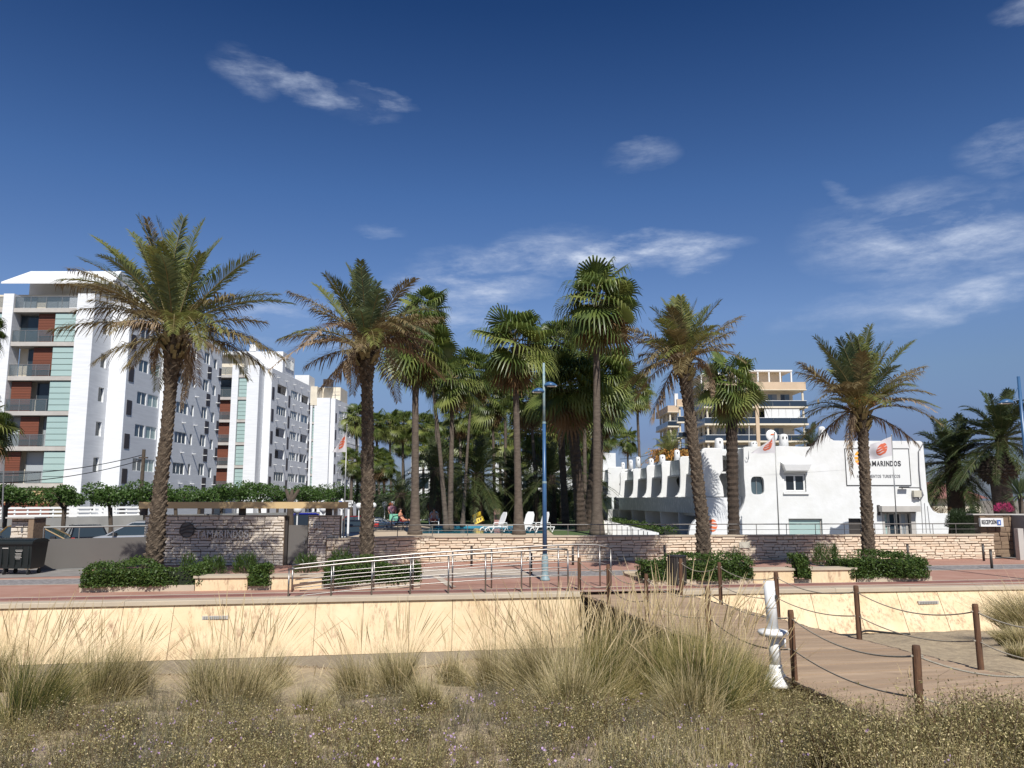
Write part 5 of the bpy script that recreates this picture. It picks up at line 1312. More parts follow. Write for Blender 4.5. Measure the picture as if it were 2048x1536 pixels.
# white rounded wall with the red-orange emblem below
a_, b_ = at(1378, 1070, 44.4), at(1431, 1036, 44.4)
ew = thing('emblem_wall', 'low white rounded wall with a red orange wave emblem behind the leaning palm', 'wall')
pr_ = [(a_.x, 0-.2), (b_.x, -.2), (b_.x, b_.z), (b_.x-.1, b_.z+.03), (a_.x+.7, b_.z+.03), (a_.x+.35, b_.z-.12), (a_.x+.1, b_.z-.45), (a_.x, b_.z-.8)]
MB().plate(pr_, [], (0, 44.4, 0), (1, 0, 0), (0, -1, 0), .35).build('wall', M['white'], ew)
lc = at(1422, 1051, 44.38); sunlogo(ew, lc.x, lc.z, .36, lambda x, z: (x, 44.39, z), [(.45, .85, M['orange']), (-.0, .34, M['orange']), (-.5, -.15, M['orange']), (-.9, -.62, M['orange'])])
for i, (q, lab) in enumerate((((1348, 1360, 899.5, 917), 'largest of the small white chimneys on the receding row, left of the leaning palm'), ((1318, 1331, 909.5, 925), 'white chimney on the row, second from the leaning palm'),
        ((1297, 1308, 917, 931), 'white chimney at the middle of the receding row'), ((1271, 1281, 913.5, 929), 'taller white chimney with a cowl towards the far end of the row'),
        ((1257, 1266, 919.5, 932), 'small white chimney near the far end of the row'), ((1242, 1250, 924.5, 936), 'smallest white chimney at the far end of the row'))):
    d = ray((q[0]+q[1])/2, 930); Xo = RX0+1.6; t = (Xo+K*RY0)/(d.x+K*d.y); chimney(*q, d.y*t, lab, 1)
# roof railing pole and hook on the white building
tag(MB().tube([at(1498, 852, WY+.5), at(1498, 915, WY-.12), at(1497, 918, WY-.15), at(1493, 918, WY-.15), at(1492, 914, WY-.15)], .018, 6).build('hooked_pole', M['metal']), 'thin hooked metal pole at the top left corner of the white building', 'pole')
# ================================================================== PALMS
random.seed(5)
def bez(p0, p1, p2, t): return p0*((1-t)**2)+p1*(2*t*(1-t))+p2*(t*t)
def frond_geo(p0, p1, p2, n=44, ll=.55, wd=.035, start=.16, droop=.25, vee=.35, rough=.12, seed=None):
    """pinnate leaf along a bezier: returns leaf verts/quads and the stalk polyline"""
    V = []; F = []; rach = [bez(p0, p1, p2, t) for t in [i/9 for i in range(10)]]
    Ltot = sum((rach[i+1]-rach[i]).length for i in range(9)); up0 = Vector((0, 0, 1))
    for i in range(n):
        t = start+(1-start)*(i/(n-1)); c = bez(p0, p1, p2, t); d = (bez(p0, p1, p2, min(1, t+.02))-bez(p0, p1, p2, t-.02)).normalized()
        s = d.cross(up0)
        if s.length < .15: s = d.cross(Vector((random.uniform(-.1, .1), 1, 0)))
        s.normalize(); nn = s.cross(d).normalized()
        q = (t-start)/(1-start); prof = min(1, .35+q*3.2)*(1-.62*max(0, q-.55)/.45)
        for sg in (-1, 1):
            if random.random() < .04: continue
            fwd = .55+.75*q+random.uniform(-rough, rough)
            dr = (s*sg*1.0+d*fwd+nn*(vee+random.uniform(-rough, rough)*1.6)).normalized()
            l = ll*prof*random.uniform(.82, 1.1)
            w = wd*(.7+.3*prof); side = dr.cross(nn+s*sg*.3).normalized()*w*.5
            a = c; m = c+dr*l*.55; e = c+dr*l+Vector((0, 0, -1))*l*droop*random.uniform(.5, 1.5)
            m = m+Vector((0, 0, -1))*l*droop*.22
            b = len(V); V += [a-side*.5, a+side*.5, m+side, m-side, e+side*.12, e-side*.12]; F += [(b, b+1, b+2, b+3), (b+3, b+2, b+4, b+5)]
    return V, F, rach
def rach_tube(rach, r0): m = MB(); m.tube(rach, [r0*(1-.85*i/(len(rach)-1)) for i in range(len(rach))], 5); return m
def frond_obj(parent, p0, p1, p2, key, **k):
    r0 = k.pop('r0', .03)
    V, F, ra = frond_geo(Vector(p0), Vector(p1), Vector(p2), **k)
    if not V: return
    me = npmesh('frond', V, F, M[key]); o = link('frond', me, parent)
    # stalk shares the leaf object: add as second material through a joined mesh
    m = rach_tube(ra, r0); bm = bmesh.new(); bm.from_mesh(me); n0 = len(bm.verts)
    vs = [bm.verts.new(v) for v in m.v]
    for f in m.f:
        try: q = bm.faces.new([vs[i] for i in f]); q.material_index = 1
        except ValueError: pass
    me.materials.append(M['rachis'] if 'dead' not in key else M['fronddead']); bm.to_mesh(me); bm.free()
    return o
def date_trunk(parent, pts, radii, scale_h=.21, nper=7):
    """trunk with rows of overlapping leaf-base scars"""
    P = [Vector(p) for p in pts]; seg = [0]
    for i in range(1, len(P)): seg.append(seg[-1]+(P[i]-P[i-1]).length)
    Lt = seg[-1]; step = .045; n = int(Lt/step); ring = []; rad = []
    zz = np.array([p.z for p in P]); 
    for i in range(n+1):
        s = Lt*i/n; ring.append(Vector([float(np.interp(s, seg, [p[k] for p in P])) for k in range(3)])); rad.append(float(np.interp(s, seg, radii)))
    # smooth the centre line
    for _ in range(12): ring = [ring[0]]+[(ring[i-1]+ring[i]*2+ring[i+1])/4 for i in range(1, n)]+[ring[-1]]
    rnd = [[random.random() for _ in range(nper)] for _ in range(n)]
    def mod(i, j):
        u_ = i*step/.30; w_ = j/32*6; fp = (u_+w_) % 1; fq = (u_-w_) % 1; k_ = rnd[int(u_+w_) % n][int(u_-w_) % nper]
        return .87+.40*(fp*fq)**.75*(.65+.7*k_)+.03*random.random()
    def mod_old(i, j):
        s = i*step/scale_h; row = int(s); f = s-row; a = j/32*nper+(.5 if row % 2 else 0); cell = int(a) % nper; g = a-int(a)
        arch = 1-abs(g-.5)*2
        lift = f*(.12+.88*arch)*(1.0 if f < .84 else (1-f)/.16)
        return .86+.36*lift*(.7+.6*rnd[row % n][cell])+.03*random.random()
    m = MB().tube(ring, rad, 32, True, mod); return m.build('trunk', M['bark'], parent)
def pxpath(pts, Y): return [at(x, y, Y) for x, y in pts]
def main_palm(lab, Y, trunk, radii, org, tips, crown_r, seed, dry=()):
    random.seed(seed); base = at(*trunk[0], Y); root = thing('date_palm', lab, 'palm tree')
    radii = [r*.74 for r in radii[:-2]]+[r*.8 for r in radii[-2:]]
    tp = pxpath(trunk, Y); tp[0].z = -.05
    date_trunk(root, tp, radii)
    O = at(*org, Y)
    # swollen crown base with cut leaf stubs
    topc = tp[-1]; m = MB()
    for k in range(56):
        a = k*2.4; h = random.uniform(-.55, .35); r = radii[-1]*(1.15+.25*(h+.5)); c = topc+Vector((math.cos(a)*r, math.sin(a)*r, h))
        d = Vector((math.cos(a)*.5, math.sin(a)*.5, random.uniform(.55, 1))).normalized(); s = Vector((-math.sin(a), math.cos(a), 0))*.05
        e = c+d*random.uniform(.18, .38); m.obox(c-s, s*2, Vector((math.cos(a), math.sin(a), 0))*-.05, e-c)
    m.build('leaf_stubs', M['rachis'], root)
    MB().sphere(O+Vector((0, 0, -.15)), radii[-1]*1.15, 12, (1, 1, 1.6)).build('crown_heart', M['bark'], root)
    for (x, y, kind) in tips:
        yo = random.uniform(-1.0, 1.0)*crown_r*.35
        p2 = at(x, y, Y+yo); p0 = O+Vector((random.uniform(-.12, .12), random.uniform(-.12, .12), random.uniform(-.25, .15)))
        ch = p2-p0; L = ch.length; up = ch.z/L
        bow = {'g': .22, 'b': .2, 'd': .2, 'h': .28, 'x': .35}[kind]
        mid = p0+ch*.5+Vector((0, 0, 1))*L*bow*(1-max(0, up)**2*.8)
        if up > .8: mid = p0+ch*.5+Vector((-math.copysign(.10, ch.x)*L, 0, .05*L))
        if kind == 'h': mid = p0+Vector((ch.x*.9, ch.y, max(.15, .1*L)+0))+Vector((math.copysign(.25, ch.x), 0, 0))
        key = {'g': random.choice(('frond', 'frondblue')), 'b': 'fronddry', 'd': 'fronddead', 'h': 'fronddead', 'x': 'fronddead'}[kind]
        nl = {'x': 20}.get(kind, int(20*L)+10); ll = {'h': .3, 'x': .22, 'd': .5}.get(kind, .74)
        frond_obj(root, p0, mid, p2, key, n=min(96, nl), ll=ll*min(1.15, .65+L*.12), wd=.040, droop={'g': .22, 'b': .5, 'd': .8, 'h': .9, 'x': .8}[kind], vee={'g': .42, 'b': .3}.get(kind, .1), rough=.12 if kind == 'g' else .28, r0=.032)
    # leaves towards and away from the camera
    nfill = 26
    for k in range(nfill):
        az = (PI/2 if k % 2 else -PI/2)+random.uniform(-.95, .95); el = random.uniform(-.15, 1.25)
        L = crown_r*random.uniform(.8, 1.05); d = Vector((math.cos(az)*math.cos(el), math.sin(az)*math.cos(el), math.sin(el)))
        p0 = O+Vector((d.x*.15, d.y*.15, random.uniform(-.2, .15))); p2 = p0+d*L-Vector((0, 0, .28*L*math.cos(el))); mid = p0+d*L*.5+Vector((0, 0, .18*L*math.cos(el)))
        key = random.choice(('frond', 'frondblue', 'frond', 'fronddry')) if el > .2 else random.choice(('fronddry', 'fronddead', 'frond'))
        frond_obj(root, p0, mid, p2, key, n=int(18*L)+8, ll=.6, wd=.038, droop=.3, r0=.03)
    # fruit stalks
    m = MB(); V = []; 
    for k in range(7):
        az = random.uniform(0, 2*PI); c = O+Vector((math.cos(az)*.35, math.sin(az)*.35-.1, random.uniform(.15, .6)))
        for q in range(26):
            d = Vector((math.cos(az)+random.gauss(0, .5), math.sin(az)+random.gauss(0, .5), random.uniform(-.6, .5))).normalized()*random.uniform(.2, .5)
            m.quad(c, c+d*.5+Vector((.012, 0, 0)), c+d+Vector((0, 0, -.06)), c+d*.5-Vector((.012, 0, 0)))
    m.build('fruit_stalks', M['fruit'], root, recalc=False)['kind'] = 'stuff'
    return root
G = lambda s, k='g': [(x, y, k) for x, y in s]
main_palm('tallest leaning date palm at left, its wide crown in front of the first apartment block', 25.6,
    [(303, 1140), (312, 1080), (322, 960), (334, 860), (341, 780), (345, 712), (346, 688)], [.42, .34, .27, .25, .245, .34, .36], (347, 662),
    G([(277, 435), (264, 467), (368, 437), (406, 445), (439, 482), (192, 477), (165, 520), (314, 440), (420, 500), (225, 500), (508, 512), (553, 589), (578, 607), (340, 470), (490, 545)])
    + G([(137, 537), (110, 567), (105, 659), (192, 721), (249, 734), (528, 644), (566, 716), (541, 744), (185, 600), (152, 620), (470, 590), (520, 690), (230, 590), (500, 610)], 'b')
    + G([(230, 645), (439, 700), (401, 632), (270, 650)], 'd')+G([(307, 746), (364, 815), (372, 790)], 'h'), 3.9, 31)
main_palm('second date palm with ragged half dry fronds, right of the grey pedestrian gate', 27.2,
    [(733, 1130), (734, 1050), (735, 950), (735, 850), (734, 770), (733, 728), (733, 706)], [.34, .29, .27, .26, .25, .34, .36], (732, 690),
    G([(695, 533), (716, 535), (651, 550), (631, 571), (755, 567), (812, 559), (705, 545), (775, 600), (826, 611), (680, 600), (668, 560), (740, 560)])
    + G([(579, 584), (628, 618), (563, 677), (612, 731), (606, 686), (881, 635), (860, 655), (835, 630)], 'b')
    + G([(640, 777), (673, 757), (861, 682), (848, 696), (870, 640), (840, 665)], 'd')+G([(698, 765), (719, 770)], 'h')+G([(822, 774)], 'x'), 3.5, 32)
main_palm('leaning date palm with a narrow V shaped crown, beside the thick fan palm', 28.6,
    [(1409, 1120), (1405, 1040), (1395, 960), (1386, 880), (1377, 810), (1371, 760), (1368, 735)], [.38, .29, .27, .25, .25, .27, .28], (1367, 722),
    G([(1306, 617), (1325, 601), (1351, 596), (1393, 603), (1440, 603), (1375, 610), (1340, 615), (1415, 615), (1360, 606), (1330, 664), (1300, 640)])
    + G([(1247, 669), (1280, 709), (1255, 655), (1482, 634), (1465, 664), (1463, 688), (1337, 712), (1395, 700)], 'b')
    + G([(1302, 838)], 'd')+G([(1425, 792)], 'h')+G([(1312, 728), (1408, 733)], 'd'), 2.5, 33)
main_palm('rightmost date palm in front of the painted sign, with hanging dead fronds', 29.8,
    [(1736, 1112), (1735, 1050), (1731, 980), (1728, 920), (1726, 870), (1724, 848), (1723, 834)], [.34, .27, .25, .24, .235, .26, .26], (1723, 820),
    G([(1631, 676), (1679, 680), (1698, 671), (1740, 654), (1782, 688), (1824, 685), (1700, 690), (1715, 675), (1762, 690), (1667, 800), (1690, 760), (1805, 759), (1782, 783), (1640, 690), (1750, 680)])
    + G([(1596, 745), (1600, 726), (1848, 733), (1840, 745), (1610, 735)], 'b')+G([(1615, 902), (1836, 888)], 'd')+G([(1704, 947), (1712, 872)], 'h'), 2.9, 34)
# ---------------- shared frond meshes for the other palms (baked by rise angle)
def canary_variants(key, tag_):
    out = []
    for el in (80, 62, 45, 28, 10, -12, -40):
        for s in range(2):
            random.seed(el*3+s+500); e = math.radians(el); d = Vector((math.cos(e), 0, math.sin(e)))
            p1 = d*.55; p2 = d*.85+Vector((.12*math.cos(e), 0, -.42*math.cos(e)**.7-.05)); 
            if el < -20: p2 = d*.9+Vector((-.1, 0, -.2))
            V, F, ra = frond_geo(Vector((0, 0, 0)), p1, p2, n=40, ll=.15, wd=.0125, droop=.2, vee=.3, start=.08)
            me = npmesh('frond', V, F, M[key]); m = rach_tube(ra, .0065); bm = bmesh.new(); bm.from_mesh(me); vs = [bm.verts.new(v) for v in m.v]
            for f in m.f:
                q = bm.faces.new([vs[i] for i in f]); q.material_index = 1
            me.materials.append(M['rachisdark']); bm.to_mesh(me); bm.free(); out.append((el, me))
    return out
CV = {k: canary_variants(k, k) for k in ('canary', 'frond')}
def inst(parent, me, O, az, sc, tilt=0.0, name='frond'):
    mw = Matrix.Translation(O) @ Matrix.Rotation(az, 4, 'Z') @ Matrix.Rotation(tilt, 4, 'X') @ Matrix.Scale(sc, 4)
    return link(name, me, parent, mw)
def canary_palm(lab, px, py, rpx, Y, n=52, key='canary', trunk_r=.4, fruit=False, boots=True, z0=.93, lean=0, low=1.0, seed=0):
    random.seed(seed+int(px)); O = at(px, py, Y); R = rpx/FPX*Y; root = thing('canary_palm', lab, 'palm tree')
    MB().tube([(O.x+lean, Y, z0-.05), (O.x+lean*.5, Y, (O.z+z0)/2), (O.x, Y, O.z)], [trunk_r*1.2, trunk_r, trunk_r], 14).build('trunk', M['fanbarkdark'], root)
    els = [e for e, _ in CV[key]]
    for k in range(n):
        f = (k+.5)/n; el = 82-f*(100+30*low)
        c = sorted(CV[key], key=lambda q: abs(q[0]-el)+random.random()*6)[0]
        inst(root, c[1], O+Vector((0, 0, -.1-.25*f)), k*2.39996+random.uniform(-.2, .2), R*random.uniform(1.0, 1.18), random.uniform(-.25, .25))
    if fruit:
        m = MB()
        for k in range(16):
            az = k*.8; c = O+Vector((math.cos(az)*.5, math.sin(az)*.5, .1))
            for q in range(60):
                d = Vector((math.cos(az)*1.2+random.gauss(0, .35), math.sin(az)*1.2+random.gauss(0, .35), random.uniform(-1.1, .2)))*random.uniform(.4, 1.3)
                m.quad(c+d*.3, c+d+Vector((.06, 0, .05)), c+d+Vector((0, 0, -.16)), c+d-Vector((.06, 0, -.02)))
        m.build('fruit_bunches', M['fruit'], root, recalc=False)['kind'] = 'stuff'
    return root, O, R
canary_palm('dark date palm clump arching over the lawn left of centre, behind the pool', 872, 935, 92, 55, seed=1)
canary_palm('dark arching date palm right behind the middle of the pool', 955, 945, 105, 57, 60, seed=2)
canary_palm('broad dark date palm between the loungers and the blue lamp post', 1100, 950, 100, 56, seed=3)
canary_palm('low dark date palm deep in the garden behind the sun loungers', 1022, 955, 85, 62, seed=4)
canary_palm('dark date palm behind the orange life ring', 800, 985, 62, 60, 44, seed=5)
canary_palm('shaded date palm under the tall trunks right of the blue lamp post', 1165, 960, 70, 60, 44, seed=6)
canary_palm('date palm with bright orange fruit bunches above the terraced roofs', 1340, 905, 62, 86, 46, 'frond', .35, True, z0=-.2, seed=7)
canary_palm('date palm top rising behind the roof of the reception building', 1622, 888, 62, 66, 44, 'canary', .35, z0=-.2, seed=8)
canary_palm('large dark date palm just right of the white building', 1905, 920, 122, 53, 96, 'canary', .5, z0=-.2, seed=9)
rt, O_, R_ = canary_palm('large date palm with a pineapple shaped trunk at the right edge', 2002, 872, 128, 50, 92, 'canary', .35, z0=-.2, low=.35, seed=10)
# pineapple crown base of cut leaf bases
pc = at(1996, 940, 50); m = MB(); m.sphere(pc, 1.15, 20, (1, 1, .78)); m.build('pineapple_core', M['fanbarkdark'], rt, smooth=True)
m = MB(); sv_ = []
for i in range(-5, 6):
    th = i*.24; nr = max(6, int(24*math.cos(th)))
    for j in range(nr):
        a = (j+(i % 2)*.5)/nr*2*PI; n_ = Vector((math.cos(a)*math.cos(th), math.sin(a)*math.cos(th), math.sin(th)*.8)); c = pc+Vector((n_.x*1.15, n_.y*1.15, n_.z*1.12))
        if a > PI: pass
        s = Vector((-math.sin(a), math.cos(a), 0))*.13; u = Vector((0, 0, .07)); b0 = len(m.v)
        sc_ = MB(); q = [c-s, c-u*1.1+n_*.13, c+s, c+u+n_*.05]; qb = [p-n_*.1 for p in q]
        sc_.v = [tuple(p) for p in q+qb]; sc_.f = [(0, 1, 2, 3), (0, 4, 5, 1), (1, 5, 6, 2), (2, 6, 7, 3), (3, 7, 4, 0)]
        b0 = len(m.v); m.v += sc_.v; m.f += [tuple(b0+k for k in f) for f in sc_.f]
m.build('leaf_bases', M['fanbark'], rt)['kind'] = 'stuff'
MB().tube([(pc.x+.3, 50, -.3), (pc.x+.2, 50, 1.5), (pc.x+.05, 50, pc.z-.4)], [.75, .6, .55], 16).build('lower_trunk', M['fanbark'], rt)
# spiky yucca and bougainvillea at the right edge
def spiky(name, lab, px, py, Y, n, L, key, z0):
    c = at(px, py, Y); root = thing(name, lab, 'plant'); m = MB()
    for k in range(n):
        az = random.uniform(0, 2*PI); el = random.uniform(-.4, 1.4); d = Vector((math.cos(az)*math.cos(el), math.sin(az)*math.cos(el), math.sin(el))); s = d.cross(Vector((0, 0, 1))).normalized()*.035
        e = c+d*L*random.uniform(.7, 1)+Vector((0, 0, -.12*L*math.cos(el))); md = c+d*L*.5
        m.quad(c, md-s, e, md+s)
    m.build('blades', M[key], root, recalc=False)['kind'] = 'stuff'; MB().tube([(c.x, Y, z0), c], .12, 8).build('stem', M['fanbark'], root)
spiky('yucca', 'spiky yucca rosette at the right edge above the reception sign', 2040, 990, 44, 220, 1.35, 'frondblue', -.1)
shrub('bougainvillea', 'bougainvillea with bright pink flowers above the reception sign wall', 2008, 1030, 42, 18, 2.55, 'pink', 700, .1, None, 'bush')
shrub('bush', 'dark red leaved bush at the foot of the large right-hand date palm', 1885, 1030, 50, 22, 2.2, 'fandry', 500, .12, None, 'bush')
shrub('bush', 'dense round dark bush between the white building and the reception sign', 1929, 1068, 41, 33, 2.25, 'shrubdark', 7000, .12, None, 'bush')
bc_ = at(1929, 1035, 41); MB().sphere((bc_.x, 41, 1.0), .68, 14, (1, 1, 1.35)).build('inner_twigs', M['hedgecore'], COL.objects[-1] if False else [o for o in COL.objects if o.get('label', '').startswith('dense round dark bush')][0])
# ---------------- fan palms
def fan_variants(key):
    out = []
    for el in (78, 55, 32, 8, -18, -45, -72):
        for s in range(2):
            random.seed(el*7+s+900); e = math.radians(el); d = Vector((math.cos(e), 0, math.sin(e))); pl = .5
            base = d*pl+Vector((0, 0, -.05*math.cos(e))); m = MB(); m.tube([(0, 0, 0), d*pl*.5+Vector((0, 0, .02)), base], .012, 4)
            # blade plane: main axis keeps falling
            e2 = e-math.radians(22 if el > -40 else 8); ax = Vector((math.cos(e2), 0, math.sin(e2))); sd = Vector((0, 1, 0)); up = sd.cross(ax)*-1
            V = []; F = []; n = 25; R = .59
            for i in range(n):
                a = math.radians(-128+256*i/(n-1)); da = math.radians(256/(n-1)*.52)
                def P(ang, r, fold=0): return base+(ax*math.cos(ang)+sd*math.sin(ang))*r+up*(fold-.10*r*(1-math.cos(ang)))+Vector((0, 0, -.12*r*r))
                rr = R*(.72+.28*math.cos(a*.6))*random.uniform(.92, 1.05)
                c0, c1 = P(a-da, .03), P(a+da, .03); m0, m1 = P(a-da, rr*.55, .012), P(a+da, rr*.55, -.012)
                t0, t1 = P(a-da*.35, rr*.85), P(a+da*.35, rr*.85); dr = random.uniform(.08, .30)*(1 if el > -50 else .5)
                tip = P(a+random.uniform(-.05, .05), rr*1.0)+Vector((0, 0, -dr)); tp = tip+sd*.004
                b = len(V); V += [c0, c1, m1, m0, t1, t0, tp, tip]; F += [(b, b+1, b+2, b+3), (b+3, b+2, b+4, b+5), (b+5, b+4, b+6, b+7)]
            me = npmesh('leaf', V, F, M[key]); bm = bmesh.new(); bm.from_mesh(me); vs = [bm.verts.new(v) for v in m.v]
            for f in m.f:
                q = bm.faces.new([vs[i] for i in f]); q.material_index = 1
            me.materials.append(M['rachis']); bm.to_mesh(me); bm.free(); out.append((el, me))
    return out
FV = {k: fan_variants(k) for k in ('fan', 'fanlight', 'fandry')}
def fan_palm(lab, px, py, rpx, Y, bx, by, tr, n=40, skirt=10, thick=False, seed=0, z0=None, light=.4, mid=None, group=None):
    random.seed(int(px*3+py)+seed); O = at(px, py, Y); b = at(bx, by, Y); R = rpx/FPX*Y; root = thing('fan_palm', lab, 'palm tree', group=group)
    zb = .9 if z0 is None else z0; b.z = zb; tr *= .70 if thick else .62
    pts = [b, b.lerp(O, .07), b.lerp(O, .2), b.lerp(O, .6), O+Vector((0, 0, -.1))]; rr = [tr*2.1, tr*1.4, tr*1.08, tr*.9, tr*.8]
    if mid: q = at(*mid, Y); pts = [b, b.lerp(q, .12), q, q.lerp(O, .5), O]
    if thick: rr = [tr*1.25, tr*1.1, tr, tr, tr*1.15]
    # ringed trunk
    P = []; RR = []; nr = 60
    L_ = [0]
    for i in range(1, len(pts)): L_.append(L_[-1]+(pts[i]-pts[i-1]).length)
    for i in range(nr+1):
        s = L_[-1]*i/nr; P.append(Vector([float(np.interp(s, L_, [p[k] for p in pts])) for k in range(3)])); RR.append(float(np.interp(s, L_, rr))*(1+(.03 if i % 2 else -.02)*(2.2 if thick else 1)))
    for _ in range(4): P = [P[0]]+[(P[i-1]+P[i]*2+P[i+1])/4 for i in range(1, nr)]+[P[-1]]
    MB().tube(P, RR, 16 if Y < 60 else 8, True, (lambda i, j: 1+random.uniform(-.06, .06)) if thick else (lambda i, j: 1+random.uniform(-.02, .02))).build('trunk', M['fanbarkdark' if thick else 'fanbark'], root, smooth=not thick)
    for k in range(n):
        f = (k+.5)/n; el = 76-f*146+random.uniform(-9, 9)
        key = 'fanlight' if (random.random() < light and f > .3) else ('fandry' if f > .86 and random.random() < .55 else 'fan')
        c = sorted(FV[key], key=lambda q: abs(q[0]-el)+random.random()*8)[0]
        inst(root, c[1], O+Vector((0, 0, .25-.5*f))*1.0, k*2.39996+random.uniform(-.3, .3), R*random.uniform(.72, 1.14), random.uniform(-.55, .55), 'leaf')
    for k in range(skirt):
        c = [q for q in FV['fandry'] if q[0] < -60][k % 2]
        inst(root, c[1], O+Vector((0, 0, -.35-random.random()*.05*R)), k*2.39996, R*random.uniform(.6, .9), random.uniform(-.3, .3), 'dead_leaf')
    return root
fan_palm('tall fan palm with a straight trunk rising beside the left end of the pool', 831, 690, 84, 40.2, 830, 1067, .30, 42, 14)
fan_palm('tallest left-hand fan palm whose slim trunk leans right beside the sunbather', 851, 628, 66, 46.5, 893, 1050, .17, 34, 10, mid=(880, 905))
fan_palm('fan palm with a straight pale trunk behind the far edge of the pool', 905, 762, 62, 46.8, 900, 1050, .20, 34, 8, mid=(903, 900))
fan_palm('slim fan palm crossing behind the twin trunks at the pool', 945, 745, 56, 53, 925, 1046, .15, 40, 8)
fan_palm('fan palm with a broad drooping crown, centred above the loungers', 1030, 692, 88, 40.2, 1038, 1067, .28, 44, 14, light=.5)
fan_palm('tallest fan palm of the right group, open crown against the cloud', 1193, 602, 92, 39.6, 1194, 1067, .31, 42, 22, light=.5)
fan_palm('shaggy fan palm behind the top of the blue lamp post', 1112, 690, 62, 50, 1132, 1050, .30, 46, 12, thick=True)
fan_palm('dark trunked fan palm with a wide low crown right of the blue lamp post', 1140, 775, 84, 44.5, 1163, 1060, .42, 62, 14, thick=True)
fan_palm('fan palm with dark shaggy trunk and a crown reaching right below the tallest one', 1206, 755, 78, 47, 1176, 1060, .42, 58, 12, thick=True)
fan_palm('slender lone fan palm above the terraced roofs', 1273, 782, 40, 72, 1284, 1010, .22, 44, 14, z0=-.25)
fan_palm('thick dark trunked fan palm in front of the patio wing beside the leaning date palm', 1461, 768, 70, 41, 1467, 1067, .40, 34, 10, thick=True, z0=-.1, light=.5)
fan_palm('fan palm behind the centre trunk, crown level with the lamp heads', 1060, 800, 54, 56, 1078, 1045, .2, 42, 10)
fan_palm('light green fan palm low between the centre trunk and the blue lamp post', 1075, 865, 56, 60, 1068, 1040, .2, 44, 12, light=.55)
fan_palm('fan palm in the gap left of the centre trunk', 985, 800, 52, 60, 990, 1040, .18, 40, 10)
fan_palm('small crowned fan palm behind the tall left pair', 872, 742, 48, 60, 873, 1040, .2, 40, 10)
fan_palm('pale leaved young fan palm at the centre behind the twin trunks', 938, 880, 50, 72, 935, 1030, .2, 42, 6, light=.6)
fan_palm('fan palm rising above the pale one at the centre', 965, 850, 42, 80, 968, 1030, .2, 40, 6)
fan_palm('fan palm low at the left of the centre gap', 895, 885, 36, 84, 898, 1030, .2, 36, 6)
fan_palm('fan palm behind the lamp post, low light crown', 1128, 840, 50, 64, 1122, 1040, .2, 42, 10, light=.5)
fan_palm('fan palm squeezed between the dark shaggy trunks', 1150, 870, 42, 70, 1150, 1040, .2, 36, 8)
fan_palm('far fan palm low behind the white row, left of the slender one', 1216, 872, 30, 112, 1222, 1010, .25, 36, 8, z0=-.25, light=.4)
fan_palm('far fan palm just left of the slender lone palm', 1255, 880, 28, 114, 1256, 1010, .22, 36, 8, z0=-.25, light=.4)
GP = 'fan palms standing in a row beyond the car park'
rows = [(712, 835, 36, 84, 718, 'far row fan palm nearest the flagpole, taller than its neighbours'), (752, 848, 32, 90, 762, 'far row fan palm just right of the second date palm trunk'),
        (779, 852, 34, 92, 785, 'far row fan palm with a leaning thin trunk, middle of the sky gap'), (806, 850, 34, 94, 806, 'far row fan palm left of the straight pool palm'),
        (846, 852, 34, 92, 848, 'far row fan palm just right of the straight pool palm'), (868, 862, 30, 96, 868, 'far row fan palm under the slim leaning trunk')]
for (px, py, r, Y, bx, lab) in rows: fan_palm(lab, px, py, r, Y, bx, 1010, .24, 40, 8, z0=-.25, light=.5, group=GP)
rows = [(704, 925, 30, 78, 702, 'low dark fan palm between the flagpole and the date palm trunk'), (748, 918, 32, 80, 750, 'low full fan palm right of the second date palm trunk'),
        (768, 930, 30, 84, 769, 'low fan palm in front of the gap with the hills'), (805, 882, 32, 100, 812, 'second tier fan palm against the sky left of the pool palm'), (733, 940, 28, 82, 735, 'low dark fan palm behind the second date palm trunk')]
for (px, py, r, Y, bx, lab) in rows: fan_palm(lab, px, py, r, Y, bx, 1010, .26, 40, 12, z0=-.25, light=.25, group=GP)
fan_palm('fan palm mostly cut off by the left edge of the photograph', -38, 850, 72, 36, -45, 1100, .25, 44, 10, z0=0, light=.3)
fan_palm('fan palm whose leaf tips enter at the left edge above the other', -52, 660, 62, 38, -55, 1100, .2, 40, 4, z0=0)
# overhanging dead frond stalk poking out of the right group
tag(MB().tube([at(1205, 735, 46), at(1220, 700, 46), at(1228, 684, 46)], [.04, .03, .02], 5).build('dry_stalk', M['fronddead']), 'bare dry palm stalk sticking out above the right fan palm group', 'stalk')
for px, py, r, Y, bx, lab in ((1010, 760, 40, 66, 1012, 'slender fan palm just behind the left of the centred one'), (920, 830, 40, 70, 922, 'slender fan palm between the twin trunks and the gap'), (1088, 775, 40, 68, 1092, 'slender fan palm directly behind the blue lamp heads'), (1168, 700, 46, 58, 1170, 'slender fan palm just left of the tallest right one'), (1000, 880, 44, 76, 1002, 'fan palm filling the gap right of the pale young one'), (1032, 905, 40, 84, 1030, 'low fan palm right behind the centre trunk'), (1098, 900, 44, 78, 1097, 'low fan palm left of the dark shaggy trunks'),
        (1180, 880, 44, 80, 1181, 'fan palm behind the tall right trunk'), (1160, 920, 40, 90, 1160, 'lowest fan palm between the dark trunks'), (868, 895, 40, 88, 870, 'low fan palm behind the slim leaning trunk'), (1205, 830, 46, 64, 1200, 'fan palm just right of the tall right trunk')):
    fan_palm(lab, px, py, r, Y, bx, 1030, .22, 34, 10, light=.35)
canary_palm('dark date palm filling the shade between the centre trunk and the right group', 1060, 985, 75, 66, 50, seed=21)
canary_palm('dark date palm behind the twin trunks at the far pool edge', 905, 985, 80, 66, 54, seed=22)
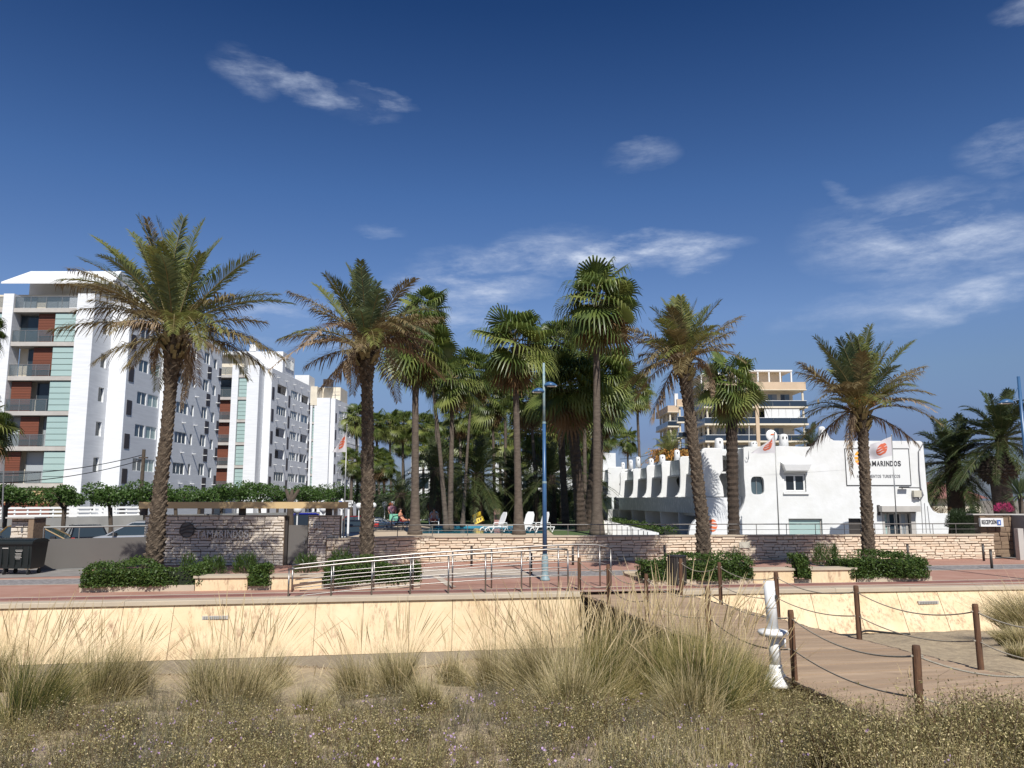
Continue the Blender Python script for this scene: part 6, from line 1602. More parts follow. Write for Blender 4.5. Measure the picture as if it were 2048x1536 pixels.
canary_palm('dark date palm in deep shade behind the tall right trunk', 1185, 995, 62, 70, 44, seed=23)
# ---------------- pollarded street trees
def ptree(lab, px, Y, pyt, pyb, rpx, n, trunk=True, seed=0, key='leaf', z0=0, flat=1.0):
    random.seed(seed+px); rg = np.random.default_rng(px+5); c = at(px, (pyt+pyb)/2, Y); R = rpx/FPX*Y; H = (pyb-pyt)/FPX*Y/2
    root = thing('street_tree', lab, 'tree', group='pollarded trees along the car park')
    rpx *= 1.22; n = int(n*1.3); R = rpx/FPX*Y; k = 7; cs = np.array([[c.x+rg.uniform(-.7, .7)*R, Y+rg.uniform(-.7, .7)*R, c.z+rg.uniform(-.45, .5)*H] for _ in range(k)]+[[c.x, Y, c.z]])
    idx = rg.integers(0, k+1, n); v = rg.normal(size=(n, 3)); v /= np.linalg.norm(v, axis=1)[:, None]
    rr = rg.uniform(.5, 1.05, n)[:, None]**.6*rg.uniform(.75, 1.1, (k+1))[idx][:, None]
    pos = cs[idx]+v*rr*np.array([R*.55, R*.55, H*.62])
    Vv, Ff = scatter(LEAF[0], LEAF[1], pos, randrot(n, .4), rg.uniform(.10, .22, n)*(Y/45)**.5)
    o = link('crown', npmesh('crown', Vv, Ff, M[key]), root); o['kind'] = 'stuff'
    if trunk:
        m = MB(); b = Vector((c.x+rg.uniform(-.15, .15), Y, z0-.05)); f = Vector((c.x, Y, c.z-H*.95)); r_ = .11
        m.tube([b, b.lerp(f, .5)+Vector((.05, 0, 0)), f], [r_*1.4, r_, r_*1.05], 9)
        for q in range(5):
            a = q*1.3+px; e = cs[q % k]; mdl = Vector(((f.x+e[0])/2+.1*math.cos(a), (Y+e[1])/2, (f.z+e[2])/2+.15)); m.tube([f-Vector((0, 0, .1)), mdl, Vector(e)], [r_*.7, r_*.5, r_*.25], 6)
        m.build('trunk', M['treebark'], root)
rows = [(14, 42.5, 962, 1014, 48, 2600, 'leftmost street tree, crown cut by the left edge'), (131, 43.6, 968, 1016, 36, 2000, 'street tree with a forked trunk in the middle of the left car park fence'),
        (222, 45, 964, 1016, 44, 2400, 'street tree left of the leaning palm trunk, above the white car'), (292, 47.5, 962, 1010, 36, 2000, 'street tree just left of the leaning palm trunk'),
        (352, 51, 968, 1010, 32, 1600, 'street tree right of the leaning palm trunk'), (400, 55, 972, 1010, 28, 1500, 'street tree behind the round wave emblem'),
        (444, 59, 966, 1012, 30, 1500, 'street tree above the first metal letters'), (482, 63, 970, 1010, 26, 1400, 'street tree above the last metal letters'),
        (520, 66, 962, 1008, 30, 1500, 'street tree with a bushy top left of the grey gate'), (556, 70, 972, 1010, 26, 1300, 'street tree above the blue car'),
        (596, 73, 968, 1010, 30, 1500, 'street tree above the canopy beam, over the grey gate'), (632, 76, 974, 1010, 26, 1200, 'street tree above the house number wall'),
        (662, 80, 966, 1008, 28, 1300, 'street tree above the right end of the canopy beam'), (704, 84, 968, 1012, 28, 1300, 'street tree behind the arrow sign'),
        (738, 88, 966, 1012, 26, 1200, 'street tree behind the second date palm trunk'), (770, 92, 968, 1014, 28, 1300, 'street tree right of the second date palm trunk'), (802, 96, 968, 1014, 26, 1200, 'last street tree of the row, beside the straight pool palm')]
for (px, Y, a, b, r, n, lab) in rows: ptree(lab, px, Y, a, b, r, n)
tn = at(581, 1018, 38); o = thing('tree_trunk', 'grey brown tree trunk seen in the opening above the grey gate', 'tree trunk', (tn.x, 38, 0))
MB().tube([(0, 0, 0), (.02, 0, 1.2), (-.02, 0, 2.6)], [.2, .17, .15], 10).build('stem', M['treebark'], o)
for k in range(3): MB().tube([(-.02, 0, 2.5), (.3*(k-1), .2, 3.1)], [.12, .07], 7).build('branch', M['treebark'], o)
# dark garden shrubs closing the view under the palms
for i, (x0, x1, Y, zt, n, lab) in enumerate(((-14, -5, 74, 3.0, 3800, 'dark garden hedge at the back of the lawn, left part behind the pool'), (-5, 3.2, 70, 3.3, 3800, 'dark garden hedge at the back of the lawn, middle part'), (3.4, 8.6, 76, 3.4, 2600, 'dark garden hedge at the back of the lawn, right part by the terraces'))):
    yhedge(lab, x0, Y, x1, Y+.1, .9, zt, 1.6, 'shrubdark', n, 'garden_hedge')
# ================================================================== STREET FURNITURE AND SMALL THINGS
random.seed(77)
# ---- steel handrails
def handrail(lab, dy, P, postpx, third=(.30, .52, .74)):
    """P: (px, py) of the top rail from left to right; posts are px positions"""
    r = thing('handrail', lab, 'railing'); top = []
    for px, py in P:
        X = at(px, 1150, 23).x
        for _ in range(4): Y_ = Yw(X)+dy; X = at(px, py, Y_).x
        top.append(at(px, py, Y_))
    xs_ = [p.x for p in top]
    # fine top line
    def zt(X): return float(np.interp(X, xs_, [p.z for p in top]))
    L_ = np.linspace(xs_[0], xs_[-1], 40)
    MB().tube([(x, Yw(x)+dy, zt(x)) for x in L_], .027, 12).build('top_rail', M['steel'], r, smooth=True)
    for dz in (.30, .52, .74):
        q = [(x, Yw(x)+dy, zt(x)-dz) for x in L_[1:] if zt(x)-dz > -.02]
        if len(q) > 2: MB().tube(q, .0125, 8).build('lower_rail', M['steel'], r, smooth=True)
    for px in postpx:
        X = at(px, 1150, 23).x
        for _ in range(4): X = at(px, 1150, Yw(X)+dy).x
        MB().tube([(X, Yw(X)+dy, -.06), (X, Yw(X)+dy, zt(X)-.03)], .024, 12).build('post', M['steel'], r, smooth=True)
        MB().tube([(X, Yw(X)+dy, zt(X)-.045), (X, Yw(X)+dy, zt(X)-.02)], .012, 6).build('rail_bracket', M['steel'], r)
    return r
handrail('nearer stainless steel handrail along the sea wall, rising towards the boardwalk', .55, [(576, 1139), (700, 1126), (820, 1116), (960, 1107), (1060, 1101), (1110, 1098), (1135, 1099)], (578, 663, 744, 821, 897, 971, 1043, 1136))
handrail('farther stainless steel handrail, longer, ending at the top of the boardwalk', 1.75, [(583, 1131), (700, 1119), (830, 1108), (960, 1099), (1080, 1092), (1150, 1089), (1198, 1090), (1224, 1097)], (585, 667, 748, 826, 905, 983, 1060, 1117, 1157, 1200, 1222))
# ---- bollards
for px, pt, pb, lab in ((943, 1093, 1132, 'dark metal bollard on the far pavement left of the blue lamp post'), (1062, 1106, 1148, 'dark metal bollard behind the handrails just left of the blue lamp post'),
        (1146, 1093, 1130, 'dark metal bollard on the far pavement right of the blue lamp post'), (1330, 1090, 1127, 'dark metal bollard behind the hedge near the litter bin'),
        (1671, 1090, 1127, 'dark metal bollard beside the feathery light green shrub'), (1817, 1088, 1123, 'dark metal bollard behind the hedge right of the rightmost palm trunk'),
        (1968, 1087, 1122, 'farther dark metal bollard of the pair at the right edge'), (1984, 1099, 1137, 'nearer dark metal bollard of the pair at the right edge')):
    b = atz(px, pb, 0); t = at(px, pt, b.y); o = thing('bollard', lab, 'bollard', (b.x, b.y, 0), 0, 'dark metal bollards beside the road')
    h = t.z; MB().tube([(0, 0, -.02), (0, 0, h-.03)], .05, 12).build('tube', M['darkmetal'], o, smooth=True)
    MB().lathe((0, 0, h-.03), [(.055, 0), (.055, .02), (.03, .035)], 12).build('cap', M['darkmetal'], o)
    MB().tube([(0, 0, h-.14), (0, 0, h-.11)], .052, 12).build('ring', M['metal'], o)
# ---- blue lamp post
def lamp_head(parent, c, dirx, L_, tilt=0):
    m = MB(); V = []; n = 14; R = 8
    for i in range(n+1):
        t = i/n; wx_ = math.sin(PI*min(1, .06+t*.94))**.7
        for j in range(R+1):
            a = PI*j/R; V.append((c.x+dirx*(t-.1)*L_, c.y+math.cos(a)*.17*wx_, c.z+math.sin(a)*.17*wx_*(1-.25*t)+tilt*t))
    for i in range(n):
        for j in range(R):
            a = i*(R+1)+j; m.f.append((a, a+1, a+R+2, a+R+1))
        m.f.append((i*(R+1), (i+1)*(R+1), (i+1)*(R+1)+R, i*(R+1)+R))
    m.v = V; o = m.build('lamp_shade', M['bluepaint'], parent, smooth=True)
    b = MB(); b.box(c.x+min(dirx*.15, dirx*.8)*L_ if dirx > 0 else c.x-.8*L_, c.x+.8*L_ if dirx > 0 else c.x-.15*L_, c.y-.09, c.y+.09, c.z-.02, c.z-.002); b.build('lens', M['globe'], o)
lb = atz(1090, 1161, 0); lp = thing('street_lamp', 'tall blue street lamp with two heads behind the steel handrails', 'street lamp', (lb.x, lb.y, 0))
ztop = at(1085, 726, lb.y).z
MB().lathe((0, 0, 0), [(.17, 0), (.17, .05), (.12, .12), (.11, .3), (.115, .5), (.105, .75), (.085, .82)], 16).build('base', M['teal'], lp, smooth=True)
MB().tube([(0, 0, .8), (0, 0, 3.2), (0, 0, 3.22), (0, 0, 5.2)], [.078, .070, .062, .055], 14).build('pole', M['bluepaint'], lp, smooth=True)
MB().tube([(0, 0, 5.2), (0, 0, ztop)], [.048, .040], 12).build('upper_pole', M['teal'], lp, smooth=True)
for z in (.82, 3.2, 5.2): MB().tube([(0, 0, z-.03), (0, 0, z+.04)], .088 if z < 1 else .078 if z < 4 else .062, 14).build('collar', M['teal'], lp)
h1 = at(1088, 771, lb.y); h2 = at(1084, 783, lb.y)
lamp_head(lp, Vector((.05, 0, h1.z-.02)), 1, .47); lamp_head(lp, Vector((-.03, 0, h2.z-.02)), -1, .44)
MB().tube([(0, 0, h1.z), (.12, 0, h1.z+.01)], .03, 8).build('arm', M['bluepaint'], lp); MB().tube([(0, 0, h2.z), (-.2, 0, h2.z+.0)], .03, 8).build('arm', M['bluepaint'], lp)
lb = Vector((at(2049, 900, 27).x+.02, 27, 0)); lp = thing('street_lamp', 'blue street lamp whose arm reaches in from the right edge', 'street lamp', (lb.x, 27, 0))
zt2 = at(2047, 753, 27).z
MB().tube([(0, 0, -.02), (0, 0, .9)], .11, 14).build('base', M['teal'], lp); MB().tube([(0, 0, .9), (0, 0, zt2)], [.08, .05], 14).build('pole', M['bluepaint'], lp, smooth=True)
ha = at(2022, 803, 27); hz = ha.z; MB().tube([(0, 0, at(2047, 798, 27).z), (ha.x-lb.x, 0, hz)], .022, 8).build('arm', M['bluepaint'], lp)
MB().tube([(0, 0, at(2046, 768, 27).z), (ha.x-lb.x+.05, 0, hz+.02)], .01, 6).build('stay_rod', M['bluepaint'], lp)
lamp_head(lp, Vector((ha.x-lb.x+.02, 0, hz-.06)), -1, .52)
# ---- litter bin
b = atz(1355, 1170, 0); o = thing('litter_bin', 'black slatted litter bin at the top of the boardwalk', 'litter bin', (b.x, b.y, 0))
MB().lathe((0, 0, .02), [(.24, 0), (.25, .3), (.26, .8)], 20).build('liner', M['black'], o)
for k in range(22):
    a = 2*PI*k/22; MB().obox((math.cos(a)*.285-math.sin(a)*-.03, math.sin(a)*.285+math.cos(a)*-.03, .04), (-math.sin(a)*.055, math.cos(a)*.055, 0), (-math.cos(a)*.015, -math.sin(a)*.015, 0), (0, 0, .82)).build('slat', M['darkmetal'], o)
MB().lathe((0, 0, .86), [(.295, 0), (.30, .02), (.30, .05), (.24, .055), (.2, .02)], 20).build('rim', M['black'], o)
# ---- waste containers
def container(lab, x, y, wd):
    o = thing('waste_container', lab, 'waste bin', (x, y, 0)); h = 1.12
    V = [(-wd*.46, -.42, .22), (wd*.46, -.42, .22), (wd*.46, .42, .22), (-wd*.46, .42, .22), (-wd*.5, -.5, h), (wd*.5, -.5, h), (wd*.5, .5, h), (-wd*.5, .5, h)]
    m = MB(); m.v = V; m.f = [(3,2,1,0),(4,5,6,7),(0,1,5,4),(1,2,6,5),(2,3,7,6),(3,0,4,7)]; m.build('body', M['binplastic'], o)
    for k in range(5): MB().box(-wd*.4+k*wd*.2-.02, -wd*.4+k*wd*.2+.02, -.50, -.46, .35, 1.02).build('rib', M['binplastic'], o)
    m = MB(); n = 8
    for i in range(n+1):
        a = PI*i/n; m.v += [(-wd*.52, -math.cos(a)*.54, h+.005+.14*math.sin(a)), (wd*.52, -math.cos(a)*.54, h+.005+.14*math.sin(a))]
    for i in range(n): m.f.append((2*i, 2*i+1, 2*i+3, 2*i+2))
    m.f.append(tuple(range(0, 2*n+2, 2))); m.f.append(tuple(range(2*n+1, 0, -2))); m.build('lid', M['binplastic'], o)
    MB().box(-wd*.53, wd*.53, -.56, -.50, h-.05, h+.02).build('rim', M['binplastic'], o)
    for sx in (-1, 1):
        for sy in (-1, 1):
            MB().tube([(sx*wd*.36-.03, sy*.33, .09), (sx*wd*.36+.03, sy*.33, .09)], .09, 12).build('wheel', M['rubber'], o)
            MB().obox((sx*wd*.36-.05, sy*.33-.03, .1), (.02, 0, 0), (0, .06, 0), (.03, 0, .13)).build('wheel_fork', M['metal'], o)
    m = MB(); m.box(-wd*.38, -wd*.2, -.512, -.508, .92, .95); m.build('sticker', M['slab'], o)
    for k in range(7): MB().box(wd*.02+random.uniform(0, .04), wd*.2+random.uniform(-.05, .05), -.525, -.52, .56+k*.045+(0.03 if k > 4 else 0), .575+k*.045+(.03 if k > 4 else 0)).build('printed_line', M['slab'], o)
c1_ = at(44, 1136, 29.3); container('black wheeled waste container with small white print, in front of the limestone pier', c1_.x, 29.3, 1.18)
c1_ = at(-22, 1136, 29.5); container('black waste container cut off by the left edge', c1_.x, 29.5, 1.18)
# ---- white rail fence on a grey wall behind the car park
fw_ = thing('car_park_wall', 'grey rendered wall with white horizontal rails behind the parked cars at left', 'wall')
A_, B_ = at(-60, 1040, 48), at(292, 1030, 52); C_ = at(640, 1024, 62)
def wallseg(P, Q, zp, zq, th=.25):
    m = MB(); d = Vector((Q.x-P.x, Q.y-P.y, 0)); n_ = Vector((-d.y, d.x, 0)).normalized()*th
    m.v = [(P.x, P.y, -.05), (Q.x, Q.y, -.05), (Q.x+n_.x, Q.y+n_.y, -.05), (P.x+n_.x, P.y+n_.y, -.05), (P.x, P.y, zp), (Q.x, Q.y, zq), (Q.x+n_.x, Q.y+n_.y, zq), (P.x+n_.x, P.y+n_.y, zp)]
    m.f = [(3,2,1,0),(4,5,6,7),(0,1,5,4),(1,2,6,5),(2,3,7,6),(3,0,4,7)]; return m
wallseg(A_, B_, A_.z, B_.z).build('wall', M['concrete'], fw_); wallseg(B_, C_, B_.z+.002, C_.z).build('wall', M['concrete'], fw_)
r0, r1 = at(-60, 1019, 48.1), at(292, 1016.5, 52.1)
for k in range(4):
    a, b = r0-Vector((0, 0, .235*k)), r1-Vector((0, 0, .235*k))
    if k == 3: b = r0.lerp(r1, .6)-Vector((0, 0, .235*k))
    MB().obox(a, b-a, (0, .06, 0), (0, 0, .125)).build('rail', M['plastic'], fw_)
for k in range(14):
    q = r0.lerp(r1, (k+.3)/14); MB().box(q.x-.04, q.x+.04, q.y+.061, q.y+.12, .9, q.z+.12).build('rail_post', M['plastic'], fw_)
# ---- cars
def car(lab, x, y, rz, body, L_=4.3, H=1.48, wdt=1.76, kind='hatch', cat='car'):
    o = thing('parked_car', lab, cat, (x, y, 0), rz); hw = wdt/2
    # side outline stations: s (0 rear .. 1 front), belt height, hood/top height
    if kind == 'suv': st = [(0, .45, .95, .86), (.03, .32, 1.02, .95), (.3, .28, 1.03, 1.0), (.62, .28, 1.0, 1.0), (.75, .28, .98, .98), (.93, .3, .82, .93), (1, .42, .66, .8)]; cab = [(.02, .86), (.10, .82), (.46, .82), (.70, .88)]
    else: st = [(0, .42, .85, .84), (.03, .3, .93, .94), (.25, .26, .92, 1.0), (.6, .26, .90, 1.0), (.73, .27, .88, .98), (.93, .3, .72, .92), (1, .4, .58, .78)]; cab = [(.03, .84), (.15, .80), (.46, .80), (.72, .88)]
    m = MB(); n = 0
    for (s, zb, zt_, wf_) in st:
        X = (s-.5)*L_; h = hw*wf_
        m.v += [(X, -h*.9, zb), (X, -h, zb+.2), (X, -h, (zb+zt_)/2+.08), (X, -h*.95, zt_-.04), (X, -h*.8, zt_), (X, h*.8, zt_), (X, h*.95, zt_-.04), (X, h, (zb+zt_)/2+.08), (X, h, zb+.2), (X, h*.9, zb)]
    for i in range(len(st)-1):
        for j in range(10): a = i*10+j; b_ = i*10+(j+1) % 10; m.f.append((a, b_, b_+10, a+10))
    m.f.append(tuple(range(9, -1, -1))); a = (len(st)-1)*10; m.f.append(tuple(range(a, a+10)))
    bo = m.build('body', body, o, smooth=False); bv = bo.modifiers.new('bevel', 'BEVEL'); bv.width = .03; bv.segments = 2
    belt = st[2][2]-.01; rf = H
    m = MB(); xs_ = [(c[0]-.5)*L_ for c in cab]; ww = [hw*.86, hw*.70]
    low = [(xs_[0], belt-.02), (xs_[3], belt-.04)]; up = [(xs_[1], rf-.05), (xs_[2], rf-.04)]
    def ring(w0, z, xa_, xb_): return [(xa_, -w0, z), (xb_, -w0, z), (xb_, w0, z), (xa_, w0, z)]
    m.v = ring(hw*.88, belt-.03, xs_[0], xs_[3])+ring(hw*.68, rf-.05, xs_[1], xs_[2]); m.f = [(0,1,5,4),(1,2,6,5),(2,3,7,6),(3,0,4,7),(4,5,6,7)]
    m.build('windows', M['darkglass'], o)
    m = MB(); m.v = ring(hw*.68, rf-.055, xs_[1]-.04, xs_[2]+.06)+ring(hw*.60, rf, xs_[1]+.08, xs_[2]-.1); m.f = [(0,1,5,4),(1,2,6,5),(2,3,7,6),(3,0,4,7),(4,5,6,7)]; m.build('roof', body, o)
    for sy in (-1, 1):
        for (a_, b_) in ((0, 1), (3, 2)): MB().tube([(xs_[a_], sy*hw*.885, belt-.03), (xs_[b_], sy*hw*.685, rf-.05)], .035, 5).build('pillar', body, o)
        q = xs_[1]+(xs_[2]-xs_[1])*.42; MB().tube([(q-.05, sy*hw*.885, belt-.03), (q+.02, sy*hw*.685, rf-.05)], .03, 5).build('pillar', M['black'], o)
        if kind == 'suv': MB().tube([(xs_[1], sy*hw*.62, rf+.04), (xs_[2]-.1, sy*hw*.62, rf+.045)], .018, 5).build('roof_rail', M['metal'], o)
        for s in (.19, .81):
            X = (s-.5)*L_; wh = MB(); wh.tube([(X, sy*(hw-.18), .31), (X, sy*(hw+.01), .31)], .31, 18); w_ = wh.build('wheel', M['rubber'], o)
            MB().tube([(X, sy*(hw+.012), .31), (X, sy*(hw+.02), .31)], .19, 14).build('rim', M['metal'], w_)
        MB().box(-.5*L_-.012, -.5*L_+.2, sy*hw*.72 if sy > 0 else -hw*.87, sy*hw*.72+.13 if sy > 0 else -hw*.72, .72, .90).build('tail_light', M['red'], o)
        MB().box(.5*L_-.22, .5*L_-.015, sy*hw*.56-.12, sy*hw*.56+.12, .60, .70).build('headlight', M['plastic'], o)
        MB().box(xs_[3]-.55, xs_[3]-.35, sy*(hw+.02)-.07, sy*(hw+.02)+.07, belt-.03, belt+.10).build('wing_mirror', M['black'], o)
        for s in (.36, .56): MB().box((s-.5)*L_, (s-.5)*L_+.14, sy*(hw+.002)-.006, sy*(hw+.002)+.006, .76, .785).build('door_handle', M['metal'], o)
    MB().box(-.5*L_-.014, -.5*L_, -.26, .26, .52, .62).build('number_plate', M['signwhite'], o)
    return o
CP = lambda n, c, metal=.3: mat(n, c, .22, metal=metal, spec=.8)
M['cargold'] = CP('gold_brown_car_paint', (.24, .15, .055)); M['carwhite'] = CP('white_car_paint', (.72, .73, .74), 0); M['carsilver'] = CP('silver_car_paint', (.42, .43, .45)); M['carblack'] = CP('black_car_paint', (.012, .013, .016), .1)
M['carred'] = CP('dark_red_car_paint', (.20, .012, .012), .2); M['carblue'] = CP('deep_blue_car_paint', (.015, .02, .30), .2); M['carnavy'] = CP('navy_car_paint', (.012, .02, .035), .2)
q = at(96, 1060, 37); car('dark and gold hatchback parked just right of the limestone pier', q.x, 37, .25, M['cargold'], 4.2, 1.5)
q = at(166, 1060, 39.5); car('black estate car with a bright red tail light, parked behind the sliding gate', q.x, 39.5, 2.2, M['carblack'], 4.4, 1.46)
q = at(262, 1050, 38); car('silver white estate car with roof rails behind the sliding gate, next to the leaning palm', q.x-.1, 38.6, PI, M['carsilver'], 4.7, 1.62, 1.8, 'suv')
q = at(-8, 1060, 36); car('dark car cut off by the left edge behind the waste containers', q.x, 36, .1, M['carnavy'], 4.2, 1.45)
q = at(520, 1035, 46); car('dark red car seen through the gap above the metal letters', q.x, 46, .0, M['carred'], 4.3, 1.72, 1.76, 'suv')
q = at(620, 1040, 41.5); car('bright blue car behind the grey pedestrian gate', q.x-.2, 41.5, -PI/2+.35, M['carblue'], 4.3, 1.95, 1.8, 'suv')
q = at(706, 1045, 45); car('black car facing the camera between the flagpole and the second date palm', q.x, 45.5, -PI/2+.15, M['carblack'], 4.4, 1.5)
q = at(735, 1030, 58); car('dark red car in the background behind the globe lamps', q.x, 58, .2, M['carred'], 4.3, 1.5)
q = at(765, 1035, 56); car('dark blue car parked beyond the sun loungers, left of the sunbathers', q.x, 56, 0, M['carnavy'], 4.3, 1.45)
# ---- globe lamps
GG = 'white globe lamps round the pool garden'
for px, py, rp, lab in ((595, 1019, 9, 'white globe lamp under the canopy beam above the grey gate'), (647, 1018, 8, 'white globe lamp under the right end of the canopy beam'), (684, 1016, 7, 'white globe lamp just left of the flagpole, below the arrow sign'),
        (718, 1012, 6.6, 'white globe lamp left of the second date palm trunk'), (747, 1011, 6, 'white globe lamp right of the second date palm trunk'), (769.5, 1009, 5.6, 'white globe lamp second right of the date palm trunk'),
        (791, 1007, 5, 'white globe lamp beside the orange ball'), (807, 1007.5, 4.8, 'white globe lamp left of the straight pool palm'), (848, 1003.5, 4.4, 'white globe lamp right of the straight pool palm'), (868.5, 1002.5, 3.4, 'small far globe lamp beside the slim leaning trunk'), (916.5, 993, 3, 'far globe lamp under the dark date palms at the centre')):
    Y_ = .215*FPX/rp
    if Y_ > 100: Y_ = 100
    c = at(px, py, Y_); zb = .93 if c.x > -7.5 and Y_ > 41 else 0; o = thing('globe_lamp', lab, 'lamp', (c.x, Y_, zb), 0, GG); h = c.z-zb
    MB().sphere((0, 0, h), .215, 18).build('globe', M['globe'], o, smooth=True); MB().tube([(0, 0, -.02), (0, 0, h-.2)], .035, 8).build('pole', M['plastic'], o)
    MB().lathe((0, 0, h-.27), [(.05, 0), (.07, .03), (.09, .08)], 12).build('collar', M['plastic'], o); MB().lathe((0, 0, -.01), [(.1, 0), (.1, .03), (.05, .06)], 12).build('foot', M['plastic'], o)
# ---- flags
def flag(lab, px_b, py_b, px_t, py_t, Y, corners, zb, rp=.035):
    b = at(px_b, py_b, Y); t = at(px_t, py_t, Y); o = thing('flagpole', lab, 'flag', (b.x, Y, zb))
    tx = t.x-b.x; f0 = (b.z-zb)/(t.z-zb) if t.z > zb else 0
    tx0 = 0 if abs(px_b-px_t) < 1 else 0
    MB().tube([(0, 0, -.02), (tx, 0, t.z-zb)], [rp, rp*.7], 10).build('pole', M['metal'], o, smooth=True)
    MB().sphere((tx, 0, t.z-zb+.02), rp*1.2, 8).build('finial', M['metal'], o)
    # cloth from four corner pixels: hoist top, hoist bottom, fly bottom, fly top
    C = [at(x, y, Y)-Vector((b.x, Y, zb)) for x, y in corners]; nu, nv = 18, 12
    def cl(u, v, off=0):
        p = (C[0]*(1-u)+C[3]*u)*(1-v)+(C[1]*(1-u)+C[2]*u)*v
        return Vector((p.x, -.02+.13*math.sin(u*7+v*2)*u+.05*math.sin(v*6+u*3)*u-off, p.z+.03*math.sin(u*9)*u))
    m = MB()
    for i in range(nu+1):
        for j in range(nv+1): m.v.append(tuple(cl(i/nu, j/nv)))
    for i in range(nu):
        for j in range(nv): a = i*(nv+1)+j; m.f.append((a, a+1, a+nv+2, a+nv+1))
    fo = m.build('cloth', M['flagcloth'], o, smooth=True)
    cu, cv, R = .46, .5, .34
    for k, (a, b2_) in enumerate(((.40, .95), (-.02, .32), (-.45, -.1), (-.95, -.55))):
        mm = MB(); n = 12
        for i in range(n):
            q = []
            for (x, s) in ((-1+2*i/n, a), (-1+2*(i+1)/n, a), (-1+2*(i+1)/n, b2_), (-1+2*i/n, b2_)):
                lim = math.sqrt(max(0, 1-x*x)); z = max(-lim, min(lim, s+.09*math.sin(x*4+k))); q.append(cl(cu+x*R*.8, cv-z*R, .008))
            if (q[0]-q[3]).length+(q[1]-q[2]).length > .02: mm.quad(*q)
        mm.build('print', M['flagred'], fo, recalc=False)
    return o
flag('white flag with red wave emblem beside the entrance wall, left of the second date palm', 687.5, 1070, 694, 850, 37.5, [(693, 864), (692, 904), (663, 905), (690, 868)], 0)
flag('white flag with orange wave emblem on the left pole before the reception building', 1558, 1067, 1549, 866, 41, [(1549, 868), (1551, 906), (1502, 907), (1541, 880)], -.02)
flag('white flag with red orange wave emblem on the pole in front of the painted sign', 1794, 1067, 1783, 871, 41, [(1782, 873), (1784, 911), (1737, 921), (1741, 890)], -.02)
# ---- arrow sign
a, b = at(677, 1014, 44), at(706, 1001, 44); o = thing('direction_sign', 'white direction sign with a blue square and a black arrow, right of the canopy beam', 'sign')
MB().box(a.x, b.x, 44, 44.1, a.z, b.z).build('board', M['signwhite'], o); wd = b.x-a.x; hh = b.z-a.z
MB().box(a.x+.02, a.x+wd*.24, 43.98, 43.998, a.z+.03, b.z-.03).build('blue_square', M['signblue'], o); MB().box(a.x+wd*.1, a.x+wd*.18, 43.97, 43.979, a.z+hh*.3, a.z+hh*.7).build('white_mark', M['signwhite'], o)
x0_, zc = a.x+wd*.72, a.z+hh*.35
m = MB().box(x0_, x0_+.2, 43.985, 43.998, zc-.02, zc+.02); m.obox((x0_+.12, 43.985, zc+.10), (.04, 0, .0), (0, .012, 0), (.1, 0, -.11)); m.obox((x0_+.12, 43.985, zc-.10), (.04, 0, 0), (0, .012, 0), (.1, 0, .11)); m.build('arrow', M['ink'], o)
m = MB(); 
for k in range(9): m.box(a.x+wd*(.36+.065*k), a.x+wd*(.40+.065*k), 43.985, 43.998, a.z+hh*.72, a.z+hh*.9)
m.build('lettering', M['inklight'], o)
MB().box(a.x+.1, a.x+.2, 44.1, 44.2, 0, b.z+.1).build('sign_post', M['plastic'], o); MB().box(b.x-.3, b.x-.2, 44.11, 44.2, 0, a.z+.1).build('sign_post', M['plastic'], o)
o = thing('white_post', 'pair of short white posts below the right end of the canopy beam', 'post'); a, b = at(667, 1032, 34.4), at(674, 1014, 34.4)
MB().box(a.x, a.x+.07, 34.4, 34.5, 0, b.z).build('post_left_half', M['plastic'], o).name = 'slim_post'; MB().box(a.x+.09, b.x+.02, 34.4, 34.5, 0, b.z).build('slim_post', M['plastic'], o)
# ---- utility pole and wires
p = at(284, 960, 58); o = thing('utility_pole', 'old wooden utility pole in front of the first apartment block, left of the leaning palm', 'pole', (p.x, 58, -.29)); zt = at(285, 899, 58).z
MB().tube([(0, 0, 0), (.0, 0, zt+.29)], [.17, .12], 10).build('pole', M['treebark'], o); MB().box(-.3, .3, -.1, .1, zt-.35, zt-.25).build('crossbar', M['treebark'], o)
def wire(lab, P, Y):
    pts = []; q = [at(x, y, yy) for (x, y), yy in zip(P, Y)]
    for i in range(25):
        t = i/24; v = q[0].lerp(q[1], t); v.z -= 4*.35*t*(1-t); pts.append(v)
    tag(MB().tube(pts, .028, 4).build('wire', M['black']), lab, 'cable')
wire('upper overhead wire sagging from the utility pole to the left edge', [(284, 910), (-20, 948)], (58, 50)); wire('lower overhead wire sagging from the utility pole to the left edge', [(284, 920), (-20, 966)], (58, 50))
wire('overhead wire crossing the sky gap behind the far fan palms', [(690, 885), (830, 912)], (110, 118)); wire('overhead wire from the far palms to the fruiting date palm', [(1240, 918), (1345, 893)], (100, 100))
# thin pole at far left edge
tag(MB().tube([at(4, 1045, 33), at(8, 930, 33)], .03, 6).build('thin_pole', M['metal']), 'thin grey pole at the extreme left above the waste containers', 'pole')
# white plaque on the terrace wall
X_, Y_ = alongY(1483); z0_, z1_ = at(1483, 1096, Y_-.3).z, at(1483, 1084, Y_-.3).z
tag(MB().box(X_-.2, X_+.26, Y_-.30, Y_-.265, z0_, z1_).build('plaque', M['brownsign']), 'pale square plaque on the terrace wall behind the clipped hedge', 'plaque')
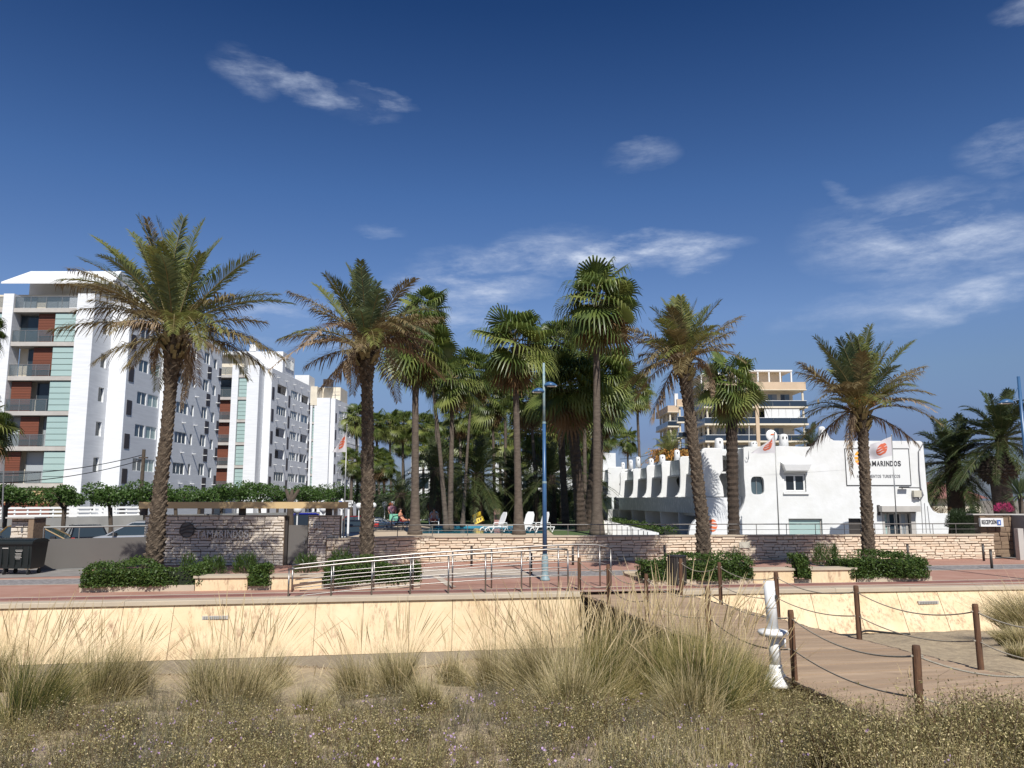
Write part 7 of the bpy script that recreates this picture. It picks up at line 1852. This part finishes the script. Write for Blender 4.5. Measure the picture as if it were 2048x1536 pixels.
# ---- sun loungers
def lounger(lab, x, y, rz, up=1, z=.93, tilt=1.05, low=False):
    o = thing('sun_lounger', lab, 'sun lounger', (x, y, z), rz, 'white plastic sun loungers by the pool')
    h = .32
    m = MB()
    for sy in (-.29, .29): m.tube([(-.62, sy, h-.02), (.1, sy, h), (.66, sy, h), (.86, sy, h-.08), (.9, sy, .12)], .028, 6)
    m.build('frame', M['plastic'], o)
    for k in range(9): MB().box(-.1+k*.09, -.03+k*.09, -.28, .28, h+.0, h+.025).build('slat', M['plastic'], o)
    bk = MB(); c, s = math.cos(tilt), math.sin(tilt); pr = [(-.27, 0), (.27, 0), (.29, .3), (.27, .62), (.17, .78), (-.17, .78), (-.27, .62), (-.29, .3)]
    bk.v = [(-.12-c*v, u, h+.02+s*v) for u, v in pr]+[(-.15-c*v, u, h+.035+s*v-.02) for u, v in pr]; n = len(pr)
    bk.f = [tuple(range(n)), tuple(range(2*n-1, n-1, -1))]+[(i, (i+1) % n, n+(i+1) % n, n+i) for i in range(n)]; bk.build('backrest', M['plastic'], o)
    for sx, dx in ((-.5, -.16), (.55, .18)):
        for sy in (-.29, .29):
            m = MB(); m.tube([(sx-dx, sy, h), (sx, sy, .04), (sx+dx, sy, h)], .028, 6); m.build('leg', M['plastic'], o)
    for sy in (-.32, .32): MB().tube([(-.4, sy, h), (-.34, sy, h+.2), (.05, sy, h+.2), (.12, sy, h)], .022, 6).build('armrest', M['plastic'], o)
    return o
def pos(px, py, z=.93): q = atz(px, py, z); return q.x, q.y
for (px, py, rz, ti, lab) in ((996, 1066, PI+.5, 1.2, 'white sun lounger with raised back at the near right corner of the pool'), (1053, 1065, PI+.9, 1.25, 'white sun lounger with raised back just right of the centre palm trunk'),
        (1082, 1066, PI+.6, 1.25, 'white sun lounger with raised back beside the blue lamp post'), (796, 1055, .15, 1.1, 'white sun lounger left of the pool under the seated sunbather with a towel'),
        (868, 1050.5, -PI/2+.1, .9, 'white sun lounger at the far pool edge under the man in red shorts'), (760, 1056, .1, .3, 'white sun lounger lying flat beside the date palm trunk')):
    x, y = pos(px, py)
    if px == 868: x, y = at(868, 1045, 52.4).x, 52.4
    lounger(lab, x, y, rz, 1, .93, ti)
# ---- people
def person(lab, x, y, z, rz, J, rad, skinm, wear=()):
    """J: joints {name:(x,y,z)}; skin modifier body, clothing pieces as children"""
    o = thing('person', lab, 'person', (x, y, z), rz)
    names = list(J); E = [('hip', 'waist'), ('waist', 'chest'), ('chest', 'neck'), ('neck', 'head0'), ('head0', 'head1'), ('chest', 'sL'), ('sL', 'eL'), ('eL', 'wL'), ('wL', 'hL'), ('chest', 'sR'), ('sR', 'eR'), ('eR', 'wR'), ('wR', 'hR'),
         ('hip', 'kL0'), ('kL0', 'kL'), ('kL', 'aL'), ('aL', 'fL'), ('hip', 'kR0'), ('kR0', 'kR'), ('kR', 'aR'), ('aR', 'fR')]
    me = bpy.data.meshes.new('body'); me.from_pydata([J[n] for n in names], [(names.index(a), names.index(b)) for a, b in E], []); me.materials.append(skinm)
    b = link('body', me, o); sk = b.modifiers.new('skin', 'SKIN'); sk.use_smooth_shade = True
    for i, n in enumerate(names): me.skin_vertices[0].data[i].radius = (rad[n] if isinstance(rad[n], tuple) else (rad[n], rad[n]))
    me.skin_vertices[0].data[names.index('hip')].use_root = True
    ss = b.modifiers.new('sub', 'SUBSURF'); ss.levels = 1; ss.render_levels = 1
    return o
RAD = dict(hip=(.15, .11), waist=(.13, .10), chest=(.17, .11), neck=.055, head0=.075, head1=.085, sL=.06, eL=.042, wL=.03, hL=.035, sR=.06, eR=.042, wR=.03, hR=.035, kL0=.085, kL=.06, aL=.04, fL=.035, kR0=.085, kR=.06, aR=.04, fR=.035)
SIT = dict(hip=(0, 0, .12), waist=(0, .06, .30), chest=(0, .10, .50), neck=(0, .10, .64), head0=(0, .08, .72), head1=(0, .06, .82), sL=(-.2, .1, .56), eL=(-.28, .05, .32), wL=(-.25, -.12, .15), hL=(-.24, -.2, .12), sR=(.2, .1, .56), eR=(.28, .05, .32), wR=(.25, -.12, .15), hR=(.24, -.2, .12),
    kL0=(-.1, -.15, .14), kL=(-.14, -.45, .16), aL=(-.15, -.82, .08), fL=(-.16, -.92, .15), kR0=(.1, -.15, .14), kR=(.14, -.45, .16), aR=(.15, -.82, .08), fR=(.16, -.92, .15))
x, y = at(868, 1045, 52.4).x, 52.3
p = person('bare chested man in red shorts on a lounger at the far pool edge', x, y+.1, .93+.27, 0, SIT, RAD, M['skin'])
MB().sphere((0, -.02, .12), .2, 12, (.9, 1.1, .62)).build('red_shorts', M['red'], p, smooth=True)
MB().tube([(-.1, -.05, .14), (-.13, -.34, .16)], [.115, .095], 10).build('shorts_leg', M['red'], p, smooth=True); MB().tube([(.1, -.05, .14), (.13, -.34, .16)], [.115, .095], 10).build('shorts_leg', M['red'], p, smooth=True)
MB().sphere((0, .085, .85), .09, 10, (1, 1, .75)).build('hair', M['hair'], p, smooth=True)
x, y = pos(803, 1053)
p = person('tanned person sitting sideways on the left lounger with a mint towel', x, y, .93+.27, PI/2-.3, SIT, {k: (tuple(q*.92 for q in v) if isinstance(v, tuple) else v*.92) for k, v in RAD.items()}, M['skin'])
MB().sphere((0, .12, .83), .1, 10, (1, 1, .85)).build('hair', M['hair'], p, smooth=True); MB().sphere((0, -.02, .10), .2, 10, (.9, 1, .6)).build('swimwear', M['red'], p, smooth=True)
STAND = dict(hip=(0, 0, .92), waist=(0, 0, 1.08), chest=(0, 0, 1.30), neck=(0, 0, 1.46), head0=(0, -.01, 1.54), head1=(0, -.01, 1.65), sL=(-.19, 0, 1.38), eL=(-.26, .0, 1.1), wL=(-.22, -.15, .95), hL=(-.2, -.22, .93), sR=(.19, 0, 1.38), eR=(.26, 0, 1.1), wR=(.22, -.15, .95), hR=(.2, -.22, .93),
    kL0=(-.1, 0, .84), kL=(-.11, -.02, .48), aL=(-.12, .02, .08), fL=(-.12, -.13, .04), kR0=(.1, 0, .84), kR=(.11, -.02, .48), aR=(.12, .02, .08), fR=(.12, -.13, .04))
x, y = at(784, 1035, 55.5).x, 55.5
p = person('person in a patterned shirt standing behind the loungers under the globe lamps', x, y, .93-.15, .3, STAND, RAD, M['skin'])
MB().lathe((0, 0, 0), [(.20, .98), (.19, 1.15), (.215, 1.32), (.17, 1.43), (.07, 1.46)], 14).build('patterned_shirt', M['floral'], p, smooth=True)
MB().lathe((0, 0, 0), [(.19, .62), (.2, .8), (.185, .99)], 12).build('dark_shorts', M['ink'], p, smooth=True); MB().sphere((0, .03, 1.69), .095, 10, (1, 1, .75)).build('hair', M['signwhite'], p, smooth=True)
for s in (-1, 1): MB().tube([(s*.19, 0, 1.38), (s*.25, 0, 1.14)], [.085, .075], 10).build('sleeve', M['floral'], p, smooth=True)
# towel, cooler, ball, life rings, toys
x, y = pos(789, 1052); tag(MB().obox((x-.3, y-.25, .93+.36), (.55, 0, 0), (0, .1, 0), (0, -.02, .42)).build('towel', M['mint']), 'mint green towel hung over the left sun lounger', 'towel')
x, y = pos(751, 1053); o = thing('cool_box', 'small red cool box with a pale lid beside the date palm trunk', 'cool box', (x, y, .93)); MB().box(-.2, .2, -.15, .15, 0, .26).build('box', M['red'], o); MB().box(-.21, .21, -.16, .16, .262, .33).build('lid', M['pinkpaint'], o)
q = at(782, 1008.5, 57); o = thing('beach_umbrella_top', 'round orange ball shape hanging between two globe lamps', 'ball', (q.x, 57, q.z)); MB().sphere((0, 0, 0), .17, 14, (1, 1, .85)).build('ball', M['orange'], o, smooth=True); MB().tube([(0, 0, -.1), (0, 0, -q.z+.93)], .02, 6).build('pole', M['metal'], o)
o.name = 'orange_ball'
for px, lab in ((863, 'orange life ring on a dark board right of the straight pool palm'), (953, 'orange life ring on a post under the dark palms at the centre')):
    Y_ = 58; c = at(px, 1012.5, Y_); o = thing('life_ring', lab, 'life ring', (c.x, Y_, .93), 0, 'life rings by the pool'); h = c.z-.93
    m = MB(); n, k = 18, 8
    for i in range(n):
        a = 2*PI*i/n
        for j in range(k): b_ = 2*PI*j/k; r_ = .24+.06*math.cos(b_); m.v.append((r_*math.cos(a), -.1+.06*math.sin(b_), h+r_*math.sin(a)))
    for i in range(n):
        for j in range(k): m.f.append((i*k+j, i*k+(j+1) % k, ((i+1) % n)*k+(j+1) % k, ((i+1) % n)*k+j))
    m.build('ring', M['ring'], o, smooth=True); MB().box(-.35, .35, -.03, .0, h-.3, h+.3).build('board', M['darkmetal'], o); MB().box(-.04, .04, 0, .06, -.02, h+.3).build('post', M['darkmetal'], o)
x, y = pos(959, 1050); o = thing('folding_sign', 'yellow plastic folding sign leaning at the far pool edge', 'sign', (x, y, .93), .3)
MB().obox((-.35, 0, .02), (.6, 0, .28), (.1, .05, 0), (-.08, .1, .3)).build('front_board', M['yellow'], o); MB().obox((-.38, .3, .38), (.5, 0, .25), (.1, .05, 0), (-.06, -.05, .28)).build('rear_board', M['yellow'], o)
for k in range(3): MB().obox((-.26+k*.16, -.04, .2+k*.07), (.05, 0, .02), (0, .02, 0), (-.03, .03, .12)).build('printed_mark', M['ink'], o)
x, y = pos(994, 1050); o = thing('pink_cabinet', 'narrow pale pink cabinet with an ochre top at the far side of the pool', 'cabinet', (x, y+.6, .93)); MB().box(-.22, .22, -.2, .2, 0, 1.0).build('cabinet_body', M['pinkpaint'], o); MB().box(-.25, .25, -.23, .23, 1.001, 1.1).build('cabinet_top', M['ochre'], o); MB().box(-.19, .19, -.225, -.2, .35, .7).build('dark_panel', M['darkpanel'], o)
x, y = pos(791, 1059); o = thing('pool_ladder', 'curved grey metal pool handrail in front of the left sun lounger', 'ladder', (x, y, .93))
for dx in (-.25, .12): MB().tube([(dx, 0, 0), (dx, 0, .55), (dx+.1, .0, .75), (dx+.35, 0, .8), (dx+.6, 0, .55), (dx+.72, 0, .0)], .028, 8).build('handle', M['gatemetal'], o, smooth=True)
x, y = pos(765, 1060.5); tag(MB().obox((x-.9, y, .935), (2.1, 0, 0), (0, .3, 0), (0, 0, .1)).build('dark_step', M['gatemetal']), 'dark grey low step at the left end of the pool terrace', 'step')
x, y = pos(868, 1050); 
# ================================================================== FOREGROUND GRASS AND SCRUB
def groundhit(px, py):
    d = ray(px, py); t = 3.0
    while t < 60:
        p = Vector((0, 0, EYE))+d*t
        if p.z < hground(p.x, p.y): break
        t += .05
    return Vector((0, 0, EYE))+d*t
def grassmat(name, stops, trans=.25, rough=.55):
    m = bpy.data.materials.new(name); m.use_nodes = True; t = m.node_tree; k = t.links; b = t.nodes['Principled BSDF']; b.inputs['Roughness'].default_value = rough
    a = t.nodes.new('ShaderNodeAttribute'); a.attribute_name = 't'; g = t.nodes.new('ShaderNodeNewGeometry')
    r = t.nodes.new('ShaderNodeValToRGB'); e = r.color_ramp.elements
    for i, (p, c) in enumerate(stops):
        q = e[i] if i < 2 else e.new(p); q.position = p; q.color = (*c, 1)
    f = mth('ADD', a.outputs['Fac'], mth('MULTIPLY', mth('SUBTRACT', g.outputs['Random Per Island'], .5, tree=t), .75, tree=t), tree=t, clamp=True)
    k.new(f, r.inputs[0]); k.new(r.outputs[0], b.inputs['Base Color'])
    tl = t.nodes.new('ShaderNodeBsdfTranslucent'); ms = t.nodes.new('ShaderNodeMixShader'); ms.inputs[0].default_value = trans
    k.new(r.outputs[0], tl.inputs[0]); k.new(b.outputs[0], ms.inputs[1]); k.new(tl.outputs[0], ms.inputs[2]); k.new(ms.outputs[0], t.nodes['Material Output'].inputs[0])
    return m
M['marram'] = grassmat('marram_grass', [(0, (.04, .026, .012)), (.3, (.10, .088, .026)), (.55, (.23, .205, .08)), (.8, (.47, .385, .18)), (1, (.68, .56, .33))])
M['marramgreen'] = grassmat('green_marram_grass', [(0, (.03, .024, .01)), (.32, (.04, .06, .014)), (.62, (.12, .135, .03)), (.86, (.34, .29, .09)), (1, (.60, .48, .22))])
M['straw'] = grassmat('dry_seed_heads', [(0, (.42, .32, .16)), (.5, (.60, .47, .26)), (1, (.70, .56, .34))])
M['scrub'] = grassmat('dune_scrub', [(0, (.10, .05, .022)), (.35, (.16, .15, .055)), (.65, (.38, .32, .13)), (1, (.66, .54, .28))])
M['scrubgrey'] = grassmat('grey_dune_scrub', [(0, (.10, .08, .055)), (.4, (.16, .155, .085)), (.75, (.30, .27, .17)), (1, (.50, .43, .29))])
def blades(cx, cy, n, R, hmin, hmax, leanx, spread, wd, ns=5, curl=.35, rg=RNG, tip=1.0, droopy=.0, t0=0.0, t1=1.0, leany=0):
    az = rg.uniform(0, 2*PI, n); r = R*np.sqrt(rg.uniform(0, 1, n)); bx = cx+r*np.cos(az); by = cy+r*np.sin(az)
    bz = np.array([hground(x, y) for x, y in zip(bx, by)])-.02
    h = (hmin+(hmax-hmin)*rg.beta(1.3, 1.7, n))*(1-.2*(r/R)**2); out = spread*(r/R)*rg.uniform(.3, 1.4, n)+rg.normal(0, .12, n)
    dx = np.cos(az)*out+leanx+rg.normal(0, .13, n); dy = np.sin(az)*out*.8+leany+rg.normal(0, .12, n)
    T = np.linspace(0, 1, ns+1); ca = curl*rg.uniform(.2, 1.6, n)
    # path: horizontal displacement grows with t^(1+curl)
    X = bx[:, None]+h[:, None]*dx[:, None]*(T[None]**(1+ca[:, None]))
    Y = by[:, None]+h[:, None]*dy[:, None]*(T[None]**(1+ca[:, None]))
    sl = np.sqrt(dx**2+dy**2)
    Z = bz[:, None]+h[:, None]*(T[None]-(.16*sl[:, None]+droopy*rg.uniform(0, 1, n)[:, None])*T[None]**3)
    fa = rg.uniform(-.9, .9, n); wx_, wy_ = np.cos(fa), np.sin(fa)
    W = wd*(1-.85*T**1.5)*.5; P = np.stack([X, Y, Z], 2)
    side = np.stack([wx_, wy_, np.zeros(n)], 1)[:, None, :]*W[None, :, None]
    V = np.stack([P-side, P+side], 2).reshape(n, -1, 3); m = (ns+1)*2
    f = np.array([[2*i, 2*i+1, 2*i+3, 2*i+2] for i in range(ns)])
    F = (f[None]+(np.arange(n)*m)[:, None, None]).reshape(-1, 4); A = np.repeat(np.tile((t0+(t1-t0)*T)[None], (n, 1)), 2, axis=1).reshape(-1)
    return V.reshape(-1, 3), F, A, P
def merge(parts):
    V, F, A = [], [], []; o = 0
    for v, f, a in parts: V.append(v); F.append(f+o); A.append(a); o += len(v)
    return np.concatenate(V), np.concatenate(F), np.concatenate(A)
def tussock(lab, px, py, hw, ytop, lean, n, key='marram', seeds=24, ytip=None, spread=.62, leany=0):
    p = groundhit(px, py); c = math.hypot(p.x, p.y); R = hw/FPX*p.y*.46; H = max(.25, at(px, ytop, p.y).z-p.z)
    subs = []; ns_ = 5
    for q in range(ns_):
        ox, oy = random.uniform(-1, 1)*R*.95, random.uniform(-.7, .7)*R; hf_ = random.uniform(.72, 1.08); fr_ = random.uniform(.5, 1.5)
        v, f, a, _ = blades(p.x+ox, p.y+oy, int(n*.9*fr_/ns_), R*random.uniform(.25, .55), H*.25*hf_, H*1.25*hf_, lean+ox/R*.22+random.uniform(-.16, .16), spread*random.uniform(.5, .95), .006, curl=.9, droopy=.14, leany=random.uniform(-.25, .25), t1=random.uniform(.8, 1.15)); subs.append((v, f, a))
    v2, f2, a2, _ = blades(p.x, p.y, n//3, R*1.3, H*.2, H*.75, lean*.6, spread*1.7, .0065, curl=.6, t0=.35, t1=1.15)
    root = thing('grass_tussock', lab, 'grass clump', group='marram grass clumps on the dune')
    v3, f3, a3, _ = blades(p.x, p.y, n//4, R*1.3, H*.15, H*.55, lean, 3.2, .006, curl=.3, t0=.5, t1=1.25, droopy=.3)
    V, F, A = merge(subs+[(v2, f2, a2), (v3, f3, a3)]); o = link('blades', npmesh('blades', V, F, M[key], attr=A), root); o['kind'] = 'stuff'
    if seeds:
        Ht = max(.3, at(px, ytip or ytop-40, p.y).z-p.z); v, f, a, P = blades(p.x, p.y, seeds, R*.9, Ht*.75, Ht*1.05, lean*1.1, spread*.7, .006, ns=7, curl=.5, t0=.5, t1=.9)
        # seed heads: fatter spindles on the last quarter
        hv, hf, ha = [], [], []; b = 0
        for i in range(seeds):
            q0, q1 = P[i, -3], P[i, -1]+(P[i, -1]-P[i, -2])*.4; d = q1-q0; s = np.array([1, .2, 0])*random.uniform(.005, .009); m1 = q0+d*.35; m2 = q0+d*.7
            for sgn in (np.array([1, 0, 0]), np.array([0, 1, 0])):
                s = sgn*random.uniform(.005, .009); hv += [q0-s*.3, q0+s*.3, m1+s, m1-s, m2+s*.7, m2-s*.7, q1+s*.1, q1-s*.1]; hf += [(b, b+1, b+2, b+3), (b+3, b+2, b+4, b+5), (b+5, b+4, b+6, b+7)]; ha += [.6]*8; b += 8
        V, F, A = merge([(v, f, a), (np.array(hv), np.array(hf), np.array(ha))]); o = link('seed_heads', npmesh('seed_heads', V, F, M['straw'], attr=A), root); o['kind'] = 'stuff'
T_ = [('leftmost grass clump with long straw stalks leaning right', 60, 1440, 120, 1260, .22, 1500, 'marramgreen', 46, 1180, .5), ('grass clump cut off by the left edge', -10, 1380, 70, 1240, .1, 700, 'marram', 14, 1190, .6),
      ('dark based grass clump second from the left', 195, 1405, 100, 1255, .02, 1400, 'marram', 30, 1200, .62), ('rounded grass clump right of the second one, half in front of the wall', 262, 1385, 70, 1275, .2, 800, 'marram', 16, 1225, .6),
      ('wide straw coloured grass clump in front of the first slotted outlet', 465, 1412, 130, 1250, .06, 2000, 'marram', 52, 1185, .62), ('thin grass clump just right of the wide straw coloured one', 540, 1380, 70, 1270, .15, 600, 'marram', 22, 1200, .7),
      ('dense spreading grass clump in the middle of the left wall', 735, 1395, 120, 1290, -.18, 1800, 'marram', 20, 1225, .62), ('upright grass clump joined to the right of the spreading one', 800, 1392, 60, 1265, .06, 1000, 'marram', 26, 1190, .5),
      ('small reddish brown grass clump between two larger ones', 912, 1372, 55, 1290, .0, 750, 'marram', 10, 1235, .6), ('grass clump with many pale stalks left of the boardwalk start', 1000, 1385, 90, 1255, -.05, 1400, 'marram', 40, 1190, .6),
      ('tall pale grass clump in front of the boardwalk start', 1100, 1405, 105, 1225, .02, 2000, 'marram', 56, 1150, .55), ('green based grass clump with straw tips, centre of the foreground', 1190, 1430, 95, 1235, .02, 1900, 'marramgreen', 56, 1160, .5),
      ('leaning pale grass clump beside the dark mass of grass', 1255, 1415, 70, 1230, .05, 1200, 'marram', 36, 1150, .5), ('largest dark grass clump in front of the boardwalk', 1345, 1420, 120, 1215, .05, 2600, 'marramgreen', 46, 1120, .5),
      ('dark spreading grass clump leaning right towards the white tap post', 1420, 1425, 100, 1235, .16, 2200, 'marramgreen', 34, 1140, .55), ('low green grass clump at the foot of the white tap post', 1510, 1420, 48, 1290, .18, 900, 'marramgreen', 14, 1220, .6),
      ('green grass tuft behind the nearest boardwalk post', 1828, 1412, 30, 1355, .05, 260, 'marramgreen', 4, 1330, .5)]
T_ = [(*t[:4], t[4]-20, *t[5:9], t[9]-22, t[10]) for t in T_]
T_ += [('tall dense grass mass hiding the left side of the boardwalk', 1300, 1400, 115, 1200, .03, 2600, 'marramgreen', 40, 1120, .5), ('dense grass mass between the largest dark clump and the white tap post', 1475, 1405, 95, 1235, .1, 2200, 'marramgreen', 26, 1150, .5),
       ('broad straw coloured grass clump filling the gap before the dark mass of grass', 1140, 1440, 95, 1250, .05, 1500, 'marram', 30, 1150, .6), ('ragged dry grass clump low in front of the largest dark clump', 1385, 1455, 85, 1300, -.05, 1200, 'marram', 16, 1230, .7),
       ('low spreading grass clump left of the small reddish brown one', 860, 1420, 80, 1330, -.1, 800, 'marram', 8, 1290, .8), ('short ragged grass clump between the wide straw clump and the spreading one', 620, 1425, 70, 1345, .1, 500, 'marram', 6, 1300, .8)]
for t in T_: tussock(t[0], *t[1:10], t[10])
for lab, X, Y_, R, H, lean, n, sd in (('large grass clump leaning left over the sea wall, right of the boardwalk', 11.0, 17.6, .42, 1.15, -.34, 2000, 40), ('grass clump at the right edge beyond the rope fence', 11.9, 16.2, .45, .9, -.2, 1600, 22), ('low dry grass clump between the rope fence posts at right', 10.1, 16.4, .4, .5, -.3, 1000, 8), ('grass clump right behind the nearest far-side rope post', 9.0, 14.6, .25, .38, .1, 500, 4)):
    root = thing('grass_tussock', lab, 'grass clump', group='marram grass clumps on the dune')
    v, f, a, _ = blades(X, Y_, n, R, H*.5, H*1.1, lean, .75, .010, curl=.5); V, F, A = v, f, a
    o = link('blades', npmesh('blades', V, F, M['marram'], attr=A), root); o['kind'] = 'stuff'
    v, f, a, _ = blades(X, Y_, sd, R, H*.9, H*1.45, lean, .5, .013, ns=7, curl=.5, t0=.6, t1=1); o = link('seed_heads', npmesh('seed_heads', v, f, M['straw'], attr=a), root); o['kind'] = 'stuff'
# low scrub: branching twigs with many tiny leaves, merged per patch
def twig_template(rg, stems=9, H=.34, leaves=34, ls=.011):
    V, F, A = [], [], []
    def quad(a, b, c, d, t): n = len(V); V.extend([a, b, c, d]); F.append((n, n+1, n+2, n+3)); A.extend([t]*4)
    for s in range(stems):
        az = rg.uniform(0, 2*PI); le = rg.uniform(.1, .75); h = H*rg.uniform(.5, 1.1)
        d = np.array([math.cos(az)*le, math.sin(az)*le, 1.0]); d /= np.linalg.norm(d); b = np.array([math.cos(az), math.sin(az), 0])*.04*rg.uniform(0, 1)
        e = b+d*h; w_ = np.array([-math.sin(az+.8), math.cos(az+.8), 0])*.0022; quad(b-w_, b+w_, e+w_*.4, e-w_*.4, .1)
        for l in range(leaves//stems*1):
            for side in range(3):
                t = rg.uniform(.25, 1.02); c = b+d*h*t; br = np.array(rg.normal(size=3)); br[2] = abs(br[2])*.6+.3; br /= np.linalg.norm(br)
                q = c+br*h*.28*rg.uniform(.3, 1); s1 = rg.normal(size=3); s1 /= np.linalg.norm(s1); s2 = np.cross(s1, br); s2 /= np.linalg.norm(s2)+1e-6
                z = ls*rg.uniform(.6, 1.3); quad(q-s1*z, q-s2*z*.45, q+s1*z, q+s2*z*.45, float(np.clip(rg.normal(.6, .25), 0, 1)))
            quad(c-w_*.5, c+w_*.5, q+w_*.3, q-w_*.3, .2)
    return np.array(V), np.array(F), np.array(A)
def scatter_t(tpls, P, rot, sc, rg):
    parts = []
    idx = rg.integers(0, len(tpls), len(P))
    for k, (tv, tf, ta) in enumerate(tpls):
        m = idx == k
        if not m.any(): continue
        a = rot[m]; n = m.sum(); c, s = np.cos(a), np.sin(a); R = np.zeros((n, 3, 3)); R[:, 0, 0] = c; R[:, 0, 1] = -s; R[:, 1, 0] = s; R[:, 1, 1] = c; R[:, 2, 2] = 1
        V, F = scatter(tv, tf, P[m], R, sc[m]); parts.append((V, F, np.tile(ta, n)))
    return merge(parts)
rg = np.random.default_rng(3)
TP = [twig_template(rg, 10, .34, 50, .0078) for _ in range(6)]; TG = [twig_template(rg, 12, .26, 36, .006) for _ in range(4)]
def patch(name, lab, n, area, tp, key, scl, dens, cat):
    P = []
    while len(P) < n:
        x, y = rg.uniform(area[0], area[1]), rg.uniform(area[2], area[3])
        if abs(x) > y*.68+.6: continue
        xl = edgeX(DL, y)
        if y > 9.5 and xl-.1 < x < edgeX(DR, y)+.12: continue
        if x > 4.5 and 9.6 >= y > 9.52-.12*(x-4.66): continue
        if x > 4.5 and 9.3 < y < 12.5: continue
        if rg.random() > dens(x, y): continue
        P.append((x, y, hground(x, y)-.01))
    P = np.array(P); V, F, A = scatter_t(tp, P, rg.uniform(0, 2*PI, len(P)), rg.uniform(*scl, len(P))*np.array([.75+.75*max(0, nz(q[0], q[1], 1.3, 9)+.35) for q in P]), rg)
    me = npmesh(name, V, F, M[key], attr=A)
    return tag(link(name, me), lab, cat, kind='stuff')
from mathutils import noise as mnoise
def nz(x, y, s=1.0, o=0): return mnoise.noise(Vector((x*s+o, y*s*1.3, o)))
dn = lambda x, y: max(0, min(1, (nz(x, y, .9)+nz(x, y, 2.3, 5)*.5+.22)*2.2))*(1 if y < 11 else max(0, (13.5-y)/2.5))
patch('dune_scrub', 'low yellowish green dune scrub covering the foreground', 1900, (-9, 9, 5.2, 13), TP, 'scrub', (.7, 1.25), dn, 'scrub')
patch('tall_scrub', 'taller yellow brown scrub in front of the boardwalk edge at the bottom right', 520, (2.6, 7.2, 6.6, 9.25), TP, 'scrub', (1.05, 1.65), lambda x, y: .3+nz(x, y, 1.5, 2)+.3, 'scrub')
dg_ = lambda x, y: max(0, min(1, (nz(x, y, .8, 3)+nz(x, y, 2.0, 8)*.5+.15)*2.0))*(1 if y < 13.5 else max(0, (16-y)/2.5))*(1 if x < 3 else .45)+.04
patch('grey_dune_scrub', 'wiry grey green dune scrub between the grass clumps', 1700, (-11, 7, 6, 16), TG, 'scrubgrey', (.7, 1.3), dg_, 'scrub')
# fine low grass stems across the foreground
parts = []
for k in range(300):
    y = rg.uniform(5.4, 14.0); x = rg.uniform(-.66, .66)*y
    if y > 9.2 and x > min(4.6, edgeX(DL, y))-.3: continue
    v, f, a, _ = blades(x, y, 42, rg.uniform(.15, .4), .12, rg.uniform(.22, .5), rg.uniform(-.1, .2), .8, .005, rg=rg); parts.append((v, f, a))
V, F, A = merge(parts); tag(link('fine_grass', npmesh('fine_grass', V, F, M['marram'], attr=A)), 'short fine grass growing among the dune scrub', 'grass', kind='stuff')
parts = []
for k in range(70):
    y = rg.uniform(5.6, 8.6); x = rg.uniform(.9, 5.2)
    if y > 8.2 and x > 4.2: continue
    v, f, a, _ = blades(x, y, 60, rg.uniform(.12, .3), .14, .48, rg.uniform(-.1, .2), .5, .0055, rg=rg, t0=.3, t1=1.1); parts.append((v, f, a))
V, F, A = merge(parts); tag(link('straw_grass', npmesh('straw_grass', V, F, M['marram'], attr=A)), 'pale straw grass in the foreground right of centre', 'grass', kind='stuff')
# lilac flowers on thin stalks
V, F, A = [], [], []; n = 0
P = []
for k in range(330):
    y = rg.uniform(6.0, 12.5); x = rg.normal(-1.6, 2.9)
    if abs(x) > .64*y or x > 3.6: continue
    if rg.random() < .5: x += .4*math.sin(x*5)
    P.append((x, y))
for (x, y) in P:
    z = hground(x, y); h = rg.uniform(.14, .36); c = np.array([x, y, z+h])
    for q in range(rg.integers(2, 7)):
        p = c+rg.normal(size=3)*np.array([.03, .03, .015]); s1 = rg.normal(size=3); s1 /= np.linalg.norm(s1); s2 = np.cross(s1, rg.normal(size=3)); s2 /= np.linalg.norm(s2)
        r_ = rg.uniform(.008, .014); V += [p-s1*r_, p-s2*r_, p+s1*r_, p+s2*r_]; F.append((n, n+1, n+2, n+3)); n += 4
tag(link('lilac_flowers', npmesh('lilac_flowers', V, F, M['lilac'])), 'small lilac flowers scattered over the dune scrub', 'flowers', kind='stuff')
# dead twigs and litter lying on the sand
rl_ = np.random.default_rng(8); n_l = 9000; yy = rl_.uniform(5.5, 17, n_l); xx = rl_.uniform(-.7, .55, n_l)*yy; ok = np.array([not (y > 9.2 and x > min(4.6, edgeX(DL, y))-.1) for x, y in zip(xx, yy)]); xx, yy = xx[ok], yy[ok]
Rz = rl_.uniform(0, 2*PI, len(xx)); Rm_ = np.zeros((len(xx), 3, 3)); Rm_[:, 0, 0] = np.cos(Rz); Rm_[:, 0, 1] = -np.sin(Rz); Rm_[:, 1, 0] = np.sin(Rz); Rm_[:, 1, 1] = np.cos(Rz); Rm_[:, 2, 2] = 1
V, F = scatter([(-.5, -.035, 0), (.5, -.02, .12), (.5, .02, .12), (-.5, .035, 0)], [(0, 1, 2, 3)], np.stack([xx, yy, [hground(x, y)+.012 for x, y in zip(xx, yy)]], 1), Rm_, rl_.uniform(.03, .16, len(xx)))
tag(link('sand_litter', npmesh('sand_litter', V, F, M['thatch'])), 'dead twigs and dry litter lying on the dune sand', 'litter', kind='stuff')
# dry leaf litter at the foot of the sea wall
V, F = scatter(LEAF[0], LEAF[1], np.array([(x, Yw(x)-batter(x)-.35+rg.normal(0, .06), hground(x, Yw(x)-batter(x)-.35)+.02) for x in rg.uniform(-12, 1.5, 1500)]), randrot(1500), rg.uniform(.02, .07, 1500))
tag(link('dry_debris', npmesh('dry_debris', V, F, M['fronddead'])), 'line of dry plant debris on the sand along the sea wall', 'debris', kind='stuff')
